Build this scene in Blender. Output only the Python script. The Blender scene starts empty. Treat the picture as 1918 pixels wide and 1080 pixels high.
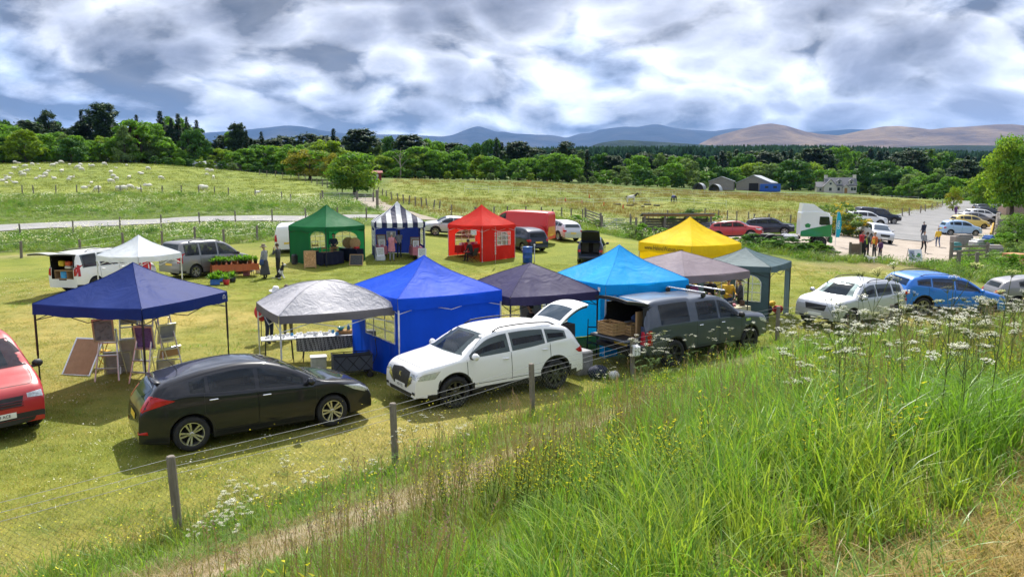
import bpy, bmesh, math, random
import numpy as np
from mathutils import Vector, Matrix, Euler
from mathutils.bvhtree import BVHTree
scn = bpy.context.scene
col = scn.collection
R = math.radians
# camera
CAMH = 4.8
FPX, CX, CY, YH = 1400.0,959.0,540.0,358.0
PITCH = math.atan((CY - YH) / FPX)
ST, CT = math.sin(PITCH), math.cos(PITCH)
camd = bpy.data.cameras.new('camera')
cam = bpy.data.objects.new('camera', camd)
col.objects.link(cam)
cam.location = (0,0, CAMH)
cam.rotation_euler = (math.pi / 2 - PITCH, 0,0)
camd.sensor_width = 36.0
camd.lens = 36.0 * FPX / 1918.0
camd.clip_start = 0.05
camd.clip_end = 60000
scn.camera = cam
# light
SUN_EL, SUN_AZ = R(50), R(4)          # azimuth measured from +Y towards +X
SUNDIR = Vector((math.sin(SUN_AZ) * math.cos(SUN_EL), math.cos(SUN_AZ) * math.cos(SUN_EL), math.sin(SUN_EL)))
sl = bpy.data.lights.new('sun', 'SUN')
sl.energy = 4.1
sl.angle = R(0.6)
sl.color = (1.0,0.955,0.88)
so = bpy.data.objects.new('sun', sl)
col.objects.link(so)
so.rotation_euler = (-SUNDIR).to_track_quat('-Z', 'Y').to_euler()
so.location = (0,0,60)
scn.view_settings.view_transform = 'Standard'
scn.view_settings.look = 'None'
scn.view_settings.gamma = 1.0
scn.view_settings.exposure = 0.96
scn.view_settings.use_curve_mapping = False
scn.cycles.use_denoising = True
scn.cycles.use_adaptive_sampling = True
scn.cycles.adaptive_threshold = 0.02
scn.cycles.max_bounces = 8
scn.cycles.diffuse_bounces = 3
scn.cycles.glossy_bounces = 3
scn.cycles.transmission_bounces = 6
scn.cycles.transparent_max_bounces = 10
scn.cycles.volume_bounces = 0
scn.cycles.sample_clamp_indirect = 6.0
class NT:
	"""small node-tree helper"""
	def __init__(self, tree):
		self.t = tree
		self.n = tree.nodes
		self.l = tree.links
	def add(self, typ, **kw):
		n = self.n.new(typ)
		for k, v in kw.items():
			setattr(n, k, v)
		return n
	def link(self, a, b):
		self.l.new(a, b)
	def setin(self, sock, v):
		if hasattr(v, 'is_linked'):
			self.link(v, sock)
		elif v is not None:
			sock.default_value = v
	def math(self, op, a, b=None, c=None, clamp=False):
		n = self.add('ShaderNodeMath', operation=op, use_clamp=clamp)
		self.setin(n.inputs[0], a)
		if b is not None: self.setin(n.inputs[1], b)
		if c is not None: self.setin(n.inputs[2], c)
		return n.outputs[0]
	def noise(self, vec, scale, detail=4, rough=0.55, lac=2.0, dist=0.0):
		n = self.add('ShaderNodeTexNoise')
		if vec is not None: self.link(vec, n.inputs['Vector'])
		n.inputs['Scale'].default_value = scale
		n.inputs['Detail'].default_value = detail
		n.inputs['Roughness'].default_value = rough
		n.inputs['Lacunarity'].default_value = lac
		n.inputs['Distortion'].default_value = dist
		return n.outputs[0]
	def ramp(self, fac, stops, interp='LINEAR'):
		n = self.add('ShaderNodeValToRGB')
		n.color_ramp.interpolation = interp
		e = n.color_ramp.elements
		while len(e) < len(stops): e.new(0.5)
		for i, (p, c) in enumerate(stops):
			e[i].position = p
			e[i].color = (*c, 1) if len(c) == 3 else c
		self.setin(n.inputs[0], fac)
		return n.outputs[0]
	def mix(self, fac, a, b, blend='MIX'):
		n = self.add('ShaderNodeMix', data_type='RGBA', blend_type=blend)
		self.setin(n.inputs[0], fac)
		for s, v in ((n.inputs[6], a),(n.inputs[7], b)):
			if hasattr(v, 'is_linked'): self.link(v, s)
			else: s.default_value = (*v, 1) if len(v) == 3 else v
		return n.outputs[2]
	def maprange(self, v, a, b, c=0.0, d=1.0, smooth=True):
		n = self.add('ShaderNodeMapRange')
		n.interpolation_type = 'SMOOTHSTEP' if smooth else 'LINEAR'
		self.setin(n.inputs[0], v)
		n.inputs[1].default_value = a; n.inputs[2].default_value = b
		n.inputs[3].default_value = c; n.inputs[4].default_value = d
		return n.outputs[0]
# world: Nishita sky under broken cumulus
world = bpy.data.worlds.new('World')
scn.world = world
world.use_nodes = True
world.cycles.sampling_method = 'MANUAL'
world.cycles.sample_map_resolution = 512
wt = NT(world.node_tree)
wt.n.clear()
SKYK = 0.11
sky = wt.add('ShaderNodeTexSky')
sky.sky_type = 'NISHITA'
sky.sun_disc = False
sky.sun_elevation = SUN_EL
sky.sun_rotation = SUN_AZ
sky.altitude = 250
sky.air_density = 1.2
sky.dust_density = 1.0
sky.ozone_density = 1.6
tc = wt.add('ShaderNodeTexCoord')
sep = wt.add('ShaderNodeSeparateXYZ')
wt.link(tc.outputs['Generated'], sep.inputs[0])
dz = wt.math('MAXIMUM', sep.outputs[2],0.0)
den = wt.math('ADD', wt.math('MULTIPLY', dz, 0.7),0.30)
def wmap(vec, loc, scale=(1,1,1)):
	m = wt.add('ShaderNodeMapping')
	wt.link(vec, m.inputs[0])
	m.inputs['Location'].default_value = loc
	m.inputs['Scale'].default_value = scale
	return m.outputs[0]
def cloudspace(dzz):
	"""direction -> cloud-deck coordinates, shrinking towards the horizon"""
	c_ = wt.add('ShaderNodeCombineXYZ')
	zz = wt.math('ADD', sep.outputs[2], dzz)
	wt.link(wt.math('DIVIDE', sep.outputs[0], den), c_.inputs[0])
	wt.link(wt.math('DIVIDE', sep.outputs[1], den), c_.inputs[1])
	wt.link(wt.math('DIVIDE', wt.math('MULTIPLY', zz, 1.35), den), c_.inputs[2])
	return c_.outputs[0]
SKO = (11.4,4.9,1.8)
def density(dzz):
	P_ = wmap(cloudspace(dzz), SKO)
	w_ = wt.add('ShaderNodeTexNoise'); w_.inputs['Scale'].default_value = 1.1; w_.inputs['Detail'].default_value = 2
	wt.link(P_, w_.inputs['Vector'])
	wa = wt.add('ShaderNodeVectorMath', operation='MULTIPLY_ADD')
	wt.link(w_.outputs['Color'], wa.inputs[0]); wa.inputs[1].default_value = (.45,.45,.45); wt.link(P_, wa.inputs[2])
	W_ = wa.outputs[0]
	b_ = wt.noise(W_, .85,2,.5)
	m_ = wt.noise(W_, 2.3,10,.64,2.05)
	def dome(sc_):
		vo = wt.add('ShaderNodeTexVoronoi', feature='F1')
		vo.inputs['Scale'].default_value = sc_; vo.inputs['Detail'].default_value = 0.0
		wt.link(W_, vo.inputs['Vector'])
		return wt.math('SUBTRACT', 1.0, wt.math('POWER', vo.outputs['Distance'],1.6))
	puff = wt.math('ADD', wt.math('MULTIPLY', dome(2.6),.70), wt.math('MULTIPLY', dome(6.5),.46))
	sm_ = wt.math('ADD', wt.math('MULTIPLY', b_, .85), wt.math('MULTIPLY', m_, .52))
	return wt.math('ADD', sm_, wt.math('MULTIPLY', puff, .46)), m_
d0, m0 = density(0.0)
d1, m1 = density(0.045)
thick = wt.maprange(d0,.82,1.28,0,1, False)
edge = wt.math('MULTIPLY', wt.math('SUBTRACT', d0, d1),2.6)
CLK = 0.60
def cc(r, g, b): return (r * CLK, g * CLK, b * CLK)
# thin cloud is bright, thick cloud shows its grey underside
body = wt.ramp(thick, [(0.0, cc(.48,.57,.76)),(0.14, cc(.46,.52,.67)),(0.30, cc(.54,.58,.69)),(0.46, cc(.62,.64,.71)),(0.62, cc(.44,.46,.53)),(0.80, cc(.28,.295,.35)),(1.0, cc(.17,.18,.22))])
lit = wt.maprange(edge, -.45,.22,.36,2.1, False)
hs_ = wt.add('ShaderNodeVectorMath', operation='SCALE'); wt.link(body, hs_.inputs[0]); wt.link(lit, hs_.inputs['Scale'])
ccol = wt.mix(1.0, hs_.outputs[0],(1.0,1.0,1.0), 'DARKEN')
# distant cloud low over the hills is seen through bluer air
hor = wt.maprange(sep.outputs[2],0.02,0.20,0.25,0.0)
ccol = wt.mix(hor, ccol, wt.mix(1.0, ccol, (0.72,0.90,1.22), 'MULTIPLY'))
cover = wt.maprange(thick, -.30,-.04)
skyc = wt.mix(1.0, sky.outputs[0],(SKYK, SKYK, SKYK), 'MULTIPLY')
fin = wt.mix(cover, skyc, ccol)
bg = wt.add('ShaderNodeBackground')
bg.inputs['Strength'].default_value = 1.0
wt.link(fin, bg.inputs['Color'])
wo = wt.add('ShaderNodeOutputWorld')
wt.link(bg.outputs[0], wo.inputs['Surface'])
# pixel geometry
def ray(x, y):
	a = (x - CX) / FPX; v_ = (y - CY) / FPX
	return Vector((a, CT - v_ * ST, -(ST + v_ * CT)))
def at(x, y, Y):
	d = ray(x, y)
	return Vector((0,0, CAMH)) + d * (Y / d.y)
def atz(x, y, z):
	d = ray(x, y)
	return Vector((0,0, CAMH)) + d * ((z - CAMH) / d.z)
# helpers
def tag(o, label=None, cat=None, group=None, kind=None):
	if label: o['label'] = label
	if cat: o['category'] = cat
	if group: o['group'] = group
	if kind: o['kind'] = kind
	return o
def empty(name, loc=(0,0,0), rz=0.0, label=None, cat=None, group=None, parent=None):
	o = bpy.data.objects.new(name, None)
	col.objects.link(o)
	o.location = loc; o.rotation_euler = (0,0, rz)
	o.empty_display_size = 0.2
	if parent: o.parent = parent
	return tag(o, label, cat, group)
def copy_tree(o, parent=None):
	c = o.copy(); col.objects.link(c)
	c.parent = parent
	for ch in list(o.children):
		copy_tree(ch, c)
	return c
def mesh_from(name, V, F, mats=None, mi=None, smooth=False):
	me = bpy.data.meshes.new(name)
	me.from_pydata([tuple(p) for p in V],[], F)
	if mats:
		for m in (mats if isinstance(mats, (list, tuple)) else [mats]):
			me.materials.append(m)
	if mi is not None:
		me.polygons.foreach_set('material_index', np.array(mi, dtype=np.int32))
	if smooth:
		me.polygons.foreach_set('use_smooth', np.ones(len(me.polygons), dtype=bool))
	me.update()
	return me
def mobj(name, me, parent=None, loc=None, rot=None):
	o = bpy.data.objects.new(name, me)
	col.objects.link(o)
	if parent: o.parent = parent
	if loc is not None: o.location = loc
	if rot is not None: o.rotation_euler = rot
	return o
class MB:
	"""collects shapes into one mesh"""
	def __init__(self):
		self.V = []; self.F = []; self.M = []; self.m = 0
		self.X = Matrix.Identity(4)
	def _add(self, vs, fs):
		n = len(self.V)
		self.V += [self.X @ Vector(p) for p in vs]
		self.F += [tuple(i + n for i in f) for f in fs]
		self.M += [self.m] * len(fs)
		return self
	def box(self, x0, x1, y0, y1, z0, z1):
		vs = [(x0, y0, z0),(x1, y0, z0),(x1, y1, z0),(x0, y1, z0),(x0, y0, z1),(x1, y0, z1),(x1, y1, z1),(x0, y1, z1)]
		return self._add(vs, [(3,2,1,0),(4,5,6,7),(0,1,5,4),(1,2,6,5),(2,3,7,6),(3,0,4,7)])
	def cbox(self, c, s, rz=0.0, ry=0.0, rx=0.0):
		old = self.X
		self.X = old @ Matrix.Translation(c) @ Euler((rx, ry, rz)).to_matrix().to_4x4()
		self.box(-s[0] / 2, s[0] / 2,-s[1] / 2, s[1] / 2,-s[2] / 2, s[2] / 2)
		self.X = old
		return self
	def rbox(self, c, s, b=0.02, rz=0.0, ry=0.0, rx=0.0):
		"""box with chamfered edges"""
		old = self.X
		self.X = old @ Matrix.Translation(c) @ Euler((rx, ry, rz)).to_matrix().to_4x4()
		hx, hy, hz = s[0] / 2, s[1] / 2, s[2] / 2
		b = min(b, hx * .9, hy * .9, hz * .9)
		vs = []; fs = []
		def ringpts(z, ins):
			return [(-hx + ins + b * 0,-hy + b, z),(-hx + b, -hy + ins, z),(hx - b, -hy + ins, z),(hx - ins, -hy + b, z),(hx - ins, hy - b, z),(hx - b, hy - ins, z),(-hx + b, hy - ins, z),(-hx + ins, hy - b, z)]
		for z, ins in ((-hz, b),(-hz + b, 0),(hz - b, 0),(hz, b)):
			vs += ringpts(z, ins)
		for k in range(3):
			for i in range(8):
				j = (i + 1) % 8
				fs.append((k * 8 + i, k * 8 + j, k * 8 + 8 + j, k * 8 + 8 + i))
		fs.append(tuple(range(7,-1,-1))); fs.append(tuple(range(24,32)))
		self._add(vs, fs)
		self.X = old
		return self
	def tube(self, pts, r, n=8, cap=True):
		pts = [Vector(p) for p in pts]
		rs = r if isinstance(r, (list, tuple)) else [r] * len(pts)
		vs = []; fs = []
		prev = None
		for i, p in enumerate(pts):
			if i == 0: d = pts[1] - pts[0]
			elif i == len(pts) - 1: d = pts[-1] - pts[-2]
			else: d = pts[i + 1] - pts[i - 1]
			d.normalize()
			if prev is None:
				a = Vector((0,0,1)) if abs(d.z) < .9 else Vector((1,0,0))
				s = d.cross(a).normalized()
			else:
				s = (prev - d * prev.dot(d))
				if s.length < 1e-6: s = d.orthogonal()
				s.normalize()
			prev = s
			t = d.cross(s)
			for k in range(n):
				an = 2 * math.pi * k / n
				vs.append(p + (s * math.cos(an) + t * math.sin(an)) * rs[i])
		for i in range(len(pts) - 1):
			for k in range(n):
				k2 = (k + 1) % n
				fs.append((i * n + k, i * n + k2,(i + 1) * n + k2,(i + 1) * n + k))
		if cap:
			fs.append(tuple(range(n - 1,-1,-1)))
			fs.append(tuple(range((len(pts) - 1) * n, len(pts) * n)))
		return self._add(vs, fs)
	def lathe(self, prof, n=16, axis='Z', cap=False):
		"""prof = [(radius, height)]"""
		vs = []; fs = []
		for r, h in prof:
			for k in range(n):
				an = 2 * math.pi * k / n
				c, s = r * math.cos(an), r * math.sin(an)
				vs.append((c, s, h) if axis == 'Z' else ((c, h, s) if axis == 'Y' else (h, c, s)))
		m = len(prof)
		for i in range(m - 1):
			for k in range(n):
				k2 = (k + 1) % n
				fs.append((i * n + k, i * n + k2,(i + 1) * n + k2,(i + 1) * n + k))
		if cap:
			fs.append(tuple(range(n - 1,-1,-1))); fs.append(tuple(range((m - 1) * n, m * n)))
		return self._add(vs, fs)
	def prism(self, poly, h0, h1, axis='Z'):
		"""extruded polygon (2D points) along axis"""
		n = len(poly)
		def P(p, h):
			return (p[0], p[1], h) if axis == 'Z' else ((p[0], h, p[1]) if axis == 'Y' else (h, p[0], p[1]))
		vs = [P(p, h0) for p in poly] + [P(p, h1) for p in poly]
		fs = [tuple(range(n - 1,-1,-1)), tuple(range(n, 2 * n))]
		for i in range(n):
			j = (i + 1) % n
			fs.append((i, j, n + j, n + i))
		return self._add(vs, fs)
	def quad(self, a, b, c, d):
		return self._add([a, b, c, d],[(0,1,2,3)])
	def tri(self, a, b, c):
		return self._add([a, b, c],[(0,1,2)])
	def sheet(self, f, nu, nv):
		"""grid of f(u,v), u,v in 0..1"""
		vs = [f(i / nu, j / nv) for j in range(nv + 1) for i in range(nu + 1)]
		fs = [(j * (nu + 1) + i, j * (nu + 1) + i + 1,(j + 1) * (nu + 1) + i + 1,(j + 1) * (nu + 1) + i) for j in range(nv) for i in range(nu)]
		return self._add(vs, fs)
	def ball(self, c, r, nu=10, nv=7):
		rx, ry, rz = r if isinstance(r, (tuple, list)) else (r, r, r)
		prof = [(max(math.sin(math.pi * i / nv),1e-4),-math.cos(math.pi * i / nv)) for i in range(nv + 1)]
		old = self.X
		self.X = old @ Matrix.Translation(c) @ Matrix.Diagonal((rx, ry, rz, 1))
		self.lathe(prof, nu)
		self.X = old
		return self
	def mesh(self, name, mats, smooth=False):
		return mesh_from(name, self.V, self.F, mats, self.M if isinstance(mats, (list, tuple)) else None, smooth)
	def build(self, name, mats, parent=None, smooth=False, loc=None, rot=None):
		return mobj(name, self.mesh(name, mats, smooth), parent, loc, rot)
# materials
MATS = {}
def newmat(name):
	m = bpy.data.materials.new(name)
	m.use_nodes = True
	nt = NT(m.node_tree)
	nt.n.clear()
	out = nt.add('ShaderNodeOutputMaterial')
	return m, nt, out
def bsdf(nt, color, rough=0.6, metal=0.0, spec=0.5):
	p = nt.add('ShaderNodeBsdfPrincipled')
	nt.setin(p.inputs['Base Color'],(*color, 1) if isinstance(color, (tuple, list)) and len(color) == 3 else color)
	nt.setin(p.inputs['Roughness'], rough)
	p.inputs['Metallic'].default_value = metal
	p.inputs['Specular IOR Level'].default_value = spec
	return p
def objcoord(nt):
	return nt.add('ShaderNodeTexCoord').outputs['Object']
def plain(name, color, rough=0.6, metal=0.0, spec=0.5, var=0.25, scale=6.0, bump=0.0, bscale=40.0, emit=0):
	"""principled with mottled colour variation and fine relief"""
	if name in MATS: return MATS[name]
	m, nt, out = newmat(name)
	oc = objcoord(nt)
	n = nt.noise(oc, scale, 5,0.6)
	lo = tuple(max(c * (1 - var),0) for c in color); hi = tuple(min(c * (1 + var),1) for c in color)
	c = nt.ramp(n, [(0.3, lo),(0.7, hi)])
	r = nt.maprange(nt.noise(oc, scale * 2.3,3),0.3,0.7, max(rough - .08,.02), min(rough + .08,1))
	p = bsdf(nt, c, r, metal, spec)
	if bump:
		b = nt.add('ShaderNodeBump'); b.inputs['Strength'].default_value = bump; b.inputs['Distance'].default_value = 0.01
		nt.link(nt.noise(oc, bscale, 4), b.inputs['Height']); nt.link(b.outputs[0], p.inputs['Normal'])
	nt.link(p.outputs[0], out.inputs[0])
	MATS[name] = m
	return m
def fabric(name, color, trans=0.35, rough=0.62, var=0.07, fold=0.30, shine=0.14):
	"""tent cloth: creased, partly translucent, slightly shiny"""
	if name in MATS: return MATS[name]
	m, nt, out = newmat(name)
	oc = objcoord(nt)
	n = nt.noise(oc, 1.4,4,0.6)
	lo = tuple(c * (1 - var) for c in color); hi = tuple(min(c * (1 + var),1) for c in color)
	c = nt.ramp(n, [(0.3, lo),(0.7, hi)])
	p = bsdf(nt, c, rough, 0, shine)
	mp = nt.add('ShaderNodeMapping'); nt.link(oc, mp.inputs[0]); mp.inputs['Scale'].default_value = (1,1,.55)
	h = nt.math('ADD', nt.noise(mp.outputs[0],1.7,3,.5,2,1.2), nt.math('MULTIPLY', nt.noise(mp.outputs[0],6,3,.5,2,.8),.12))
	b = nt.add('ShaderNodeBump'); b.inputs['Strength'].default_value = fold; b.inputs['Distance'].default_value = 0.12
	nt.link(h, b.inputs['Height']); nt.link(b.outputs[0], p.inputs['Normal'])
	tr = nt.add('ShaderNodeBsdfTranslucent'); nt.link(c, tr.inputs[0])
	mx = nt.add('ShaderNodeMixShader'); mx.inputs[0].default_value = trans
	nt.link(p.outputs[0], mx.inputs[1]); nt.link(tr.outputs[0], mx.inputs[2])
	nt.link(mx.outputs[0], out.inputs[0])
	MATS[name] = m
	return m
def leafmat(name, color, var=0.35, trans=0.45, rough=0.62, attr=False, spec=0.12):
	"""thin leaves: diffuse + light shining through; colour varies leaf by leaf"""
	if name in MATS: return MATS[name]
	m, nt, out = newmat(name)
	if attr:
		c = nt.add('ShaderNodeAttribute', attribute_name='Col').outputs['Color']
		oi = nt.add('ShaderNodeObjectInfo')
		hs = nt.add('ShaderNodeHueSaturation')
		nt.link(c, hs.inputs['Color'])
		nt.link(nt.maprange(oi.outputs['Random'],0,1,1 - var * .5,1 + var * .5, False), hs.inputs['Value'])
		c = hs.outputs[0]
	else:
		oi = nt.add('ShaderNodeObjectInfo')
		gm = nt.add('ShaderNodeNewGeometry')
		rnd = nt.math('FRACT', nt.math('ADD', oi.outputs['Random'], gm.outputs['Random Per Island']))
		lo = tuple(x * (1 - var) for x in color); hi = tuple(min(x * (1 + var),1) for x in color)
		c = nt.ramp(rnd, [(0.0, lo),(0.5, color),(1.0, hi)])
	p = bsdf(nt, c, rough, 0, spec)
	tr = nt.add('ShaderNodeBsdfTranslucent')
	nt.link(nt.mix(1.0, c, (1.25,1.25,.55), 'MULTIPLY'), tr.inputs[0])
	mx = nt.add('ShaderNodeMixShader'); mx.inputs[0].default_value = trans
	nt.link(p.outputs[0], mx.inputs[1]); nt.link(tr.outputs[0], mx.inputs[2])
	nt.link(mx.outputs[0], out.inputs[0])
	MATS[name] = m
	return m
def carpaint(name, color, metal=0.0, coat=1.0, rough=0.35):
	if name in MATS: return MATS[name]
	m, nt, out = newmat(name)
	oc = objcoord(nt)
	dust = nt.maprange(nt.noise(oc, 2.2,6,.65),.45,.8,0,.05)
	c = nt.mix(dust, color, tuple(min(x * .8 + .05,1) for x in color))
	lum = sum(color) / 3
	p = bsdf(nt, c, nt.math('ADD', nt.math('MULTIPLY', dust, .8), rough), metal, .5 if lum > .05 else .15)
	p.inputs['Coat Weight'].default_value = coat * (.6 if lum > .05 else .85)
	p.inputs['Coat Roughness'].default_value = 0.035
	nt.link(p.outputs[0], out.inputs[0])
	MATS[name] = m
	return m
def glassmat(name, tint=(.012,.016,.02), clear=0.12):
	"""tinted car glass: dark, reflective, a little see-through"""
	if name in MATS: return MATS[name]
	m, nt, out = newmat(name)
	p = bsdf(nt, tint, .04,0,.75)
	t = nt.add('ShaderNodeBsdfTransparent'); t.inputs[0].default_value = (.55,.62,.62,1)
	mx = nt.add('ShaderNodeMixShader'); mx.inputs[0].default_value = clear
	nt.link(p.outputs[0], mx.inputs[1]); nt.link(t.outputs[0], mx.inputs[2])
	nt.link(mx.outputs[0], out.inputs[0])
	MATS[name] = m
	return m
def timber(name, color=(.22,.19,.15), var=.4):
	if name in MATS: return MATS[name]
	m, nt, out = newmat(name)
	oc = objcoord(nt)
	mp = nt.add('ShaderNodeMapping'); nt.link(oc, mp.inputs[0]); mp.inputs['Scale'].default_value = (14,14,1.2)
	n = nt.noise(mp.outputs[0],2.0,6,.65,2,.5)
	n2 = nt.noise(oc, 2.5,3)
	f = nt.math('ADD', nt.math('MULTIPLY', n, .7), nt.math('MULTIPLY', n2,.3))
	c = nt.ramp(f, [(.32, tuple(x * (1 - var) for x in color)),(.68, tuple(min(1, x * (1 + var)) for x in color))])
	p = bsdf(nt, c, .85,0,.2)
	b = nt.add('ShaderNodeBump'); b.inputs['Strength'].default_value = .5; b.inputs['Distance'].default_value = .01
	nt.link(n, b.inputs['Height']); nt.link(b.outputs[0], p.inputs['Normal'])
	nt.link(p.outputs[0], out.inputs[0])
	MATS[name] = m
	return m
# scatter by geometry nodes (one object = stuff)
def scatter(name, pts, rot, scl, idx, protos, label, cat, parent=None):
	coll = bpy.data.collections.new(name + '_source')
	for k, me in enumerate(protos):
		o = bpy.data.objects.new('%s_source_%02d' % (name, k), me)
		coll.objects.link(o)
	n = len(pts)
	me = bpy.data.meshes.new(name)
	me.vertices.add(n)
	me.vertices.foreach_set('co', np.asarray(pts, dtype=np.float32).ravel())
	a = me.attributes.new('rotv', 'FLOAT_VECTOR', 'POINT'); a.data.foreach_set('vector', np.asarray(rot, dtype=np.float32).ravel())
	s = np.asarray(scl, dtype=np.float32)
	if s.ndim == 1: s = np.repeat(s[:, None],3,1)
	a = me.attributes.new('sclv', 'FLOAT_VECTOR', 'POINT'); a.data.foreach_set('vector', s.ravel())
	a = me.attributes.new('idxv', 'INT', 'POINT'); a.data.foreach_set('value', np.asarray(idx, dtype=np.int32))
	o = mobj(name, me, parent)
	ng = bpy.data.node_groups.new(name + '_nodes', 'GeometryNodeTree')
	ng.interface.new_socket('Geometry', in_out='INPUT', socket_type='NodeSocketGeometry')
	ng.interface.new_socket('Geometry', in_out='OUTPUT', socket_type='NodeSocketGeometry')
	N = ng.nodes; L = ng.links
	gi = N.new('NodeGroupInput'); go = N.new('NodeGroupOutput')
	m2p = N.new('GeometryNodeMeshToPoints')
	ci = N.new('GeometryNodeCollectionInfo')
	ci.inputs['Collection'].default_value = coll
	ci.inputs['Separate Children'].default_value = True
	ci.inputs['Reset Children'].default_value = True
	ip = N.new('GeometryNodeInstanceOnPoints')
	ip.inputs['Pick Instance'].default_value = True
	def na(nm, ty):
		q = N.new('GeometryNodeInputNamedAttribute'); q.data_type = ty; q.inputs['Name'].default_value = nm
		return q.outputs['Attribute']
	L.new(gi.outputs[0], m2p.inputs['Mesh'])
	L.new(m2p.outputs[0], ip.inputs['Points'])
	L.new(ci.outputs[0], ip.inputs['Instance'])
	L.new(na('idxv', 'INT'), ip.inputs['Instance Index'])
	L.new(na('rotv', 'FLOAT_VECTOR'), ip.inputs['Rotation'])
	L.new(na('sclv', 'FLOAT_VECTOR'), ip.inputs['Scale'])
	L.new(ip.outputs[0], go.inputs[0])
	md = o.modifiers.new('scatter', 'NODES'); md.node_group = ng
	tag(o, label, cat, None, 'stuff')
	return o
# ================================================================== TERRAIN
# control points: picture column, row and distance -> height of the land there
CPX = [
	# left: field, lane, bank, sheep pasture
	(60,556,31),(200,556,31),(365,520,36.5),(160,478,50),(420,457,54),(30,470,52),
	(20,427,67),(160,420,70),(340,412,72),(560,407,74),(690,408,68),(30,404,77),(300,398,82),(60,372,92),(300,368,95),(480,372,97),
	(60,362,97),(300,361,100),(100,345,117),(300,346,118),(480,352,118),(100,322,140),(300,325,140),(60,305,168),(250,306,170),(430,319,172),(520,330,160),
	# middle: far stalls, track, hawthorns, woods
	(612,502,42),(740,488,45),(905,495,45.5),(835,441,60),(990,455,57),(880,410,80),
	(648,377,100),(665,364,116),(705,338,150),(600,335,155),(780,382,96),(800,356,130),(750,334,190),(900,337,200),(1050,341,200),(1240,352,200),
	(960,366,125),(1000,400,84),(1182,380,138),(1120,398,100),(1262,379,138),(1400,378,140),(1400,398,105),
	# right: car park, field, road
	(1450,357,228),(1570,361,270),(1350,353,235),(1650,372,200),(1500,440,68),(1370,447,66),(1280,440,82),(1650,482,50),(1729,473,62),(1500,500,42),(1420,470,50),
	(1795,441,77),(1850,402,150),(1828,376,205),(1750,395,130),(1880,380,190),(1700,410,100),(1600,400,105),(1860,480,58),(1910,450,72),
	# the land behind
	(100,330,300),(500,335,300),(900,335,320),(1300,330,450),(1600,335,450),(1800,375,330),
	(1000,303,800),(1300,298,850),(1600,298,850),(1800,308,850),(300,310,800),(700,315,800),
]
cp = []
for x, y, Y in CPX:
	p = at(x, y, Y); cp.append((p.x, p.y, p.z))
for a_, r_ in [(-60,9),(-35,10),(-10,11),(10,14),(25,20),(35,25),(60,30),(-35,20),(-20,20),(0,20),(10,26),(22,30),(-12,30),(0,34),(12,38),(60,60),(-60,25)]:
	cp.append((r_ * math.sin(R(a_)), r_ * math.cos(R(a_)),0.0 if r_ < 24 else 0.12))
for a_ in (-60,-30,0,30,60):
	for r_ in (2500,9000):
		cp.append((r_ * math.sin(R(a_)), r_ * math.cos(R(a_)),45.0))
cp += [(18.5,29,-.25),(22,31,-.3),(-80,45,2.0),(-200,115,12.0),(140,80,-0.5),(330,190,-2.0)]
cp = np.array(cp)
AMAX = R(62)
def tcoord(X, Y):
	r = np.sqrt(X * X + Y * Y)
	a = np.clip(np.arctan2(X, Y),-AMAX, AMAX)
	return np.stack([a * 2.4, np.log(np.clip(r, 7.0,9000.0))],-1)
def tps(d2):
	return 0.5 * d2 * np.log(d2 + 1e-12)
_C = tcoord(cp[:, 0], cp[:, 1])
_n = len(_C)
_K = tps(((_C[:, None] - _C[None]) ** 2).sum(-1)) + np.eye(_n) * 0.004
_P = np.concatenate([np.ones((_n, 1)), _C],1)
_A = np.block([[_K, _P],[_P.T, np.zeros((3,3))]])
_W = np.linalg.solve(_A, np.concatenate([cp[:, 2], np.zeros(3)]))
def z_base(X, Y):
	X = np.asarray(X, float); Y = np.asarray(Y, float)
	q = tcoord(X, Y).reshape(-1,2)
	out = np.empty(len(q))
	for i in range(0, len(q),20000):
		s = q[i:i + 20000]
		d2 = ((s[:, None] - _C[None]) ** 2).sum(-1)
		out[i:i + 20000] = tps(d2) @ _W[:_n] + _W[_n] + s @ _W[_n + 1:]
	out = out.reshape(X.shape)
	r = np.sqrt(X * X + Y * Y)
	k = np.clip((r - 14.0) / 14.0,0,1); k = k * k * (3 - 2 * k)
	return out * k
# the fence at the foot of the bank; the camera stands on top of the bank
FENCE = [(-40,-25.3),(-14.7,0.05),(-10.2,4.55),(-7.3,7.45),(-4.72,10.05),(-2.07,12.75),(.45,15.7),(3.06,18.5),(5.75,21.3),(8.4,23.3),(12.3,23.9),(16.2,25.2),(20,27.4),(26,32),(40,42),(70,60),(90,30),(60,-40),(-20,-60)]
_fa = np.array([math.atan2(p[0], p[1]) for p in FENCE])
_tab_a = np.linspace(-math.pi, math.pi, 721)
def _rf(a):
	best = 60.0
	d = (math.sin(a), math.cos(a))
	for i in range(len(FENCE)):
		p, q = FENCE[i], FENCE[(i + 1) % len(FENCE)]
		ex, ey = q[0] - p[0], q[1] - p[1]
		dt = d[0] * ey - d[1] * ex
		if abs(dt) < 1e-9: continue
		t = (p[0] * ey - p[1] * ex) / dt
		s = (p[0] * d[1] - p[1] * d[0]) / dt
		if t > 0 and -1e-6 <= s <= 1 + 1e-6: best = min(best, t)
	return best
_tab_r = np.array([_rf(a) for a in _tab_a])
_k = np.ones(9) / 9
_tab_r2 = np.convolve(np.concatenate([_tab_r[-5:-1], _tab_r, _tab_r[1:5]]), _k, 'valid')
def bank_t(X, Y):
	r = np.sqrt(X * X + Y * Y)
	rf = np.interp(np.arctan2(X, Y), _tab_a, _tab_r2)
	return (r - 1.6) / np.maximum(rf - 1.6,.5), r, rf
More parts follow.
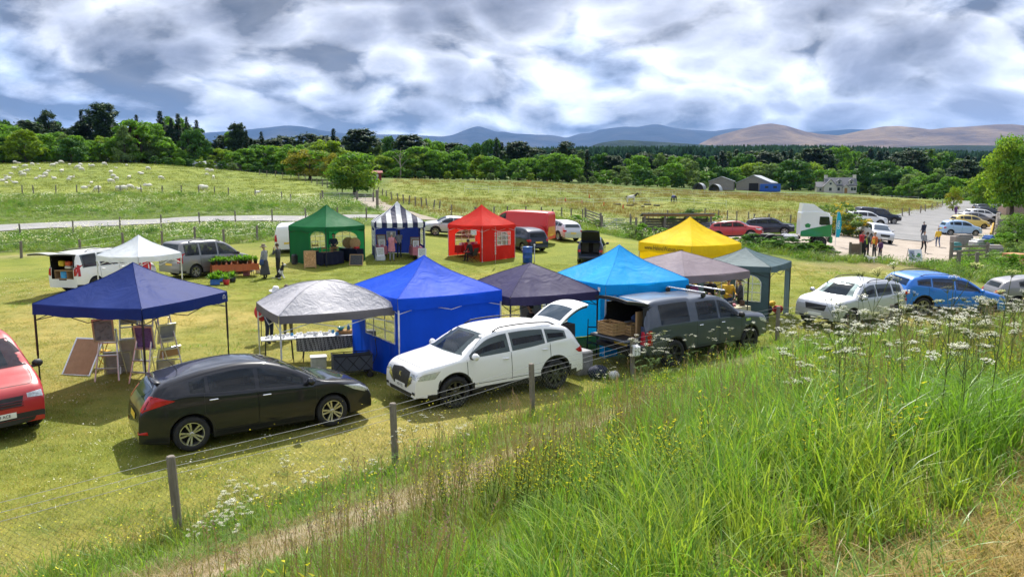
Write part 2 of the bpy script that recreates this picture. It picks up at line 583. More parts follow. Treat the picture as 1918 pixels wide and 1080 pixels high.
def z_bank(X, Y):
	t, r, rf = bank_t(X, Y)
	t = np.clip(t, 0,1)
	ex = np.interp(np.degrees(np.arctan2(X, Y)),[-180,12,30,60],[1.18,1.18,.92,.9])
	return 3.2 * (1 - t) ** ex
def hsh(X, Y):
	return (np.sin(X * 1.31 + Y * .77) * np.sin(Y * 1.13 - X * .53) * .5 + np.sin(X * .37 + 1.3) * np.sin(Y * .41 + .7))
def gz(X, Y):
	X = np.asarray(X, float); Y = np.asarray(Y, float)
	r = np.sqrt(X * X + Y * Y)
	return z_base(X, Y) + z_bank(X, Y) + .045 * hsh(X, Y) * np.clip((r - 3) / 10,0,1) * np.clip((60 - r) / 60,.25,1)
def g1(x, y):
	return float(gz(np.array([x]), np.array([y]))[0])
def gp(x, y, lo=2.5, hi=600.0):
	"""where the line of sight through a picture point meets the ground"""
	d = ray(x, y)
	t = np.concatenate([np.linspace(lo, 60,400), np.geomspace(60.2, hi, 300)])
	X = d.x / d.y * t; Z = CAMH + d.z / d.y * t
	g = gz(X, t)
	below = np.nonzero(Z < g)[0]
	i = below[0] if len(below) else len(t) - 1
	i = max(i, 1)
	a0, a1 = Z[i - 1] - g[i - 1], Z[i] - g[i]
	k = a0 / (a0 - a1) if a0 != a1 else 0
	Y = t[i - 1] + (t[i] - t[i - 1]) * min(max(k, 0),1)
	X_ = d.x / d.y * Y
	return Vector((X_, Y, g1(X_, Y)))
def on_ground(x, y, dz=0.0):
	return Vector((x, y, g1(x, y) + dz))
def seg_dist(X, Y, pl):
	"""distance to a polyline"""
	best = np.full(np.shape(X),1e9)
	for (x0, y0),(x1, y1) in zip(pl[:-1], pl[1:]):
		ex, ey = x1 - x0, y1 - y0
		t = np.clip(((X - x0) * ex + (Y - y0) * ey) / (ex * ex + ey * ey),0,1)
		best = np.minimum(best, np.hypot(X - x0 - t * ex, Y - y0 - t * ey))
	return best
def inside(X, Y, poly):
	c = np.zeros(np.shape(X), bool)
	n = len(poly); j = n - 1
	for i in range(n):
		xi, yi = poly[i]; xj, yj = poly[j]
		if yi != yj:
			c ^= ((yi > Y) != (yj > Y)) & (X < (xj - xi) * (Y - yi) / (yj - yi) + xi)
		j = i
	return c
def sdist(X, Y, poly):
	d = seg_dist(X, Y, list(poly) + [poly[0]])
	return np.where(inside(X, Y, poly),-d, d)
def gxy(pts): return [(p.x, p.y) for p in (gp(*q) for q in pts)]
def vnoise(X, Y, s, seed=0):
	"""cheap smooth value noise"""
	X = np.asarray(X) / s + 31.7 * seed; Y = np.asarray(Y) / s - 17.3 * seed
	i = np.floor(X); j = np.floor(Y); f = X - i; g = Y - j
	f = f * f * (3 - 2 * f); g = g * g * (3 - 2 * g)
	def h(a, b):
		q = np.sin(a * 127.1 + b * 311.7 + seed * 74.7) * 43758.5453
		return q - np.floor(q)
	return (h(i, j) * (1 - f) + h(i + 1, j) * f) * (1 - g) + (h(i, j + 1) * (1 - f) + h(i + 1, j + 1) * f) * g
# zones of the land
LAWN = [(-60,-20)] + [(-40,40)] + gxy([(0,474),(150,470),(300,458),(420,458),(520,452),(690,424),(800,418),(905,420),(1035,424),(1100,432),(1200,452),(1420,476),(1540,494),(1690,497),(1760,515),(1860,535)]) + [(60,44),(40,41),(26,32.5),(16.2,26.2),(8.4,23.2),(3.06,18.1),(-4.72,9.7),(-14.7,-.3)]
LANE = gxy([(-260,446),(-60,432),(0,426),(160,419.5),(340,412),(500,408.5),(640,407.5),(740,408)])
TRACK = gxy([(800,412),(765,402),(728,393),(706,386),(690,377),(683,371)])
CARPARK = gxy([(1310,447),(1380,442),(1470,440),(1560,437),(1600,430),(1680,431),(1722,412),(1770,392),(1800,380),(1862,380),(1868,404),(1866,424),(1858,446),(1812,452),(1790,486),(1700,494),(1660,486),(1560,478),(1480,462),(1390,458),(1310,455)])
ROADR = gxy([(1640,444),(1700,425),(1760,404),(1802,386),(1828,377.5)])
PASTURE_F = gxy([(0,362),(150,361),(300,362),(480,366),(600,371)])
SHEEPF = [(-190,70)] + gxy([(0,363),(150,362),(300,363),(480,368),(598,374),(610,352),(560,332),(440,320),(300,308),(0,304)]) + [(-300,180)]
HORSEF = gxy([(712,386),(800,404),(900,416),(1100,416),(1300,420),(1500,425),(1600,418),(1700,404),(1770,386),(1700,371),(1560,366),(1400,362),(1240,354),(1000,342),(740,336),(712,352)])
# ground sheet
angs = np.concatenate([np.linspace(-180,-44,40)[:-1], np.linspace(-44,44,420), np.linspace(44,180,40)[1:]])
rads = np.concatenate([np.geomspace(.4,400,330), np.geomspace(410,15000,40)])
_a = np.radians(angs)
GX = rads[:, None] * np.sin(_a)[None]; GY = rads[:, None] * np.cos(_a)[None]
GZ = gz(GX, GY)
nr, na_ = GX.shape
V = np.stack([GX, GY, GZ],-1).reshape(-1,3)
ii, jj = np.meshgrid(np.arange(nr - 1), np.arange(na_ - 1), indexing='ij')
q0 = (ii * na_ + jj).ravel()
F = np.stack([q0, q0 + na_, q0 + na_ + 1, q0 + 1],-1)[:, ::-1]
gme = bpy.data.meshes.new('ground')
def np_mesh(me, V, F):
	me.vertices.add(len(V)); me.vertices.foreach_set('co', np.asarray(V, np.float32).ravel())
	k = F.shape[1]
	me.loops.add(F.size); me.loops.foreach_set('vertex_index', F.astype(np.int32).ravel())
	me.polygons.add(len(F)); me.polygons.foreach_set('loop_start', np.arange(0, F.size, k, dtype=np.int32))
	me.update(calc_edges=True)
np_mesh(gme, V, F)
gme.polygons.foreach_set('use_smooth', np.ones(len(F), bool))
def sm(d, w): return np.clip(.5 - d / w, 0,1)
X_, Y_ = V[:, 0], V[:, 1]
rr_ = np.hypot(X_, Y_)
C_ = np.empty((len(V),3)); C_[:] = (.085,.125,.022)                 # rough verge and meadow
nz1 = vnoise(X_, Y_, 9,1); nz2 = vnoise(X_, Y_, 28,2)
C_ += (nz1 - .5)[:, None] * np.array([.035,.03,.01])
def over(c, w):
	C_[:] = C_ * (1 - w[:, None]) + np.asarray(c) * w[:, None]
over((.165,.200,.034), sm(sdist(X_, Y_, SHEEPF),3))
w_h = sm(sdist(X_, Y_, HORSEF),3)
over((.175,.195,.038), w_h)
over((.165,.130,.040), w_h * np.clip((Y_ - 150 - 12 * nz1) / 25,0,1) * (X_ < 60) * .8)
over((.165,.130,.042), w_h * np.clip((vnoise(X_, Y_, 14,5) - .52) * 4,0,1) * .5)
over((.115,.150,.024), w_h * np.clip((vnoise(X_, Y_, 18,8) - .5) * 5,0,1) * .6)
w_l = sm(sdist(X_, Y_, LAWN),1.2)
lawn_dry = np.clip(.36 - .30 * np.clip((Y_ - 24) / 14,0,1) * np.clip((X_ + 12) / 8,.3,1) + (vnoise(X_, Y_, 7,3) - .5) * 1.2 + (vnoise(X_, Y_, 2.6,4) - .5) * .7,0,1)
over((.170,.195,.028), w_l)
C_ += (w_l * lawn_dry)[:, None] * (np.array([.30,.255,.075]) - np.array([.170,.195,.028]))
# worn soil near the field entrance and pale footpath by the back fence
ent = gxy([(1530,500),(1600,503),(1680,497),(1700,492)])
over((.20,.150,.085), np.clip(1.25 - seg_dist(X_, Y_, ent) / 1.8,0,1) * np.clip(vnoise(X_, Y_, 1.7,6) * 1.6,0,1) * .8)
foot = gxy([(-60,486),(60,478),(160,472),(260,466),(330,460),(480,447)])
over((.30,.25,.13), np.clip(1.1 - seg_dist(X_, Y_, foot) / 1.4,0,1) * .7)
# the bank: soil and thatch under the tall grass; cut straw-coloured turf where the camera stands
bt, br, brf = bank_t(X_, Y_)
w_b = np.clip((1.02 - bt) / .05,0,1)
over((.125,.150,.040), w_b)
dT = -.6 * X_ + .8 * Y_ + .35 * (vnoise(X_, Y_, .8,7) - .5)
over((.30,.215,.085), w_b * np.clip((1.75 - dT) / .3,0,1))
pathd = (brf - br) / np.maximum(np.hypot(1,0),1)
w_path = w_b * np.clip(1 - abs((10.44 - (Y_ - X_) * .7071) - 2.9) / 1.0 * 1.0,0,.5) * 2 * np.clip((16.5 - Y_) / 3,0,1)
over((.33,.265,.18), w_path * .92)
over((.10,.14,.05), np.clip((rr_ - 330) / 200,0,1))
C_ = np.clip(C_, .004,1)
ca = gme.color_attributes.new('Col', 'FLOAT_COLOR', 'POINT')
ca.data.foreach_set('color', np.concatenate([C_, np.ones((len(V),1))],1).astype(np.float32).ravel())
gm_, nt, out = newmat('grassland')
c = nt.add('ShaderNodeAttribute', attribute_name='Col').outputs['Color']
geo = nt.add('ShaderNodeNewGeometry')
pos = geo.outputs['Position']
n1 = nt.noise(pos, .55,6,.62); n2 = nt.noise(pos, 3.2,5,.65); n3 = nt.noise(pos, 26,4,.7); n4 = nt.noise(pos, .09,5,.6)
f = nt.math('ADD', nt.math('MULTIPLY', n1,.34), nt.math('MULTIPLY', n2,.28))
f = nt.math('ADD', f, nt.math('MULTIPLY', n3,.26)); f = nt.math('ADD', f, nt.math('MULTIPLY', n4,.34))
k = nt.ramp(f, [(.42,(.42,.50,.45)),(.54,(.80,.88,.80)),(.62,(1.05,1.05,1.0)),(.76,(1.5,1.32,1.25))])
c = nt.mix(1.0, c, k, 'MULTIPLY')
p = bsdf(nt, c, .9,0,.12)
b = nt.add('ShaderNodeBump'); b.inputs['Strength'].default_value = .8; b.inputs['Distance'].default_value = .05
hh = nt.math('ADD', nt.math('MULTIPLY', n3,1.0), nt.math('MULTIPLY', n2,.8))
nt.link(hh, b.inputs['Height']); nt.link(b.outputs[0], p.inputs['Normal'])
nt.link(p.outputs[0], out.inputs[0])
gme.materials.append(gm_)
ground = mobj('ground', gme)
tag(ground, kind='structure')
# draped sheets: lane, track, car park, road
def strip(name, line, width, mat, dz=.03, step=1.0, wob=.25, wend=None):
	pts = []
	for (x0, y0),(x1, y1) in zip(line[:-1], line[1:]):
		L = math.hypot(x1 - x0, y1 - y0); n = max(2, int(L / step))
		for i in range(n):
			pts.append((x0 + (x1 - x0) * i / n, y0 + (y1 - y0) * i / n))
	pts.append(line[-1])
	P = np.array(pts)
	for _ in range(6):
		P[1:-1] = (P[:-2] + P[1:-1] * 2 + P[2:]) / 4
	T = np.gradient(P, axis=0); T /= np.linalg.norm(T, axis=1)[:, None] + 1e-9
	Nn = np.stack([-T[:, 1], T[:, 0]],-1)
	nw = 8; vs = []
	for j in range(nw + 1):
		s = (j / nw - .5)
		w = np.linspace(width, wend or width, len(P)) + wob * np.sin(np.arange(len(P)) * .9 + j * 40) * (abs(s) > .45)
		Q = P + Nn * (s * w)[:, None]
		vs.append(np.stack([Q[:, 0], Q[:, 1], gz(Q[:, 0], Q[:, 1]) + dz],-1))
	n = len(P)
	F = [(j * n + i, j * n + i + 1,(j + 1) * n + i + 1,(j + 1) * n + i) for j in range(nw) for i in range(n - 1)]
	me = mesh_from(name, np.concatenate(vs), F, mat, smooth=True)
	o = mobj(name, me)
	tag(o, kind='structure')
	return o
def gravelmat(name, c1, c2, bump=.5):
	m, nt, out = newmat(name)
	pos = nt.add('ShaderNodeNewGeometry').outputs['Position']
	f = nt.math('ADD', nt.math('MULTIPLY', nt.noise(pos, .5,6,.6),.6), nt.math('MULTIPLY', nt.noise(pos, 9,5,.7),.4))
	c = nt.ramp(f, [(.36, c1),(.64, c2)])
	p = bsdf(nt, c, .92,0,.2)
	b = nt.add('ShaderNodeBump'); b.inputs['Strength'].default_value = bump; b.inputs['Distance'].default_value = .03
	nt.link(nt.noise(pos, 18,4,.7), b.inputs['Height']); nt.link(b.outputs[0], p.inputs['Normal'])
	nt.link(p.outputs[0], out.inputs[0])
	return m
M_lane = gravelmat('lane_gravel', (.22,.215,.205),(.33,.325,.315))
M_track = gravelmat('track_gravel', (.20,.17,.13),(.34,.30,.24))
M_park = gravelmat('car_park_gravel', (.27,.225,.18),(.42,.36,.30))
M_road = gravelmat('road_tarmac', (.16,.16,.16),(.26,.255,.25),.25)
strip('lane', LANE, 5.2, M_lane, .06)
strip('track', TRACK, 3.4, M_track, .05)
strip('road', ROADR, 9.0, M_road, .10,2.0)
# car park: triangulated grid clipped to its outline
def area(name, poly, mat, cell, dz):
	P = np.array(poly)
	xs = np.arange(P[:, 0].min(), P[:, 0].max() + cell, cell); ys = np.arange(P[:, 1].min(), P[:, 1].max() + cell, cell)
	A, B = np.meshgrid(xs, ys)
	d = sdist(A, B, poly)
	d = d + .8 * (vnoise(A, B, 2.5,9) - .5)
	Z = gz(A, B) + dz - np.clip(d, 0,4) * .05
	keep = d < cell * .8
	idx = -np.ones(A.shape, int); idx[keep] = np.arange(keep.sum())
	F = []
	for j in range(A.shape[0] - 1):
		for i in range(A.shape[1] - 1):
			q = [idx[j, i], idx[j, i + 1], idx[j + 1, i + 1], idx[j + 1, i]]
			if min(q) >= 0: F.append(tuple(q))
	me = mesh_from(name, np.stack([A[keep], B[keep], Z[keep]],-1), F, mat, smooth=True)
	return tag(mobj(name, me), kind='structure')
area('car_park', CARPARK, M_park, .8,.05)
# mountains
def mountain(name, prof, Y0, base, mat, depth, rough, seed, step=4, back=.6):
	"""ridge drawn by its skyline, with flanks falling towards and away from us"""
	xs = np.arange(prof[0][0], prof[-1][0] + .1, step)
	ys = np.interp(xs, [p[0] for p in prof],[p[1] for p in prof])
	k = np.ones(3) / 3
	ys = np.concatenate([ys[:1], np.convolve(ys, k, 'valid'), ys[-1:]])
	rows = 34
	vs = []
	for j in range(rows):
		t = j / (rows - 1) * 1.5 - .5 * 1.0      # -.5 .. 1 : behind .. in front of the ridge
		dist = Y0 - t * depth
		ridge = np.array([at(x, y, Y0).z for x, y in zip(xs, ys)])
		Xw = (xs - CX) / FPX * dist
		hgt = ridge - base
		fall = np.clip(1 - abs(t),0,1)
		prof_t = fall ** 1.25 if t > 0 else fall ** .8
		n = vnoise(Xw, np.full_like(Xw, dist), rough, seed) * .6 + vnoise(Xw, np.full_like(Xw, dist), rough * .4, seed + 1) * .3 + vnoise(Xw, np.full_like(Xw, dist), rough * .15, seed + 2) * .12
		z = base + hgt * prof_t + (n - .5) * hgt.max() * .42 * np.clip(abs(t) * 4,0,1) * fall ** .5
		if t > 0:   # never rise above the skyline as seen from the fair
			z = np.minimum(z, CAMH + (ridge - CAMH) * dist / Y0)
		z = np.maximum(z, base - 25)
		vs.append(np.stack([Xw, np.full_like(Xw, dist), z],-1))
	n = len(xs)
	F = [(j * n + i, j * n + i + 1,(j + 1) * n + i + 1,(j + 1) * n + i) for j in range(rows - 1) for i in range(n - 1)]
	me = mesh_from(name, np.concatenate(vs), F, mat, smooth=True)
	return tag(mobj(name, me), kind='structure')
def hillmat(name, c1, c2, c3, s=.0008):
	m, nt, out = newmat(name)
	pos = nt.add('ShaderNodeNewGeometry').outputs['Position']
	mp = nt.add('ShaderNodeMapping'); nt.link(pos, mp.inputs[0]); mp.inputs['Scale'].default_value = (1,1,2.5)
	f = nt.noise(mp.outputs[0], s, 8,.62,2.1,.6)
	c = nt.ramp(f, [(.34, c1),(.50, c2),(.66, c3)])
	p = bsdf(nt, c, .95,0,.05)
	b = nt.add('ShaderNodeBump'); b.inputs['Strength'].default_value = .8; b.inputs['Distance'].default_value = 60
	nt.link(nt.noise(mp.outputs[0], s * 3,8,.6), b.inputs['Height']); nt.link(b.outputs[0], p.inputs['Normal'])
	nt.link(p.outputs[0], out.inputs[0])
	return m
M_far = hillmat('far_mountain', (.010,.016,.028),(.022,.028,.042),(.060,.056,.058))  # dark bluish tones put cloud shade and the blue of distance into the colour
M_moor = hillmat('heather_moor', (.065,.042,.032),(.135,.090,.055),(.24,.165,.09),.0016)
M_wood = hillmat('forest_hill', (.012,.022,.012),(.018,.032,.016),(.030,.046,.020),.006)
PA = [(60,262),(130,240),(160,251),(240,262),(330,262),(400,248),(440,246),(500,240),(545,235),(575,237),(612,245),(650,250),(700,252),(760,252),(830,256),(850,253),(870,245),(885,239),(899,236),(915,242),(933,248),(942,246),(960,250),(1000,252),(1040,256),(1080,264),(1120,276)]
PB = [(940,268),(980,258),(1000,252),(1030,253),(1060,258),(1085,250),(1105,249),(1113,246),(1120,243),(1142,240),(1165,237),(1190,238),(1215,233),(1230,233),(1252,239),(1275,242),(1300,244),(1330,246),(1362,241),(1390,240),(1440,243),(1480,247),(1520,247),(1580,242),(1615,243),(1660,250),(1720,262)]
PC = [(1270,282),(1300,272),(1330,256),(1380,242),(1410,234),(1435,231),(1465,236),(1500,247),(1525,251),(1560,254),(1600,245),(1640,237),(1668,236),(1710,240),(1728,243),(1760,239),(1800,237),(1850,233),(1880,233),(1918,237),(2000,243),(2100,250),(2300,262)]
PD = [(1060,290),(1085,281),(1120,268),(1160,262),(1200,264),(1280,269),(1350,274),(1420,276),(1500,279),(1620,282)]
PE = [(1640,280),(1700,274),(1790,272),(1860,273),(1960,272),(2100,276),(2300,280)]
mountain('mountain_range', PA, 12500,40, M_far, 3600,2400,11)
mountain('mountain_plateau', PB, 13000,40, M_far, 4200,2600,23)
mountain('moorland_hill', PC, 8200,40, M_moor, 2800,1500,35)
mountain('wooded_hill', PD, 4200,40, M_wood, 1200,500,47)
mountain('wooded_ridge', PE, 3600,40, M_wood, 1000,500,59)
# ================================================================== VEHICLES
M_tyre = plain('tyre_rubber', (.018,.018,.018),.85, var=.2)
M_alloy = plain('alloy_wheel', (.50,.50,.51),.32,.9, var=.1)
M_alloyd = plain('dark_alloy', (.10,.10,.105),.35,.8, var=.1)
M_trim = plain('black_trim', (.02,.02,.021),.55, var=.15)
M_well = plain('wheel_well', (.008,.008,.008),.95)
M_glass = glassmat('car_glass', (.012,.016,.020),0.0)
M_glasst = glassmat('clear_car_glass', (.010,.014,.017),.50)
M_glassw = glassmat('clear_windscreen', (.02,.03,.04),.42)
M_seat = plain('seat_cloth', (.11,.11,.115),.9)
M_glassl = glassmat('windscreen_glass', (.035,.055,.075),0.0)
M_chrome = plain('chrome', (.75,.75,.76),.14,1.0, var=.05)
M_lamp = plain('lamp_glass', (.55,.57,.58),.12,.4, var=.3, scale=20)
M_red = plain('red_lens', (.42,.012,.012),.15, var=.2)
M_platew = plain('plate_white', (.78,.78,.74),.4, var=.03)
M_platey = plain('plate_yellow', (.80,.55,.05),.4, var=.03)
M_ink = plain('black_print', (.012,.012,.012),.6, var=.05)
M_dark = plain('dark_interior', (.015,.015,.017),.9)
P_black = carpaint('black_paint', (.008,.009,.014),.0)
P_white = carpaint('white_paint', (.80,.80,.79))
P_silver = carpaint('silver_paint', (.52,.53,.55),.55,1,.38)
P_grey = carpaint('grey_paint', (.24,.235,.235),.5,1,.38)
P_gun = carpaint('gunmetal_paint', (.050,.062,.085),.35,1,.33)
P_navy = carpaint('navy_paint', (.012,.018,.035),.2)
P_redp = carpaint('red_paint', (.42,.018,.020))
P_redv = carpaint('postal_red_paint', (.66,.018,.015),0,.5)
P_blue = carpaint('blue_paint', (.010,.17,.62),.15)
P_lblue = carpaint('pale_blue_paint', (.36,.52,.72),.3)
P_yellow = carpaint('yellow_paint', (.72,.55,.14))
P_maroon = carpaint('maroon_paint', (.10,.012,.02),.2)
def pchip(px, py, x):
	o = np.argsort(px); px = np.asarray(px, float)[o]; py = np.asarray(py, float)[o]
	h = np.diff(px); d = np.diff(py) / h
	m = np.zeros(len(px))
	for i in range(1, len(px) - 1):
		if d[i - 1] * d[i] > 0:
			w1 = 2 * h[i] + h[i - 1]; w2 = h[i] + 2 * h[i - 1]
			m[i] = (w1 + w2) / (w1 / d[i - 1] + w2 / d[i])
	m[0] = d[0]; m[-1] = d[-1]
	x = np.clip(x, px[0], px[-1])
	k = np.clip(np.searchsorted(px, x) - 1,0, len(h) - 1)
	t = (x - px[k]) / h[k]
	return ((1 + 2 * t) * (1 - t) ** 2 * py[k] + t * (1 - t) ** 2 * h[k] * m[k] + t * t * (3 - 2 * t) * py[k + 1] + t * t * (t - 1) * h[k] * m[k + 1])
SPEC = {
 'hatch': dict(L=4.49, W=1.79, wb=2.70, wx=1.33, r=.325, sill=.20, clad=.27,
	top=[(2.245,.36),(2.235,.52),(2.19,.66),(2.05,.79),(1.7,.90),(1.20,.98),(.74,1.22),(.34,1.39),(0,1.475),(-.4,1.505),(-1.0,1.46),(-1.5,1.37),(-1.86,1.27),(-2.02,1.10),(-2.13,.95),(-2.19,.84),(-2.235,.62),(-2.245,.40)],
	belt=[(2.24,.50),(2.1,.68),(1.7,.82),(1.25,.93),(.4,.96),(-.6,1.0),(-1.5,1.06),(-1.95,1.04),(-2.2,.80)],
	glass=[(1.10,.82,.0),(.76,-.10,.04),(-.18,-1.02,-.06),(-1.09,-1.36,-.1)], doors=[(1.0,-.14),(-.14,-1.12)], ws=(1.16,.38), rw=(-1.92,-2.12), tum=.40, plan=(.80,.83)),
 'suv': dict(L=4.57, W=1.90, wb=2.74, wx=1.37, r=.365, sill=.27, clad=.43,
	top=[(2.285,.40),(2.28,.60),(2.25,.80),(2.16,.93),(1.9,1.01),(1.55,1.06),(1.25,1.11),(.80,1.36),(.40,1.55),(0,1.61),(-.5,1.625),(-1.1,1.60),(-1.55,1.54),(-1.85,1.45),(-2.02,1.27),(-2.14,1.08),(-2.22,.95),(-2.27,.75),(-2.28,.45)],
	belt=[(2.27,.72),(2.1,.88),(1.7,.96),(1.25,1.03),(.4,1.05),(-.6,1.09),(-1.4,1.16),(-1.9,1.18),(-2.2,.93)],
	glass=[(.98,-.08,.05),(-.15,-1.08,-.05),(-1.14,-1.72,-.1)], doors=[(1.06,-.11),(-.11,-1.22)], ws=(1.22,.44), rw=(-1.88,-2.12), tum=.36, plan=(.82,.85), rails=True),
 'duster': dict(L=4.32, W=1.82, wb=2.67, wx=1.33, r=.36, sill=.30, clad=.38,
	top=[(2.16,.42),(2.155,.65),(2.12,.86),(2.02,.97),(1.7,1.05),(1.25,1.10),(.82,1.36),(.46,1.55),(.1,1.62),(-.5,1.635),(-1.1,1.62),(-1.6,1.56),(-1.85,1.46),(-2.0,1.22),(-2.09,1.02),(-2.14,.80),(-2.16,.45)],
	belt=[(2.14,.78),(2.0,.92),(1.6,1.0),(1.25,1.04),(.4,1.07),(-.6,1.10),(-1.4,1.15),(-1.8,1.16),(-2.1,.95)],
	glass=[(.98,-.06,.05),(-.12,-1.02,-.05),(-1.10,-1.62,-.1)], doors=[(1.06,-.09),(-.09,-1.16)], ws=(1.22,.48), rw=(-1.86,-2.05), tum=.34, plan=(.84,.86), rails=True),
 'mpv': dict(L=4.38, W=1.81, wb=2.73, wx=1.42, r=.32, sill=.22, clad=.42,
	top=[(2.19,.36),(2.185,.58),(2.13,.76),(1.98,.90),(1.7,1.0),(1.38,1.08),(.98,1.38),(.62,1.62),(.3,1.74),(-.2,1.80),(-1.0,1.80),(-1.7,1.775),(-1.98,1.73),(-2.07,1.58),(-2.13,1.25),(-2.17,1.0),(-2.185,.7),(-2.19,.40)],
	belt=[(2.17,.64),(2.0,.82),(1.7,.93),(1.35,1.0),(.4,1.04),(-.6,1.06),(-1.5,1.08),(-2.1,1.06)],
	glass=[(1.12,.02,.05),(-.06,-1.0,-.02),(-1.08,-1.86,-.04)], doors=[(1.16,-.02),(-.02,-1.03)], ws=(1.36,.56), rw=(-2.06,-2.13), tum=.20, plan=(.80,.90), rails=True),
 'pickup': dict(L=5.30, W=1.86, wb=3.22, wx=1.72, r=.385, sill=.42, clad=.46,
	top=[(2.65,.55),(2.64,.78),(2.60,1.0),(2.48,1.10),(2.0,1.16),(1.45,1.21),(1.05,1.48),(.72,1.70),(.4,1.79),(-.1,1.82),(-.6,1.815),(-.72,1.82),(-.8,1.86),(-1.3,1.875),(-2.0,1.86),(-2.3,1.82),(-2.40,1.70),(-2.50,1.45),(-2.58,1.16),(-2.60,1.0),(-2.64,.7),(-2.65,.58)],
	belt=[(2.63,.90),(2.4,1.02),(1.9,1.09),(1.4,1.13),(.4,1.16),(-.7,1.18),(-2.0,1.19),(-2.58,1.12)],
	glass=[(1.20,.36,.04),(.28,-.56,-.02),(-.90,-2.02,-.06)], doors=[(1.30,.32),(.32,-.62)], ws=(1.42,.76), rw=None, tum=.26, plan=(.86,.95)),
 'van': dict(L=4.78, W=1.90, wb=3.10, wx=1.52, r=.33, sill=.26, clad=.52,
	top=[(2.39,.40),(2.38,.62),(2.33,.86),(2.20,1.02),(1.9,1.16),(1.66,1.26),(1.30,1.58),(1.0,1.80),(.7,1.91),(.2,1.955),(-1.0,1.955),(-2.0,1.93),(-2.28,1.88),(-2.35,1.70),(-2.37,1.2),(-2.385,.8),(-2.39,.45)],
	belt=[(2.37,.74),(2.2,.92),(1.9,1.06),(1.6,1.14),(.8,1.16),(-.6,1.16),(-2.3,1.14)],
	glass=[(1.45,.50,.04)], doors=[(1.52,.46)], ws=(1.64,.98), rw=(-2.30,-2.37), tum=.16, plan=(.80,.93)),
 'bigvan': dict(L=5.6, W=2.07, wb=3.68, wx=1.98, r=.345, sill=.30, clad=.55,
	top=[(2.80,.45),(2.79,.70),(2.74,.95),(2.60,1.10),(2.2,1.28),(1.95,1.40),(1.62,1.80),(1.35,2.12),(1.1,2.28),(.7,2.38),(-.5,2.42),(-2.4,2.42),(-2.70,2.38),(-2.77,2.2),(-2.78,1.4),(-2.795,.8),(-2.80,.5)],
	belt=[(2.78,.85),(2.5,1.02),(2.2,1.18),(1.9,1.27),(1.0,1.28),(-.6,1.28),(-2.75,1.26)],
	glass=[(1.78,.80,.04)], doors=[(1.85,.76)], ws=(1.92,1.30), rw=None, tum=.11, plan=(.82,.94)),
 'small': dict(L=3.75, W=1.66, wb=2.40, wx=1.20, r=.29, sill=.20, clad=.26,
	top=[(1.875,.36),(1.865,.55),(1.80,.74),(1.62,.88),(1.3,.98),(1.08,1.04),(.70,1.29),(.36,1.46),(0,1.53),(-.5,1.54),(-1.0,1.51),(-1.4,1.43),(-1.58,1.33),(-1.70,1.1),(-1.78,.92),(-1.84,.75),(-1.87,.42)],
	belt=[(1.85,.60),(1.6,.78),(1.2,.91),(.9,.96),(0,.99),(-.9,1.04),(-1.5,1.06),(-1.8,.84)],
	glass=[(.88,-.12,.04),(-.19,-.94,-.06),(-1.0,-1.30,-.1)], doors=[(.95,-.15),(-.15,-1.02)], ws=(1.05,.40), rw=(-1.60,-1.76), tum=.34, plan=(.80,.84)),
}
def wheel_meshes(r, nspoke, twin, style):
	key = ('wheel', r, nspoke, twin, style)
	if key in MATS: return MATS[key]
	w = .205 if r < .35 else .235
	t = MB()
	t.lathe([(r * .66,-w * .42),(r * .70,-w * .5),(r * .93,-w * .5),(r * .985,-w * .38),(r, -w * .2),(r, w * .2),(r * .985, w * .38),(r * .93, w * .5),(r * .70, w * .5),(r * .66, w * .42)],32, 'Y')
	for k in range(40):   # tread blocks
		a = 2 * math.pi * k / 40
		for sg in (-1,1):
			old = t.X; t.X = Matrix.Rotation(a + sg * .04,4, 'Y')
			t.box(r * .99, r * 1.012, sg * w * .14 - w * .09, sg * w * .14 + w * .09,-.016,.016); t.X = old
	tm = t.mesh('tyre', M_tyre, True)
	m = MB()
	rr = r * .68
	m.lathe([(rr, -w * .44),(rr, w * .40),(rr * 1.0, w * .46),(rr * .93, w * .46),(rr * .90, w * .30),(rr * .88,-w * .1)],32, 'Y')
	m.m = 1
	m.lathe([(.001,-.02),(rr * .90,-.02)],24, 'Y')
	m.lathe([(rr * .55,.0),(rr * .55,.015),(rr * .2,.015)],20, 'Y')
	m.m = 0
	m.lathe([(rr * .17,0),(rr * .17, w * .36),(rr * .12, w * .40),(.001, w * .40)],16, 'Y')
	for k in range(nspoke):
		a0 = 2 * math.pi * k / nspoke
		for off in ((-.15,.15) if twin else (0,)):
			old = m.X
			m.X = Matrix.Rotation(a0,4, 'Y')
			wi, wo_ = (rr * .055, rr * .085) if twin else (rr * .12, rr * .10)
			x0, x1 = rr * .12, rr * .93
			zo = math.sin(off) * rr * 1.2
			vs = [(x0, w * .34, off * rr * .3 - wi),(x1, w * .42, zo - wo_),(x1, w * .42, zo + wo_),(x0, w * .34, off * rr * .3 + wi),
				  (x0, w * .16, off * rr * .3 - wi),(x1, w * .22, zo - wo_),(x1, w * .22, zo + wo_),(x0, w * .16, off * rr * .3 + wi)]
			m._add(vs, [(0,1,2,3),(7,6,5,4),(0,4,5,1),(1,5,6,2),(2,6,7,3),(3,7,4,0)])
			m.X = old
	rm = m.mesh('rim', [M_alloy if style == 'alloy' else M_alloyd, M_well], False)
	MATS[key] = (tm, rm)
	return tm, rm
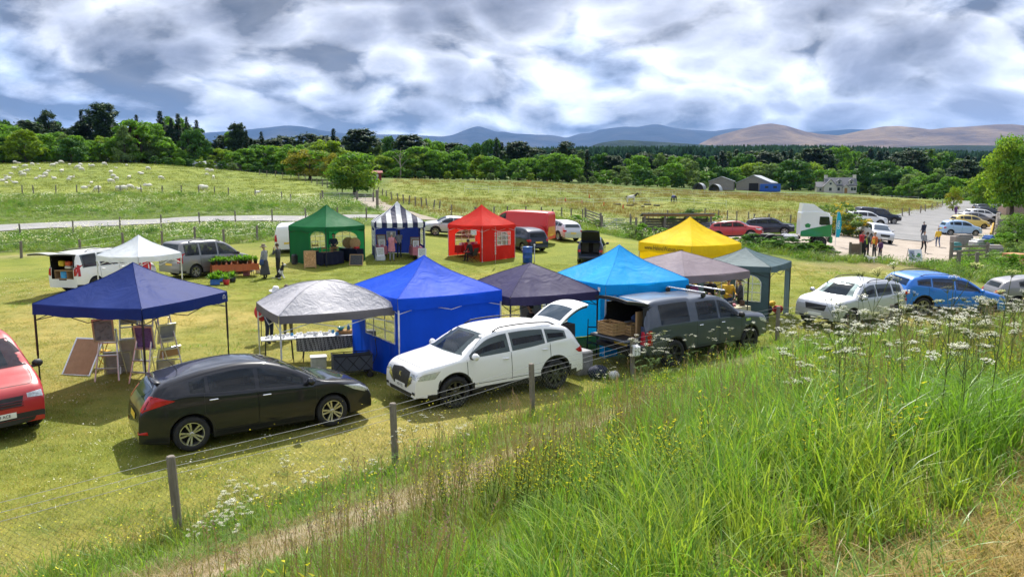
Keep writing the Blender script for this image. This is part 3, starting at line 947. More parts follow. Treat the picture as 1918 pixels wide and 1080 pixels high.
class Car:
	def __init__(self, name, spec, paint, loc, heading, label, cat, group=None, scale=(1,1,1), detail=2, roof=None, nspoke=5, twin=True, wstyle='alloy',
				 cut=None, clad=True, glassm=None, plates=True, rot3=None):
		S = SPEC[spec]; self.S = S
		self.root = empty(name, loc, heading, label, cat, group)
		self.root.scale = scale
		if rot3: self.root.rotation_euler = (rot3[0], rot3[1], heading)
		self.paint = paint
		L, W = S['L'], S['W']
		tx = [p[0] for p in S['top']]; tz = [p[1] for p in S['top']]
		bx_ = [p[0] for p in S['belt']]; bz = [p[1] for p in S['belt']]
		self.top = lambda x: pchip(tx, tz, np.asarray(x, float))
		self.belt = lambda x: np.minimum(pchip(bx_, bz, np.asarray(x, float)), self.top(x) - .035)
		axles = (S['wx'], S['wx'] - S['wb']); self.axles = axles
		r = S['r']; ra = r + .055
		# stations along the car
		st = []
		dense = np.linspace(L / 2 - .001,-L / 2 + .001,3000)
		zz = self.top(dense)
		arc = np.concatenate([[0], np.cumsum(np.hypot(np.diff(dense), np.diff(zz)))])
		stp = .055 if detail == 2 else .11
		st += list(np.interp(np.arange(0, arc[-1], stp), arc, dense)) + [dense[-1]]
		for xa in axles:
			st += [xa + ra * math.cos(t) for t in np.linspace(0, math.pi, 17 if detail == 2 else 9)]
			st += [xa + ra + .003, xa - ra - .003]
		st = sorted(set(round(float(x),4) for x in st), reverse=True)
		pf, pr = S['plan']
		def plan(x):
			w = W / 2
			x1 = L * .26; x2 = -L * .30
			if x > x1:
				t = (x - x1) / (L / 2 - x1); return w * (1 - (1 - pf) * t ** 2.6)
			if x < x2:
				t = (x2 - x) / (x2 + L / 2); return w * (1 - (1 - pr) * t ** 3)
			return w
		self.plan = plan
		V = []; rows = []
		sill = S['sill']
		for x in st:
			zt = float(self.top(x)); zb = float(self.belt(x)); w = plan(x)
			e = max(0, abs(x) - (L / 2 - .45)) / .45
			zl = sill + .06 * e
			for xa in axles:
				if abs(x - xa) <= ra + .0001:
					zl = max(zl, r + math.sqrt(max(ra * ra - (x - xa) ** 2,0)))
			zl = min(zl, zb - .06)
			def bw(z):
				return np.interp(z, [.15,.30,.50,.70,.85,1.05,1.25],[.945,.98,.998,1.0,.992,.965,.955])
			pts = [(w - .17, zl + .005),(w * .985 - .025, zl)]
			for t in (.06,.18,.34,.52,.70,.86,1.0):
				z = zl + (zb - zl) * t
				k_ = .012 if .30 < t < .9 else 0
				pts.append((w * float(bw(z)), z))
			hgt = zt - zb
			yb = pts[-1][0]
			crown = .035 + .03 * min(hgt / .5,1)
			zr = zt - min(crown, hgt * .45)
			yr = yb - S['tum'] * (zr - zb) - .05 * min(hgt / .2,1)
			for t in (.08,.3,.6,.88,1.0):
				bul = .02 * math.sin(math.pi * t) * min(hgt, .5)
				pts.append((yb + (yr - yb) * t + bul, zb + (zr - zb) * t))
			for t, dz in ((.94,.62),(.80,.88),(.55,.97),(.28,.995),(0,1.0)):
				pts.append((yr * t, zr + (zt - zr) * dz))
			rows.append((x, pts))
		k = len(rows[0][1])
		full = []
		for x, pts in rows:
			ring = [(x, -y, z) for y, z in pts] + [(x, y, z) for y, z in reversed(pts[:-1])]
			full.append(ring)
		n = len(full[0])
		for ring in full: V += ring
		Fs = {0: [],1: []}
		allf = []
		czs = S['clad']
		see = self.see = detail == 2 and glassm is None
		for i in range(len(full) - 1):
			for j in range(n - 1):
				f = (i * n + j, (i + 1) * n + j, (i + 1) * n + j + 1, i * n + j + 1)
				cx_ = sum(V[q][0] for q in f) / 4; cy_ = sum(V[q][1] for q in f) / 4; cz_ = sum(V[q][2] for q in f) / 4
				if cut and cx_ < cut[0] and abs(cy_) < cut[1] and cut[2] < cz_ < cut[3]:
					continue
				d = min(math.hypot(cx_ - xa, cz_ - r) for xa in axles)
				low = clad and (cz_ < czs or (S['clad'] > .3 and spec in ('suv', 'duster', 'pickup') and d < ra + .055) or (d < ra + .02))
				if abs(cx_) > L / 2 - .25 and spec == 'suv' and cz_ > .34: low = False
				if spec in ('mpv', 'van', 'bigvan') and cz_ > sill + .1 and abs(cx_) < L / 2 - .35 and d > ra + .02: low = False
				allf.append(f)
				if see and self.glazed([V[q] for q in f]): continue
				Fs[1 if low else 0].append(f)
		fr = tuple(range(n)); bk = tuple((len(full) - 1) * n + j for j in reversed(range(n)))
		Fs[0] += [fr]; allf += [fr]
		if not (cut and cut[2] < .6): Fs[0] += [bk]; allf += [bk]
		self.bvh = BVHTree.FromPolygons([Vector(v) for v in V], allf)
		def sub(name_, faces, m):
			used = sorted(set(i for f in faces for i in f)); mp = {q: a for a, q in enumerate(used)}
			me = mesh_from(name_, [V[q] for q in used],[tuple(mp[i] for i in f) for f in faces], m, smooth=True)
			return mobj(name_, me, self.root)
		self.body = sub('body', Fs[0], paint)
		if Fs[1]: sub('lower_cladding', Fs[1], M_trim)
		# underbody and wheel wells
		ub = MB(); ub.box(-L / 2 + .25, L / 2 - .25,-W / 2 + .24, W / 2 - .24, sill + .02, sill + .12)
		for xa in axles:
			ub.box(xa - ra - .02, xa + ra + .02,-W / 2 + .27, W / 2 - .27, sill + .1, r + ra - .02)
		ub.build('underbody', M_well, self.root)
		tm, rm = wheel_meshes(r, nspoke, twin, wstyle)
		for xa in axles:
			for sg in (-1,1):
				wl = mobj('wheel', tm, self.root, (xa, sg * (W / 2 - .125), r),(0,0,0 if sg > 0 else math.pi))
				mobj('rim', rm, wl)
		# glazing
		gm = glassm or (M_glasst if see else M_glass)
		if see: self.interior()
		for (xf, xr, sl) in S['glass']:
			self.side_glass('side_window', xf, xr, sl, gm)
		zf0 = float(self.top(S['ws'][0])) + .03; zf1 = float(self.top(S['ws'][1])) - .015
		wv = plan(.8)
		self.decal('windscreen', [(-wv * .90, zf0),(0, zf0 - .012),(wv * .90, zf0),(wv * .80,(zf0 + zf1) / 2),(wv * .69, zf1),(0, zf1 + .012),(-wv * .69, zf1),(-wv * .80,(zf0 + zf1) / 2)], 'front', M_glassw if see else M_glassl, .006)
		if S['rw'] and not cut:
			z1 = float(self.top(S['rw'][0])) - .03; z0 = float(self.top(S['rw'][1])) + .04
			if spec in ('mpv',): z0 = 1.10; z1 = 1.66
			if spec == 'van': z0 = 1.2; z1 = 1.72
			w2 = plan(-L * .45)
			self.decal('rear_window', [(-w2 * .80, z0),(w2 * .80, z0),(w2 * .70, z1),(-w2 * .70, z1)], 'rear', gm, .008)
		# door shut lines with handles
		if detail == 2:
			for (xf, xr) in S['doors']:
				for sg in ('left', 'right'):
					self.door(xf, xr, sg)
			xa_ = S['ws'][0] + .04; xb_ = L / 2 - .28
			yb_ = plan(xa_) * .80; pl_ = [(xa_ + (xb_ - xa_) * k / 9,-yb_ * (1 - .10 * (k / 9) ** 2)) for k in range(10)]
			self.shut_line('bonnet', pl_ + [(xb_ + .06,-yb_ * .80 + yb_ * 1.6 * k / 9) for k in range(10)] + [(x, -y) for x, y in pl_[::-1]], 'top')
		# lamps
		zf = float(self.belt(L / 2 - .25))
		hl = S.get('hl', [(L / 2 - .50, zf + .02),(L / 2 - .06, zf - .07),(L / 2 - .02, zf - .17),(L / 2 - .20, zf - .17),(L / 2 - .42, zf - .10)])
		for sg in ('left', 'right'):
			self.decal('headlight', hl, sg, M_lamp, .007)
			s = 1 if sg == 'left' else -1
			y1 = plan(L / 2 - .05)
			self.decal('headlight', [(s * y1 * .97, zf - .05),(s * y1 * .97, zf - .17),(s * y1 * .62, zf - .15),(s * y1 * .62, zf - .07)], 'front', M_lamp, .007)
		zr_ = float(self.belt(-L / 2 + .12))
		tl = S.get('tl') or ([(-L / 2 + .30, zr_ - .06),(-L / 2 + .02, zr_ + .02),(-L / 2 + .015, zr_ - .16),(-L / 2 + .18, zr_ - .14)] if spec in ('hatch', 'suv', 'small', 'duster') else [(-L / 2 + .20, zr_ + .18),(-L / 2 + .11, zr_ + .2),(-L / 2 + .07, zr_ - .30),(-L / 2 + .19, zr_ - .30)])
		for sg in ('left', 'right'):
			self.decal('tail_light', tl, sg, M_red, .007)
			s = 1 if sg == 'left' else -1
			y1 = plan(-L / 2 + .06)
			zz0, zz1 = min(p[1] for p in tl), max(p[1] for p in tl)
			self.decal('tail_light', [(s * y1 * .985, zz1 - .01),(s * y1 * .985, zz0),(s * y1 * .80, zz0 + .02),(s * y1 * .80, zz1 - .03)], 'rear', M_red, .007)
		# grille and plates
		self.decal('grille', [(-.42, zf - .10),(.42, zf - .10),(.36, zf - .30),(-.36, zf - .30)], 'front', M_trim, .006)
		self.decal('air_intake', [(-.60,.42),(.60,.42),(.52,.28),(-.52,.28)], 'front', M_trim, .006)
		if plates:
			self.decal('number_plate', [(-.26,.46),(.26,.46),(.26,.57),(-.26,.57)], 'front', M_platew, .014)
			if not (cut and cut[2] < .6):
				zp = .62 if spec != 'suv' else .66
				self.decal('number_plate', [(-.26, zp),(.26, zp),(.26, zp + .11),(-.26, zp + .11)], 'rear', M_platey, .014)
		# mirrors
		xm = S['ws'][0] - .30; zm = float(self.belt(xm)) + .07
		for s in (-1,1):
			m = MB(); y0 = plan(xm)
			m.m = 0; m.rbox((xm, s * (y0 + .11), zm + .02),(.14,.20,.15),.05); m.m = 1
			m.rbox((xm + .02, s * (y0 + .0), zm - .03),(.07,.14,.05),.02)
			m.build('mirror', [paint if spec not in ('van', 'bigvan', 'mpv', 'pickup') else M_trim, M_trim], self.root, True)
		if S.get('rails') and detail == 2:
			for s in (-1,1):
				xs_ = np.linspace(.25,-1.55,10)
				yr = (plan(0) * .965 - S['tum'] * (float(self.top(-.5)) - .06 - float(self.belt(-.5))) - .10)
				m = MB(); m.tube([(x, s * (yr + .01), float(self.top(x)) + (.035 if 0 < i < 9 else -.02)) for i, x in enumerate(xs_)],.017,6)
				m.build('roof_rail', M_trim, self.root, True)
	def glazed(self, q):
		S = self.S
		if all(abs(p[1]) > .45 for p in q):
			for xf, xr, _ in S['glass']:
				if all(xr + .04 < p[0] < xf - .02 and float(self.belt(p[0])) + .05 < p[2] < float(self.top(p[0])) - .13 for p in q): return True
		w0, w1 = S['ws']
		return all(w1 + .06 < p[0] < w0 - .06 and abs(p[1]) < self.plan(.8) * .60 and p[2] > float(self.top(p[0])) - .06 for p in q)
	def interior(self):
		S = self.S; zb = float(self.belt(0)); x0 = S['ws'][0]; w = S['W'] / 2
		xs = (x0 - 1.15, x0 - 2.05) if S['glass'][-1][1] < -.4 else (x0 - 1.05,)
		m = MB(); m.box(xs[-1] - .35, x0 - .05,-w + .14, w - .14, zb - .45, zb - .40); m.rbox((x0 - .32,0, zb - .14),(.42,2 * w - .30,.22),.06); m.build('dashboard', M_dark, self.root)
		for x in xs:
			for y in (-.38,.38):
				m = MB(); m.rbox((x, y, zb + .02),(.16,.48,.52),.06,0,-.18); m.rbox((x - .06, y, zb + .36),(.10,.26,.18),.04); m.rbox((x + .25, y, zb - .28),(.5,.5,.16),.05); m.build('seat', M_seat, self.root)
		m = MB(); m.tube([(x0 - .56 + .05 * math.sin(a),-.38 + .18 * math.cos(a), zb + .02 + .17 * math.sin(a)) for a in np.linspace(0,6.3,14)],.014,5); m.build('steering_wheel', M_trim, self.root)
	def shut_line(self, name, pl, side, w=.011):
		V = []; F = []
		for i, p in enumerate(pl):
			a = Vector(pl[max(i - 1,0)]); b = Vector(pl[min(i + 1, len(pl) - 1)]); t = (b - a).normalized(); n2 = Vector((-t.y, t.x)) * w / 2
			for s in (-1,1):
				h, nn = self.hit(p[0] + n2.x * s, p[1] + n2.y * s, side); V.append(h + nn * .0035)
		F = [(2 * i, 2 * i + 1,2 * i + 3,2 * i + 2) for i in range(len(pl) - 1)]
		mobj(name, mesh_from(name, V, F, M_ink), self.root)
	def hit(self, a, b, side):
		"""project a 2D point onto the body from one side"""
		if side == 'left': o, d = Vector((a, 5, b)), Vector((0,-1,0))
		elif side == 'right': o, d = Vector((a, -5, b)), Vector((0,1,0))
		elif side == 'front': o, d = Vector((8, a, b)), Vector((-1,0,0))
		elif side == 'rear': o, d = Vector((-8, a, b)), Vector((1,0,0))
		else: o, d = Vector((a, b, 6)), Vector((0,0,-1))
		h = self.bvh.ray_cast(o, d)
		if h[0] is None:
			q = {'left': Vector((a, .8, b)), 'right': Vector((a, -.8, b)), 'front': Vector((2.2, a, b)), 'rear': Vector((-2.2, a, b)), 'top': Vector((a, b, 1.5))}[side]
			h = self.bvh.find_nearest(q)
		nrm = h[1]
		if nrm.dot(d) > 0: nrm = -nrm
		return h[0], nrm
	def decal(self, name, poly, side, mat, off=.006, parent=None, rings=5, step=.07):
		pts = []
		n = len(poly)
		for i in range(n):
			a, b = Vector(poly[i]), Vector(poly[(i + 1) % n])
			m = max(1, int((b - a).length / step))
			for k in range(m): pts.append(a.lerp(b, k / m))
		c = sum(pts, Vector((0,0))) / len(pts)
		V = []; F = []
		m = len(pts)
		for q in range(rings):
			s = 1 - q / rings
			for p in pts:
				e = c + (p - c) * s
				h, nn = self.hit(e.x, e.y, side)
				V.append(h + nn * (off if q else off * .85))
		h, nn = self.hit(c.x, c.y, side); V.append(h + nn * off)
		for q in range(rings - 1):
			for i in range(m):
				j = (i + 1) % m
				F.append((q * m + i, q * m + j, (q + 1) * m + j, (q + 1) * m + i))
		for i in range(m):
			F.append(((rings - 1) * m + i, (rings - 1) * m + (i + 1) % m, rings * m))
		return mobj(name, mesh_from(name, V, F, mat, smooth=True), parent or self.root)
	def side_glass(self, name, xf, xr, slant, mat):
		xs = np.linspace(xf, xr, 15)
		lo = [(x, float(self.belt(x)) + .035) for x in xs]
		hi = []
		for x in xs:
			t = (xf - x) / (xf - xr)
			z = max(float(self.top(x)) - .115, float(self.belt(x)) + .05)
			xx = x
			hi.append((xx, z))
		for sg in ('left', 'right'):
			self.decal(name, lo + hi[::-1], sg, mat, .008)
	def door(self, xf, xr, side):
		"""dark shut line round a door, with its handle"""
		S = self.S; r = S['r']
		xs = np.linspace(xf, xr, 12)
		z0 = S['clad'] + .04
		out = [(x, z0 + .02) for x in xs]
		xw = self.axles[1]
		line = []
		def edge(x):
			zt = float(self.belt(x)) + .02
			return [(x, z) for z in np.linspace(z0, zt, 12)]
		V = []; F = []
		def stripe(pl, w):
			n0 = len(V)
			for i, p in enumerate(pl):
				a = Vector(pl[max(i - 1,0)]); b = Vector(pl[min(i + 1, len(pl) - 1)])
				t = (b - a).normalized(); nn2 = Vector((-t.y, t.x)) * w / 2
				for s in (-1,1):
					q = Vector(p) + nn2 * s
					h, nn = self.hit(q.x, q.y, side); V.append(h + nn * .0035)
			for i in range(len(pl) - 1):
				F.append((n0 + 2 * i, n0 + 2 * i + 1, n0 + 2 * i + 3, n0 + 2 * i + 2))
		rear = edge(xr)
		if abs(xr - xw) < r + .12:   # the rear door is cut round the wheel arch
			rear = []
			for z in np.linspace(z0, float(self.belt(xr)) + .02,14):
				dx = max((r + .10) ** 2 - (z - r) ** 2,0) ** .5
				rear.append((max(xr, xw + dx), z))
		stripe(edge(xf),.012); stripe(rear, .012); stripe(out, .012)
		d = mobj('door', mesh_from('door', V, F, M_ink), self.root)
		hx = xr + .16 if xr < xf else xr; hz = float(self.belt(hx)) - .10
		h, nn = self.hit(hx, hz, side)
		m = MB(); m.rbox((h.x, h.y + (.022 if side == 'left' else -.022), hz),(.17,.03,.03),.012)
		m.build('handle', getattr(self, 'handlem', None) or (M_chrome if self.paint in (P_black, P_gun) else self.paint), d, True)
def heading_of(front, rear):
	return math.atan2(front.y - rear.y, front.x - rear.x)
def place_by_wheels(fp, rp, side, spec, scale=1.0):
	"""picture points where front and rear tyres on one side touch the grass -> centre and heading.
	side: which side of the car we see (-1 right, +1 left)"""
	S = SPEC[spec]
	f, r_ = gp(*fp), gp(*rp)
	h = math.atan2(f.y - r_.y, f.x - r_.x)
	mid = (f + r_) / 2
	fwd = Vector((math.cos(h), math.sin(h),0)); left = Vector((-fwd.y, fwd.x, 0))
	mx = (S['wx'] + S['wx'] - S['wb']) / 2
	c = mid - fwd * mx * scale - left * side * (S['W'] / 2 - .12) * scale
	return c, h, (f - r_).length / (S['wb'] * scale)
def settle(c, h, L=2.7, W=1.5):
	"""height and tilt of a car standing on the slope"""
	fwd = Vector((math.cos(h), math.sin(h))); lf = Vector((-fwd.y, fwd.x))
	zf = g1(c.x + fwd.x * L / 2, c.y + fwd.y * L / 2); zr = g1(c.x - fwd.x * L / 2, c.y - fwd.y * L / 2)
	zl = g1(c.x + lf.x * W / 2, c.y + lf.y * W / 2); zrr = g1(c.x - lf.x * W / 2, c.y - lf.y * W / 2)
	return Vector((c.x, c.y, (zf + zr + zl + zrr) / 4)),(math.atan2(zl - zrr, W) , -math.atan2(zf - zr, L))
def text_mesh(s, size, name):
	cu = bpy.data.curves.new(name, 'FONT'); cu.body = s; cu.size = size; cu.align_x = 'CENTER'; cu.align_y = 'CENTER'
	cu.extrude = .0008; cu.resolution_u = 2
	o = bpy.data.objects.new(name + '_tmp', cu); col.objects.link(o)
	dg = bpy.context.evaluated_depsgraph_get()
	me = bpy.data.meshes.new_from_object(o.evaluated_get(dg))
	bpy.data.objects.remove(o); bpy.data.curves.remove(cu)
	return me
def text_obj(s, size, name, mat, parent, loc, rot, sx=1.0):
	me = text_mesh(s, size, name)
	me.materials.clear(); me.materials.append(mat)
	o = mobj(name, me, parent, loc, rot); o.scale = (sx, 1,1)
	return o
# ================================================================== the vehicles of the fair
def car_at(px, py, hdeg, name, spec, paint, label, cat='car', group=None, Y=None, xy=None, **kw):
	p = gp(px, py) if xy is None else Vector((xy[0], xy[1],0))
	c, (rx, ry) = settle(p, R(hdeg))
	return Car(name, spec, paint, c, R(hdeg), label, cat, group, rot3=(rx, ry), **kw)
# --- black hatchback in front of the navy gazebo
c, h, k = place_by_wheels((620,797),(362,843),-1, 'hatch')
c, tl_ = settle(c, h)
SPEC['hatch']['tl'] = [(-1.62,.99),(-1.72,1.02),(-2.02,1.12),(-2.10,1.06),(-2.18,.92),(-2.20,.84),(-1.98,.90)]
SPEC['hatch']['hl'] = [(1.58,.84),(1.95,.79),(2.16,.66),(2.19,.60),(2.06,.62),(1.80,.72)]
bk_ = Car('parked_hatchback', 'hatch', P_black, c, h, 'shiny black hatchback parked by the wire fence with silver door handles', 'car', 'cars parked along the wire fence', rot3=tl_, nspoke=5, twin=True)
m = MB(); m.tube([(-1.42,0,1.37),(-1.52,0,1.53),(-1.66,0,1.68)],[.008,.005,.003],6); m.build('aerial', M_trim, bk_.root)
m = MB(); m.rbox((-1.84,0,1.285),(.16,1.10,.035),.015,0,.12); m.build('spoiler', P_black, bk_.root, True)
bk_.decal('reflector', [(-.80,.42),(-.62,.42),(-.62,.48),(-.80,.48)], 'rear', M_red, .008)
bk_.decal('reflector', [(.62,.42),(.80,.42),(.80,.48),(.62,.48)], 'rear', M_red, .008)
del SPEC['hatch']['tl'], SPEC['hatch']['hl']
# --- white SUV with its tailgate up
c, h, k = place_by_wheels((852,762),(1036,728),1, 'suv')
c, tl_ = settle(c, h)
SPEC['suv']['hl'] = [(1.72,.90),(2.08,.86),(2.22,.80),(2.22,.72),(1.86,.74)]
ws_ = Car('parked_suv', 'suv', P_white, c, h, 'white SUV with raised tailgate parked by the fence beside the royal blue gazebo', 'car', 'cars parked along the wire fence', rot3=tl_, wstyle='dark', nspoke=8, twin=False, cut=(-1.80,.66,.80,1.50))
del SPEC['suv']['hl']
def boot_box(car, x0, x1, w, z0, z1, mat=M_dark):
	m = MB()
	m.quad((x0,-w, z0),(x1,-w, z0),(x1, w, z0),(x0, w, z0))
	m.quad((x1,-w, z0),(x1,-w, z1),(x1, w, z1),(x1, w, z0))
	m.quad((x0,-w, z0),(x0,-w, z1),(x1,-w, z1),(x1,-w, z0))
	m.quad((x0, w, z0),(x1, w, z0),(x1, w, z1),(x0, w, z1))
	m.quad((x0,-w, z1),(x0, w, z1),(x1, w, z1),(x1,-w, z1))
	return m.build('boot_interior', mat, car.root)
boot_box(ws_, -2.18,-1.15,.64,.78,1.48)
def tailgate(car, hinge, w, length, ang, paint, thick=.09, glass=(.08,.55), curve=.16, name='tailgate'):
	"""raised rear door: curved panel with its window, seen from outside and inside; local frame: hinge at top, panel runs backwards/upwards"""
	piv = empty(name, (hinge[0],0, hinge[1]),0, parent=car.root)
	piv.rotation_euler = (0, ang, 0)
	def P(u, v_, off):
		s = (v_ - .5) * 2
		ww = w * (1 - .10 * u)
		x = -u * length
		z = curve * math.sin(u * math.pi * .62) * 1.1 - .05 * s * s - off
		return (x + off * .2 * u, s * ww, z)
	for nm, u0, u1, v0, v1, o0, o1, mt in (('outer_panel', 0,1,0,1,0,.03, paint),('inner_panel', .02,.98,.02,.98,.035,.085, M_trim if paint != P_gun else paint),('rear_window', glass[0], glass[1],.09,.91,-.006,.0, M_glassl)):
		m = MB()
		m.sheet(lambda a, b: P(u0 + (u1 - u0) * a, v0 + (v1 - v0) * b, o0),10,8)
		m.sheet(lambda a, b: P(u0 + (u1 - u0) * a, v0 + (v1 - v0) * (1 - b), o1),10,8)
		for b in (0,1):
			m.sheet(lambda a, q: P(u0 + (u1 - u0) * (a if b else 1 - a), v0 + (v1 - v0) * b, o0 + (o1 - o0) * q),10,1)
			m.sheet(lambda a, q: P(u0 + (u1 - u0) * b, v0 + (v1 - v0) * (a if not b else 1 - a), o0 + (o1 - o0) * q),8,1)
		m.build(nm, mt, piv, True)
	return piv
tailgate(ws_, (-1.72,1.54),.61,1.0, R(11), P_white, glass=(.10,.56), curve=.22)
m = MB(); m.rbox((-1.86,0,1.53),(.30,1.16,.05),.02,0,.25); m.build('spoiler', P_white, ws_.root, True)
# diamond grille with bright surround and the number plate
ws_.decal('grille', [(-.44,.86),(0,.90),(.44,.86),(.48,.72),(.34,.50),(-.34,.50),(-.48,.72)], 'front', M_trim, .010)
ws_.decal('grille_wing', [(.46,.74),(.60,.80),(.60,.66),(.38,.52),(.36,.50)], 'front', M_chrome, .012)
ws_.decal('grille_wing', [(-.46,.74),(-.60,.80),(-.60,.66),(-.38,.52),(-.36,.50)], 'front', M_chrome, .012)
ws_.decal('splitter', [(-.70,.30),(.70,.30),(.66,.34),(-.66,.34)], 'front', M_alloy, .014)
for s in (-1,1):
	ws_.decal('fog_light', [(s * .62,.40),(s * .76,.40),(s * .76,.46),(s * .62,.46)], 'front', M_trim, .012)
hp, nn_ = ws_.hit(0,.75, 'front')
text_obj('K', .16, 'badge', M_chrome, ws_.root, hp + nn_ * .016,(R(80),0, R(90)))
hp, nn_ = ws_.hit(0,.51, 'front')
text_obj('HJ23 YZJ', .085, 'plate_lettering', M_ink, ws_.root, hp + nn_ * .018,(R(90),0, R(90)),.9)
# --- dark pickup with a canopy, hatch and tailgate open
SPEC['pickup']['tl'] = [(-2.50,1.12),(-2.38,1.12),(-2.38,.74),(-2.56,.74)]
c, h, k = place_by_wheels((1394,656),(1263,686),-1, 'pickup')
c, tl_ = settle(c, h)
pk_ = Car('parked_pickup', 'pickup', P_gun, c, h, 'dark grey pickup truck with hard canopy, its rear hatch and tailgate open', 'pickup truck', 'cars parked along the wire fence', rot3=tl_, nspoke=6, twin=False, cut=(-2.22,.70,.86,1.70), clad=True, wstyle='dark')
bb = boot_box(pk_, -2.56,-.80,.70,.88,1.72)
m = MB(); m.rbox((-2.62 - .26,0,.86),(.54,1.42,.07),.02); m.build('tailgate', P_gun, pk_.root)
m = MB(); m.rbox((-2.62 - .26,0,.90),(.46,1.30,.02),.005); m.build('tailgate_liner', M_trim, pk_.root)
tailgate(pk_, (-2.28,1.83),.70,.80, R(8), M_trim, glass=(.12,.9), curve=.04, name='canopy_hatch')
for x in (-.15,.70):
	m = MB(); m.m = 0; m.tube([(x, -.74,1.93),(x, .74,1.93)],.022,8); m.m = 1
	for s in (-1,1): m.rbox((x, s * .66,1.86),(.16,.10,.13),.03)
	m.build('roof_bar', [M_chrome, M_trim], pk_.root)
text_obj('4x4', .15, 'badge', M_alloy, pk_.root, (-2.06,-.935,1.02),(R(88),0,0),1.25)
m = MB(); m.rbox((-2.72,0,.56),(.12,1.7,.14),.03); m.build('rear_bumper', M_trim, pk_.root)
for s in (-1,1):
	pk_.decal('side_vent', [(1.50,.98),(1.72,.98),(1.72,1.06),(1.50,1.06)], 'right' if s < 0 else 'left', M_chrome, .01)
# --- red panel van at the left edge
c = Vector((-11.67,15.36,0)); h = R(-38)
c, tl_ = settle(c, h, 3.1)
SPEC['van']['hl'] = [(1.92,.99),(2.12,.96),(2.30,.80),(2.33,.66),(2.12,.70),(1.98,.82)]
rv_ = Car('parked_van', 'van', P_redp, c, h, 'red panel van nosing in at the left edge of the field', 'van', None, rot3=tl_, nspoke=5, twin=False)
del SPEC['van']['hl']
hp, nn_ = rv_.hit(0,.515, 'front')
text_obj('SV08 ACE', .085, 'plate_lettering', M_ink, rv_.root, hp + nn_ * .018,(R(90),0, R(90)),.9)
for q in (.66,.71,.76):
	rv_.decal('grille_bar', [(-.40, q),(.40, q),(.40, q + .022),(-.40, q + .022)], 'front', P_maroon, .014)
# --- people carriers by the lane
wm_ = car_at(0,0,70, 'parked_people_carrier', 'mpv', P_white, 'white people carrier with its big rear door raised, half behind the navy gazebo', 'car', 'cars parked among the stalls', xy=(-18.5,33.9), cut=(-1.95,.66,.62,1.66), wstyle='dark')
boot_box(wm_, -2.17,-1.0,.66,.60,1.68)
tailgate(wm_, (-2.02,1.76),.70,1.22, R(3), P_white, glass=(.10,.55), curve=.05)
for nm, cpos, sz, cl in (('yellow_tub', (-1.95,.22,1.30),(.22,.28,.24),(.75,.55,.04)),('red_tub', (-1.95,-.18,1.30),(.22,.30,.20),(.65,.10,.04)),('white_tub', (-1.95,-.18,1.14),(.26,.34,.12),(.75,.75,.75))):
	m = MB(); m.rbox(cpos, sz, .04); b = m.build('storage_tub', plain('plastic_' + nm, cl, .4), None)
	b.matrix_world = wm_.root.matrix_basis.copy()
	tag(b, {'yellow_tub': 'yellow plastic tub in the open boot of the white people carrier', 'red_tub': 'red plastic tub stacked on a white one in the open white car', 'white_tub': 'white plastic tub under the red one in the open white car'}[nm], 'tub')
M_pine = timber('pine_wood', (.42,.27,.13),.3)
m = MB()
m.box(-2.10,-1.70,-.55,.55,.62,.66); m.box(-2.10,-1.70,-.55,.55,.98,1.02)
for y in (-.55,-.18,.2,.53): m.box(-2.10,-1.70, y, y + .03,.66,.98)
b = m.build('wooden_shelf', M_pine, None); b.matrix_world = wm_.root.matrix_basis.copy(); tag(b, 'low pine shelf unit filling the boot of the white people carrier', 'shelf')
m = MB(); m.box(-2.14,-1.85,-.14,.16,.68,.95); b = m.build('storage_crate', plain('sky_blue_plastic', (.03,.30,.65),.4), None); b.matrix_world = wm_.root.matrix_basis.copy(); tag(b, 'sky blue crate on the pine shelf in the white car boot', 'crate')
gm_c = gp(366,520)
car_at(0,0,58, 'parked_people_carrier', 'mpv', P_grey, 'bronze grey people carrier with roof rails behind the white gazebo', 'car', 'cars parked among the stalls', xy=(gm_c.x + .02, gm_c.y + 1.55))
wv = at(536,480,47.5)
car_at(0,0,100, 'parked_van', 'mpv', P_white, 'white delivery van with blank rear doors behind the green gazebo', 'van', 'cars parked among the stalls', xy=(wv.x - .2, wv.y + 2.2), glassm=P_white)
car_at(843,441,-168, 'parked_crossover', 'suv', P_silver, 'silver crossover facing left behind the striped gazebo', 'car', 'cars parked among the stalls', detail=2, scale=(.95,.97,.97))
car_at(978,466,122, 'parked_hatchback', 'small', P_navy, 'dark navy car with yellow rear plate beside the red gazebo', 'car', 'cars parked among the stalls', scale=(1.15,1.08,1.05))
pv_ = car_at(972,452,158, 'delivery_van', 'bigvan', P_redv, 'tall red delivery van with yellow and red rear chevrons behind the red gazebo', 'van', None, wstyle='dark', scale=(.95,1,1))
# chevron marking on its rear: alternate slanting bars
for i in range(-4,5):
	for s in (-1,1):
		y0 = s * (.03 + .24 * abs(i)) if i >= 0 else None
		if y0 is None: continue
		b_ = [(y0,.62),(y0 + s * .12,.62),(y0 + s * .12 + s * -.45,1.32),(y0 - s * .45,1.32)]
		b_ = [(min(max(a, -.92),.92), z) for a, z in b_]
		b_ = [(a if a * s > .02 else s * .02, z) for a, z in b_]
		pv_.decal('chevron_bar', b_, 'rear', M_platey, .010, rings=3, step=.2)
car_at(1046,447,118, 'parked_suv', 'suv', P_silver, 'silver SUV seen from behind, right of the red delivery van', 'car', 'cars parked among the stalls', scale=(.97,.97,.98))
bo = gp(1112,492)
bc_ = car_at(0,0,80, 'parked_hatchback', 'small', P_navy, 'small black car with its tailgate up behind the turquoise gazebo', 'car', 'cars parked among the stalls', xy=(bo.x, bo.y + 1.2), cut=(-1.45,.58,.60,1.32))
boot_box(bc_, -1.80,-.9,.56,.58,1.30)
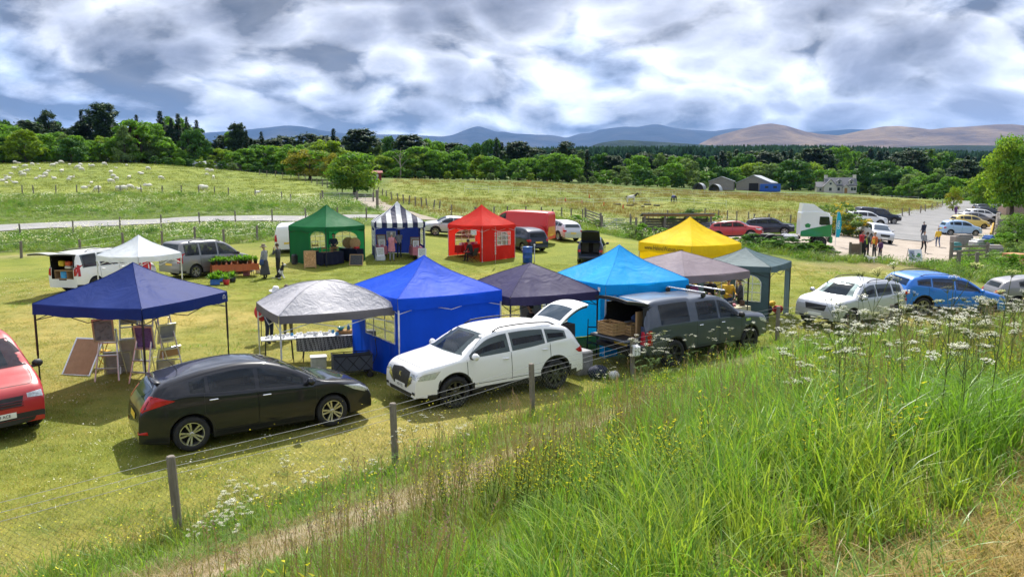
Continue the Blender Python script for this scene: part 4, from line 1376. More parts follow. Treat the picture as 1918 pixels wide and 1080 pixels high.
tailgate(bc_, (-1.36,1.44),.60,.95, R(38), P_navy, glass=(.06,.50), curve=.10)
# --- right-hand side of the field
car_at(0,0,-147, 'parked_suv', 'duster', P_silver, 'silver SUV facing us beyond the cow parsley on the right', 'car', 'cars parked at the field gate', xy=(12.2,26.6), wstyle='alloy')
car_at(0,0,6, 'parked_suv', 'suv', P_blue, 'bright blue SUV behind the cow parsley on the right', 'car', 'cars parked at the field gate', xy=(17.5,30.3))
car_at(0,0,-12, 'parked_car', 'hatch', P_grey, 'grey car at the far right, mostly hidden by cow parsley', 'car', 'cars parked at the field gate', xy=(22.9,31.8))
# --- car park
G = 'cars in the gravel car park'
car_at(1338,443,-28, 'parked_car', 'hatch', P_grey, 'grey car half hidden behind the yellow gazebo', 'car', G, detail=1)
car_at(1378,448,-24, 'parked_suv', 'suv', P_redp, 'red SUV parked side-on behind the yellow gazebo', 'car', G, detail=2, scale=(.98,.98,1.0))
car_at(1441,441,-22, 'parked_suv', 'duster', P_navy, 'dark SUV parked between the red SUV and the lorry', 'car', G, detail=2)
car_at(1640,452,-98, 'parked_suv', 'duster', P_silver, 'silver SUV facing us behind the group at the gateway', 'car', G, detail=1)
car_at(1640,418,4, 'parked_pickup', 'pickup', P_navy, 'dark blue pickup behind the yellow gorse', 'pickup truck', G, detail=1)
car_at(1620,422,-8, 'parked_suv', 'duster', P_white, 'white car with dark windows behind the yellow gorse', 'car', G, detail=1)
car_at(1580,422,2, 'parked_car', 'hatch', P_white, 'white car roof showing between the lorry and the gorse', 'car', G, detail=1)
G2 = 'cars parked beside the road'
car_at(1797,440,-8, 'parked_car', 'small', P_lblue, 'pale blue small car nearest us in the roadside row', 'car', G2, detail=2)
car_at(1814,427,-4, 'parked_car', 'small', P_yellow, 'yellow car in the roadside row', 'car', G2, detail=1, scale=(1.1,1,1))
car_at(1826,419,-3, 'parked_car', 'hatch', P_grey, 'grey car next beyond the yellow one by the road', 'car', G2, detail=1)
car_at(1836,413,0, 'parked_suv', 'suv', P_white, 'white car in the middle of the roadside row', 'car', G2, detail=1)
car_at(1847,405,0, 'parked_suv', 'duster', P_navy, 'black SUV beyond the white car by the road', 'car', G2, detail=1)
car_at(1843,395,0, 'parked_car', 'hatch', P_gun, 'dark car second farthest in the roadside row', 'car', G2, detail=1)
car_at(1856,391,0, 'parked_suv', 'duster', P_silver, 'silver car farthest along the roadside row', 'car', G2, detail=1)
# --- white and green lorry tractor unit
def lorry():
	base = gp(1522,463)
	h = R(-14)
	root = empty('lorry_tractor_unit', base, h, 'white lorry cab with green lower panels parked by the hedge', 'lorry')
	root.scale = (.92,.92,.86)
	M_cab = carpaint('lorry_white', (.78,.79,.79)); M_grn = carpaint('lorry_green', (.015,.22,.05))
	# cab body: side outline extruded with rounded corners
	outl = [(1.15,.95),(1.18,1.6),(1.16,1.95),(1.02,2.75),(.92,2.92),(.2,3.05),(-1.05,3.05),(-1.12,2.9),(-1.15,1.1),(-.95,.95)]
	def hull(m, outline, w, b=.10):
		n = len(outline)
		c_ = (sum(p[0] for p in outline) / n, sum(p[1] for p in outline) / n)
		rows = []
		for y, s in ((-w, 1 - b),(-w + .06,1 - b * .35),(-w + .14,1),(w - .14,1),(w - .06,1 - b * .35),(w, 1 - b)):
			rows.append([(c_[0] + (p[0] - c_[0]) * (s if abs(y) > w - .1 else 1), y, c_[1] + (p[1] - c_[1]) * (1 if s == 1 else (s + 1) / 2)) for p in outline])
		vs = [p for r_ in rows for p in r_]
		fs = []
		for i in range(5):
			for j in range(n):
				k_ = (j + 1) % n
				fs.append((i * n + j, i * n + k_, (i + 1) * n + k_, (i + 1) * n + j))
		fs.append(tuple(range(n))); fs.append(tuple(5 * n + j for j in reversed(range(n))))
		m._add(vs, fs)
	m = MB(); hull(m, outl, 1.22); m.build('cab', M_cab, root, False)
	m = MB(); hull(m, [(.9,2.98),(.55,3.05),(-.2,3.62),(-1.0,3.72),(-1.08,3.0)],1.12,.06); m.build('roof_deflector', M_cab, root, False)
	for s in (-1,1):
		m = MB(); m.prism([(1.12,.98),(1.15,2.0),(.55,1.86),(-.3,1.66),(-1.1,1.42),(-1.1,.98)], s * 1.222, s * 1.232, 'Y'); m.build('green_panel', M_grn, root)
		m = MB(); m.prism([(1.0,1.95),(.93,2.55),(.86,2.62),(.25,2.62),(.22,2.0),(.4,1.92)], s * 1.224, s * 1.236, 'Y'); m.build('side_window', M_glass, root)
		m = MB(); m.rbox((1.05, s * 1.42,2.35),(.12,.12,.62),.04); m.build('mirror', M_cab, root)
		m = MB(); m.prism([(-.75,1.72),(-.45,1.72),(-.38,1.95),(-.6,2.08),(-.82,1.95)], s * 1.224, s * 1.232, 'Y'); m.build('emblem', M_grn, root)
		m = MB(); m.rbox((-1.75, s * .95,.80),(1.1,.55,.5),.08); m.build('fuel_tank', M_alloy, root)
	m = MB(); m.prism([(-1.05,1.75),(1.05,1.75),(.95,2.72),(-.95,2.72)],0,.012, 'X'); m.build('windscreen', M_glassl, root, loc=(1.155,0,0), rot=(0, R(-7.5),0)).location = (1.40,0,-.02)
	m = MB(); m.rbox((1.14,0,.72),(.22,2.4,.55),.06); m.build('bumper', M_grn, root)
	m = MB(); m.prism([(-.9,1.05),(.9,1.05),(.85,1.6),(-.85,1.6)],1.18,1.195, 'X'); m.build('grille', M_trim, root)
	m = MB()
	for s in (-1,1): m.box(-5.2,-1.0, s * .42 - .05, s * .42 + .05,.72,.98)
	for x in (-1.4,-2.6,-3.8,-5.1): m.box(x, x + .1,-.4,.4,.76,.94)
	m.build('chassis', M_trim, root)
	m = MB(); m.lathe([(.55,1.0),(.55,1.08),(.15,1.1)],18, 'Z', True); m.build('fifth_wheel', M_trim, root, loc=(-3.4,0,0))
	tm, rm = wheel_meshes(.50,8, False, 'dark')
	for x, ys in ((.35,(1.05,)),(-3.2,(1.0,)),(-4.45,(1.0,))):
		for s in (-1,1):
			w = mobj('wheel', tm, root, (x, s * ys[0],.5),(0,0,0 if s > 0 else math.pi)); mobj('rim', rm, w)
			m = MB(); m.sheet(lambda a, b: (x + .60 * math.cos(math.pi * (.1 + .8 * a)), s * (ys[0] - .2 + .4 * b),.5 + .60 * math.sin(math.pi * (.1 + .8 * a))),10,1); m.build('mudguard', M_trim, root)
lorry()
# ================================================================== GAZEBOS
M_legw = plain('white_steel', (.62,.63,.64),.45,.3)
M_legb = plain('black_steel', (.025,.025,.027),.5,.3)
M_lattice = plain('white_binding', (.72,.73,.72),.6)
def panemat():
	m, nt, out = newmat('clear_plastic_pane')
	p = bsdf(nt, (.66,.70,.64),.15,0,.6)
	t = nt.add('ShaderNodeBsdfTransparent'); t.inputs[0].default_value = (.9,.93,.9,1)
	mx = nt.add('ShaderNodeMixShader'); mx.inputs[0].default_value = .72
	nt.link(p.outputs[0], mx.inputs[1]); nt.link(t.outputs[0], mx.inputs[2]); nt.link(mx.outputs[0], out.inputs[0])
	return m
M_pane = panemat()
def stripemat(name, axis):
	m, nt, out = newmat(name)
	oc = objcoord(nt)
	s = nt.add('ShaderNodeSeparateXYZ'); nt.link(oc, s.inputs[0])
	w = nt.math('FRACT', nt.math('ADD', nt.math('MULTIPLY', s.outputs[axis],1 / .62),100.25))
	f = nt.math('GREATER_THAN', w, .5)
	c = nt.mix(f, (.78,.79,.80),(.012,.018,.075))
	p = bsdf(nt, c, .6,0,.3)
	b = nt.add('ShaderNodeBump'); b.inputs['Strength'].default_value = .5; b.inputs['Distance'].default_value = .1
	nt.link(nt.noise(oc, 2.2,4,.5,2,1), b.inputs['Height']); nt.link(b.outputs[0], p.inputs['Normal'])
	tr = nt.add('ShaderNodeBsdfTranslucent'); nt.link(c, tr.inputs[0])
	mx = nt.add('ShaderNodeMixShader'); mx.inputs[0].default_value = .25
	nt.link(p.outputs[0], mx.inputs[1]); nt.link(tr.outputs[0], mx.inputs[2]); nt.link(mx.outputs[0], out.inputs[0])
	return m
F_navy = fabric('navy_cloth', (.012,.032,.170),.18)
F_royal = fabric('royal_blue_cloth', (.004,.075,.62),.22)
F_turq = fabric('turquoise_cloth', (.002,.36,.80),.25, shine=.2)
F_purp = fabric('slate_purple_cloth', (.042,.036,.095),.15)
F_mauve = fabric('mauve_grey_cloth', (.250,.205,.235),.25)
F_yellow = fabric('yellow_cloth', (.86,.62,.012),.30)
F_ggreen = fabric('grey_green_cloth', (.085,.135,.150),.2)
F_green = fabric('green_cloth', (.016,.170,.055),.40)
F_red = fabric('red_cloth', (.68,.035,.022),.42)
F_white = fabric('white_cloth', (.72,.76,.82),.3)
F_grey = fabric('grey_valance_cloth', (.15,.14,.15),.12)
F_stripe = (stripemat('striped_cloth_a', 0), stripemat('striped_cloth_b', 1))
F_stripewall = fabric('deep_blue_cloth', (.010,.022,.135),.35)
def silvermat():
	m, nt, out = newmat('silver_coated_cloth')
	oc = objcoord(nt)
	p = bsdf(nt, nt.ramp(nt.noise(oc, 3,5),[(.3,(.34,.335,.36)),(.7,(.42,.41,.43))]),.68,.05,.4)
	b = nt.add('ShaderNodeBump'); b.inputs['Strength'].default_value = .42; b.inputs['Distance'].default_value = .10
	h = nt.math('ADD', nt.noise(oc, 3.0,3,.5,2,1.5), nt.math('MULTIPLY', nt.noise(oc, 11,4,.55,2,1.2),.35))
	nt.link(h, b.inputs['Height']); nt.link(b.outputs[0], p.inputs['Normal'])
	nt.link(p.outputs[0], out.inputs[0])
	return m
F_silver = silvermat()
rng = random.Random(5)
class Gazebo:
	"""F = front corner on the ground plan, ang = direction of the edge running to the right, a/b = side lengths"""
	def __init__(self, label, F, ang, a, b, he, ha, cloth, leg, valance=None, vh=.24, group='pop-up gazebos on the field', sag=.09, pinch=.10, seed=1, sidemats=None, bulge=0.0):
		self.a, self.b, self.he = a, b, he
		ca, sa = math.cos(R(ang)), math.sin(R(ang))
		self.F = F
		cx_ = F[0] + ca * a / 2 - sa * b / 2; cy_ = F[1] + sa * a / 2 + ca * b / 2
		self.z0 = g1(cx_, cy_)
		self.root = empty('gazebo', (cx_, cy_, self.z0), R(ang), label, 'gazebo', group)
		hx, hy = a / 2, b / 2
		self.hx, self.hy = hx, hy
		self.ca, self.sa, self.c = ca, sa, (cx_, cy_)
		corners = [(-hx, -hy),(hx, -hy),(hx, hy),(-hx, hy)]; self.corners = corners
		rg = np.random.default_rng(seed)
		ph = rg.uniform(0,6.28,12)
		N = 18
		valance = valance or cloth
		# roof: four sheets meeting at the peak
		V = []; Fc = []; mi = []
		for k in range(4):
			p0, p1 = Vector(corners[k]), Vector(corners[(k + 1) % 4])
			n0 = len(V)
			for j in range(N + 1):
				v_ = j / N
				for i in range(N + 1):
					u_ = i / N
					e = p0.lerp(p1, u_)
					q = e * (1 - v_)
					z = he + (ha - he) * (v_ * (1 - pinch * 1.6 * math.sin(math.pi * v_)) + pinch * 0)
					hipd = min(u_, 1 - u_) * 2
					z -= sag * math.sin(math.pi * u_) * (1 - v_) * (math.sin(math.pi * min(v_ + .12,1)) + .25)
					z += bulge * math.sin(math.pi * v_) * (1 - .3 * math.sin(math.pi * u_))
					wv_ = math.sin(u_ * 9 + ph[k] + v_ * 3) * .016 + math.sin(u_ * 21 + ph[k + 4] - v_ * 5) * .008 + math.sin(u_ * 34 + ph[k + 8]) * .010 * v_
					z += wv_ * math.sin(math.pi * u_) * (1 - v_)
					V.append((q.x, q.y, z))
			for j in range(N):
				for i in range(N):
					Fc.append((n0 + j * (N + 1) + i, n0 + j * (N + 1) + i + 1, n0 + (j + 1) * (N + 1) + i + 1, n0 + (j + 1) * (N + 1) + i)); mi.append(k % 2)
		self.canopy = mobj('canopy', mesh_from('canopy', V, Fc, list(sidemats) if sidemats else cloth, mi if sidemats else None, True), self.root)
		for k in range(4):      # hip seams
			m = MB(); m.tube([Vector(V[k * (N + 1) ** 2 + j * (N + 1)]) + Vector((0,0,.004)) for j in range(N + 1)],.005,5); m.build('seam', sidemats[0] if sidemats else cloth, self.root, True)
		# valances
		names = ('valance',) * 4
		self.val = []
		for k in range(4):
			p0, p1 = Vector(corners[k]), Vector(corners[(k + 1) % 4])
			t = (p1 - p0).normalized(); out_ = Vector((t.y, -t.x))
			m = MB()
			def vf(u_, w_):
				e = p0.lerp(p1, u_) + out_ * (.004 + .018 * w_ * math.sin(u_ * 14 + ph[k]) * math.sin(math.pi * u_) + .015 * w_)
				sagz = sag * .25 * math.sin(math.pi * u_)
				zz = he - sagz - w_ * (vh + .012 * math.sin(u_ * 17 + ph[k + 2]))
				return (e.x, e.y, zz)
			m.sheet(vf, 22,4)
			self.val.append(m.build('valance', (sidemats[k % 2] if sidemats else valance), self.root, True))
		# legs and truss
		for (x, y) in corners:
			wx, wy = self.world(x * .985, y * .985)
			zz = g1(wx, wy) - self.z0
			m = MB()
			xi, yi = x * .985, y * .985
			m.box(xi - .018, xi + .018, yi - .018, yi + .018, zz + .9, he - .03)
			m.box(xi - .013, xi + .013, yi - .013, yi + .013, zz + .01, zz + .95)
			m.box(xi - .045, xi + .045, yi - .045, yi + .045, zz - .01, zz + .012)
			m.build('leg', leg, self.root)
		m = MB()
		for k in range(4):
			p0, p1 = Vector(corners[k]) * .98, Vector(corners[(k + 1) % 4]) * .98
			mid = p0.lerp(p1,.5); q1, q2 = p0.lerp(p1,.25), p0.lerp(p1,.75)
			zt, zb = he - .06, he - .40
			for s_, e_ in (((p0, zt),(mid, zb)),((p0, zb),(mid, zt)),((p1, zt),(mid, zb)),((p1, zb),(mid, zt))):
				m.tube([(s_[0].x, s_[0].y, s_[1]),(e_[0].x, e_[0].y, e_[1])],.011,5)
			m.tube([(mid.x, mid.y, zt - .1),(0,0, ha - .25)],.012,5)
		m.build('truss', leg, self.root)
	def world(self, x, y):
		return self.c[0] + x * self.ca - y * self.sa, self.c[1] + x * self.sa + y * self.ca
	def gw(self, x, y):
		wx, wy = self.world(x, y)
		return Vector((wx, wy, g1(wx, wy)))
	def wall(self, k, cloth, u0=0, u1=1, windows=(), z0=.02, z1=None, wob=.03, seed=0, inset=.03, flap=0):
		"""cloth wall on side k (0 front-right edge, 1,2,3 = front-left edge); windows = [(ua, ub, zb, zt, arch)]"""
		c0, c1 = Vector(self.corners[k]), Vector(self.corners[(k + 1) % 4])
		t = (c1 - c0).normalized(); nrm = Vector((-t.y, t.x))
		z1 = z1 or self.he - .16
		L = (c1 - c0).length
		us = list(np.linspace(u0, u1,40))
		for w in windows: us += [w[0], w[1]]
		us = sorted(set(round(float(q),4) for q in us))
		def P(u_, z):
			f = (z1 - z) / (z1 - z0)
			e = c0.lerp(c1, u_) + nrm * (inset + wob * f * math.sin(u_ * 13 + seed) * .6 + wob * f * math.sin(u_ * 31 + seed * 2 + z) * .25 + flap * f * f * (u1 - u_))
			wx, wy = self.world(e.x, e.y)
			zg = g1(wx, wy) - self.z0 if f > .98 else 0
			return (e.x, e.y, z + zg * (f > .98))
		V = []; Fc = []
		def quadstrip(ua, ub, za, zb):
			n = max(2, int((zb[0] - za[0]) / .22))
			n0 = len(V)
			for j in range(n + 1):
				V.append(P(ua, za[0] + (zb[0] - za[0]) * j / n)); V.append(P(ub, za[1] + (zb[1] - za[1]) * j / n))
			for j in range(n):
				Fc.append((n0 + 2 * j, n0 + 2 * j + 1, n0 + 2 * j + 3, n0 + 2 * j + 2))
		def arch(w, u_):
			s = (u_ - w[0]) / (w[1] - w[0]) * 2 - 1
			return w[3] - (w[4] * (1 - math.sqrt(max(1 - s * s * .96,0))) if w[4] else 0)
		for ua, ub in zip(us[:-1], us[1:]):
			mid = (ua + ub) / 2
			w = next((q for q in windows if q[0] - 1e-4 <= ua and ub <= q[1] + 1e-4), None)
			if w:
				quadstrip(ua, ub, (z0, z0),(w[2], w[2])); quadstrip(ua, ub, (arch(w, ua), arch(w, ub)),(z1, z1))
			else:
				quadstrip(ua, ub, (z0, z0),(z1, z1))
		wo_ = mobj('wall', mesh_from('wall', V, Fc, cloth, smooth=True), self.root)
		for w in windows:
			m = MB()
			uu = np.linspace(w[0], w[1],12)
			for ua, ub in zip(uu[:-1], uu[1:]):
				m.quad(P(ua, w[2]), P(ub, w[2]), P(ub, arch(w, ub)), P(ua, arch(w, ua)))
			pn = m.build('window_pane', M_pane, wo_)
			m = MB()
			def bar(pts): m.tube([Vector(P(*q)) + Vector((nrm.x, nrm.y, 0)) * -.006 for q in pts],.014,5)
			bar([(w[0], w[2]),(w[1], w[2])]); bar([(q, arch(w, q)) for q in uu])
			bar([(w[0], w[2]),(w[0], arch(w, w[0]))]); bar([(w[1], w[2]),(w[1], arch(w, w[1]))])
			for s in (1 / 3,2 / 3) if w[1] - w[0] > .2 else (.5,):
				q = w[0] + (w[1] - w[0]) * s; bar([(q, w[2]),(q, arch(w, q))])
			for s in (.35,.68):
				z = w[2] + (w[3] - w[2]) * s; bar([(w[0], z),(w[1], z)])
			m.build('window_bars', M_lattice, wo_)
		return wo_
gz_navy = Gazebo('navy blue gazebo on black legs, nearest on the left', (-8.40,16.75),75,3.1,3.1,2.14,3.02, F_navy, M_legb, vh=.26, seed=3)
gz_silver = Gazebo('low gazebo with crumpled silver roof and grey edging', (-5.45,17.25),30,2.95,2.55,1.93,2.56, F_silver, M_legw, F_grey, vh=.20, sag=.12, pinch=.0, bulge=.16, seed=5)
gz_blue = Gazebo('royal blue gazebo with full cloth walls behind the white SUV', (-2.85,18.45),34,3.1,3.1,2.14,3.05, F_royal, M_legw, vh=.30, seed=7)
gz_purple = Gazebo('slate purple gazebo between the royal blue and turquoise ones', (-.05,20.0),27,2.85,3.0,1.94,2.70, F_purp, M_legb, vh=.24, seed=9, pinch=.04, bulge=.06)
gz_turq = Gazebo('bright turquoise gazebo behind the dark pickup', (2.66,21.05),27,3.0,3.0,2.10,3.10, F_turq, M_legw, vh=.30, seed=11)
gz_mauve = Gazebo('mauve grey gazebo right of the turquoise one', (5.42,23.3),32,3.0,3.4,2.04,2.66, F_mauve, M_legb, vh=.24, seed=13, pinch=.04, bulge=.05)
gz_yellow = Gazebo('bright yellow gazebo with black web address on its edge', (8.1,33.6),33,3.3,3.5,2.22,3.45, F_yellow, M_legw, vh=.42, seed=15)
gz_gg = Gazebo('grey green gazebo with white arched windows at the right end', (9.15,26.3),55,2.7,2.7,2.0,2.56, F_ggreen, M_legb, vh=.22, seed=17)
gz_green = Gazebo('green gazebo with chalkboards in front, in the far row', (-10.5,42.2),57,3.1,3.1,2.16,3.38, F_green, M_legb, vh=.26, seed=19)
gz_stripe = Gazebo('navy and white striped gazebo in the far row', (-8.25,44.9),14,3.05,3.0,2.2,3.45, F_stripewall, M_legw, vh=.30, seed=21, sidemats=F_stripe)
gz_red = Gazebo('red gazebo with arched windows in the far row', (-1.85,46.3),48,3.1,3.1,2.16,3.42, F_red, M_legw, vh=.24, seed=23)
gz_white = Gazebo('small plain white gazebo behind the navy one', (-14.0,27.9),70,2.15,2.1,1.98,2.72, F_white, M_legw, vh=.22, seed=25)
gz_blue.wall(0, F_royal, seed=2, wob=.05)
gz_blue.wall(3, F_royal, .02,.98,[(.30,.92,.95,1.72,0)], seed=4, wob=.10, flap=.0)
gz_turq.wall(2, F_turq, seed=1)
gz_turq.wall(3, F_turq, .90,1, seed=1, wob=.05)
gz_turq.wall(0, F_turq, 0,.16, seed=5, wob=.05)
gz_turq.wall(0, F_turq, .16,1, seed=3, z0=1.35, wob=.06)
gz_yellow.wall(0, F_yellow, seed=6, wob=.04)
gz_yellow.wall(1, F_yellow, seed=7)
gz_yellow.wall(2, F_yellow, seed=8)
gz_gg.wall(3, F_ggreen, windows=[(.12,.46,.72,1.66,.30),(.54,.88,.72,1.66,.30)], seed=3, wob=.02)
gz_gg.wall(0, F_ggreen, .72,1, seed=3, wob=.05)
gz_mauve.wall(3, F_mauve, .9,1, seed=2, wob=.04)
gz_green.wall(2, F_green, windows=[(.10,.48,.75,1.75,.35)], seed=2)
gz_green.wall(1, F_green, windows=[(.2,.8,.75,1.75,.35)], seed=5)
gz_green.wall(3, F_green, .0,.55, seed=6)
gz_stripe.wall(3, F_stripewall, windows=[(.15,.8,.75,1.65,.0)], seed=2, wob=.06)
gz_stripe.wall(2, F_stripewall, seed=5)
gz_stripe.wall(1, F_stripewall, windows=[(.25,.75,.75,1.75,.2)], seed=6)
gz_red.wall(0, F_red, windows=[(.45,.85,.85,1.70,.0)], seed=2, wob=.06)
gz_red.wall(2, F_red, windows=[(.2,.8,.75,1.75,.35)], seed=3)
gz_red.wall(1, F_red, windows=[(.2,.8,.75,1.75,.35)], seed=4)
gz_red.wall(3, F_red, .93,1, seed=4, wob=.05)
# printed marks
t_ = text_obj('www.HelenaWatson.com', .30, 'printed_web_address', M_ink, gz_yellow.root, (-gz_yellow.hx - .045,0, gz_yellow.he - .24),(R(90),0, R(-90)),.82)
m = MB(); m.tube([(0,-.05,0),(0,-.05,.06),(0,0,.11),(0,.05,.06),(0,.05,0)],.005,5); m.tube([(0,-.02,0),(0,0,.06),(0,.02,0)],.005,5)
m.build('printed_logo', M_lattice, gz_navy.root, loc=(gz_navy.hx - .18,-gz_navy.hy - .034, gz_navy.he - .17), rot=(0,0, R(90)))
m = MB(); m.box(-.06,.06,-.004,.004,-.06,.06); m.build('sewn_label', M_lattice, gz_turq.root, loc=(-gz_turq.hx - .024, gz_turq.hy * -.80, gz_turq.he - .16), rot=(0,0, R(90)))
m = MB(); m.box(-.07,.07,-.004,.004,-.06,.06); m.build('sewn_label', M_lattice, gz_stripe.root, loc=(gz_stripe.hx - .18,-gz_stripe.hy - .03, gz_stripe.he - .14))
m = MB(); m.box(-.25,.25,-.004,.004,-.16,.16); m.build('poster', plain('poster_paper', (.62,.60,.58),.7, var=.5, scale=14), gz_red.root, loc=(-gz_red.hx - .04,-gz_red.hy * .55,1.72), rot=(0,0, R(90)))
# ================================================================== PEOPLE AND ANIMALS
M_skin = plain('skin', (.48,.28,.20),.55, var=.08)
def cloth(name, c, rough=.85): return plain('clothing_' + name, c, rough, var=.2, scale=9, bump=.3, bscale=30)
CL = dict(navy=(.016,.022,.05), black=(.012,.012,.014), dkgrey=(.05,.05,.055), grey=(.24,.25,.27), pink=(.52,.20,.24), purple=(.12,.05,.16), red=(.50,.03,.04), yellow=(.72,.46,.04), olive=(.10,.09,.05), taupe=(.16,.13,.13), blue=(.03,.06,.16), jeans=(.05,.09,.19), white=(.70,.70,.68), orange=(.55,.14,.03), brown=(.09,.05,.03), cream=(.55,.48,.36), lime=(.45,.65,.05), khaki=(.22,.17,.10), magenta=(.40,.10,.28))
def CM(n): return cloth(n, CL[n])
HAIR = dict(brown=(.06,.032,.018), black=(.012,.010,.010), grey=(.30,.29,.28), fair=(.32,.22,.11), red=(.22,.07,.02))
def skin_mesh(J, E, rad, sub=1):
	"""J joints, E edges, rad radii -> evaluated skin mesh (V, F)"""
	me = bpy.data.meshes.new('figure')
	me.from_pydata([tuple(p) for p in J], E, [])
	o = bpy.data.objects.new('figure', me); col.objects.link(o)
	sk = o.modifiers.new('skin', 'SKIN'); sk.use_smooth_shade = True
	lay = me.skin_vertices[0].data if me.skin_vertices else None
	if lay is None:
		bm = bmesh.new(); bm.from_mesh(me); bm.verts.layers.skin.verify(); bm.to_mesh(me); bm.free()
		lay = me.skin_vertices[0].data
	for i, r_ in enumerate(rad):
		lay[i].radius = r_ if isinstance(r_, tuple) else (r_, r_)
		lay[i].use_root = (i == 0)
	ss = o.modifiers.new('sub', 'SUBSURF'); ss.levels = sub; ss.render_levels = sub
	dg = bpy.context.evaluated_depsgraph_get()
	ev = o.evaluated_get(dg)
	m2 = ev.to_mesh()
	V = [v.co.copy() for v in m2.vertices]; F = [tuple(p.vertices) for p in m2.polygons]
	ev.to_mesh_clear()
	bpy.data.objects.remove(o); bpy.data.meshes.remove(me)
	return V, F
def hand(mb, w, d, side):
	"""palm and five curled fingers; w wrist point, d direction the fingers point"""
	d = Vector(d).normalized(); up = Vector((0,0,1)) if abs(d.z) < .8 else Vector((1,0,0))
	s = d.cross(up).normalized() * side; n = s.cross(d)
	w = Vector(w)
	mb.tube([w, w + d * .05, w + d * .09],[.026,.036,.034],7)
	for k, (off, ln) in enumerate(((-.027,.062),(-.009,.074),(.010,.07),(.027,.055))):
		b = w + d * .085 + s * off
		mb.tube([b, b + d * ln * .5 + n * .006, b + d * ln * .85 + n * .022, b + d * ln + n * .034],[.0095,.009,.008,.006],5)
	b = w + d * .03 - s * .028
	mb.tube([b, b + d * .03 - s * .022, b + d * .055 - s * .026 + n * .012],[.012,.010,.007],5)
def person(loc, face, label, top, legs, shoes='black', hair='brown', h=1.70, pose='stand', arms=None, hat=None, longhair=False, coat=0, skirt=None, lean=0.0, legpose=None, bag=None, group=None, name='person', headtilt=0.0, vest=None, seat_h=.45):
	"""figure facing local +x; arms/legpose give joints in metres for a 1.70 m person: ((elbow),(wrist)) left then right"""
	k = h / 1.70
	root = empty(name, loc, R(face), label, 'person', group)
	hipz = .90
	if pose == 'sit': hipz = seat_h + .10
	sl_, cl_ = math.sin(lean), math.cos(lean)
	def T(x, y, z):     # torso leans forward about the hips
		dz = z - .90
		return Vector((x * cl_ + dz * sl_, y, hipz + dz * cl_ - x * sl_))
	J = []; E = []; rad = []; reg = []
	def add(p, r_, parent, rg):
		J.append(Vector(p) * k); rad.append((r_[0] * k, r_[1] * k) if isinstance(r_, tuple) else r_ * k); reg.append(rg)
		if parent is not None: E.append((parent, len(J) - 1))
		return len(J) - 1
	c_ = coat
	pel = add(T(0,0,.93),(.125 + c_, .16 + c_), None, 'top' if c_ else 'legs')
	sp = add(T(.0,0,1.10),(.115 + c_, .145 + c_), pel, 'top')
	ch = add(T(.0,0,1.30),(.115 + c_ * .6,.165 + c_ * .6), sp, 'top')
	nb = add(T(-.005,0,1.44),(.06,.07), ch, 'top')
	nk = add(T(.015,0,1.52),.050, nb, 'skin')
	hd = add(T(.025,0,1.56),.05, nk, 'skin')
	wr = {}
	A = arms or (((0.02,.25,1.12),(.10,.24,.90)),((.02,-.25,1.12),(.10,-.24,.90)))
	for s, (el, wrp) in zip((1,-1), A):
		sh = add(T(0,.175 * s, 1.40),.062 + c_ * .4, ch, 'top')
		e = add(T(*el),.048 + c_ * .4, sh, 'top')
		w = add(T(*wrp),.034 + c_ * .3, e, 'top')
		wr[s] = (J[e].copy(), J[w].copy())
	LP = legpose
	if LP is None:
		if pose == 'sit': LP = (((.42,.12, seat_h + .06),(.44,.13,.09)),((.42,-.12, seat_h + .06),(.40,-.13,.09)))
		elif pose == 'walk': LP = (((.16,.09,.50),(.10,.09,.09)),((-.02,-.09,.49),(-.28,-.09,.13)))
		else: LP = (((.02,.10,.49),(-.02,.11,.08)),((.03,-.10,.49),(.0,-.12,.08)))
	for s, (kn, an) in zip((1,-1), LP):
		hp_ = add(Vector((0,.095 * s, hipz - .04)),.092, pel, 'legs')
		n_ = add(Vector(kn),.064, hp_, 'legs')
		a_ = add(Vector(an),.045, n_, 'legs')
		hl_ = add(Vector(an) + Vector((.05,0,-.04)),.042, a_, 'shoe')
		add(Vector(an) + Vector((.17,.02 * s, -.055)),(.045,.03), hl_, 'shoe')
	V, F = skin_mesh(J, E, rad)
	segs = [(J[a], J[b], reg[b]) for a, b in E]
	mats = [M_skin, CM(top), CM(legs), CM(shoes), CM(vest) if vest else CM(top)]
	idx = {'skin': 0, 'top': 1, 'legs': 2, 'shoe': 3}
	P0 = np.array([s_[0] for s_ in segs]); D = np.array([s_[1] - s_[0] for s_ in segs]); DD = (D * D).sum(1) + 1e-9
	mi = []
	for f in F:
		c = np.array(sum((V[i] for i in f), Vector()) / len(f))
		t = np.clip(((c - P0) * D).sum(1) / DD, 0,1)
		dd = ((c - P0 - D * t[:, None]) ** 2).sum(1)
		b = int(dd.argmin()); r_ = segs[b][2]
		if r_ == 'skin' and t[b] < .15: r_ = 'top'
		mi.append(idx[r_])
		if vest and r_ == 'top' and b < 3: mi[-1] = 4
	mb = MB(); mb.V = V; mb.F = F; mb.M = mi
	# head with face
	hc = J[hd] + Vector((.01 + sl_ * .06,0,.085)) * k
	mb.m = 0
	old = mb.X
	HX = Matrix.Translation(hc) @ Euler((0, headtilt + lean * .5,0)).to_matrix().to_4x4() @ Matrix.Scale(k, 4)
	mb.X = HX
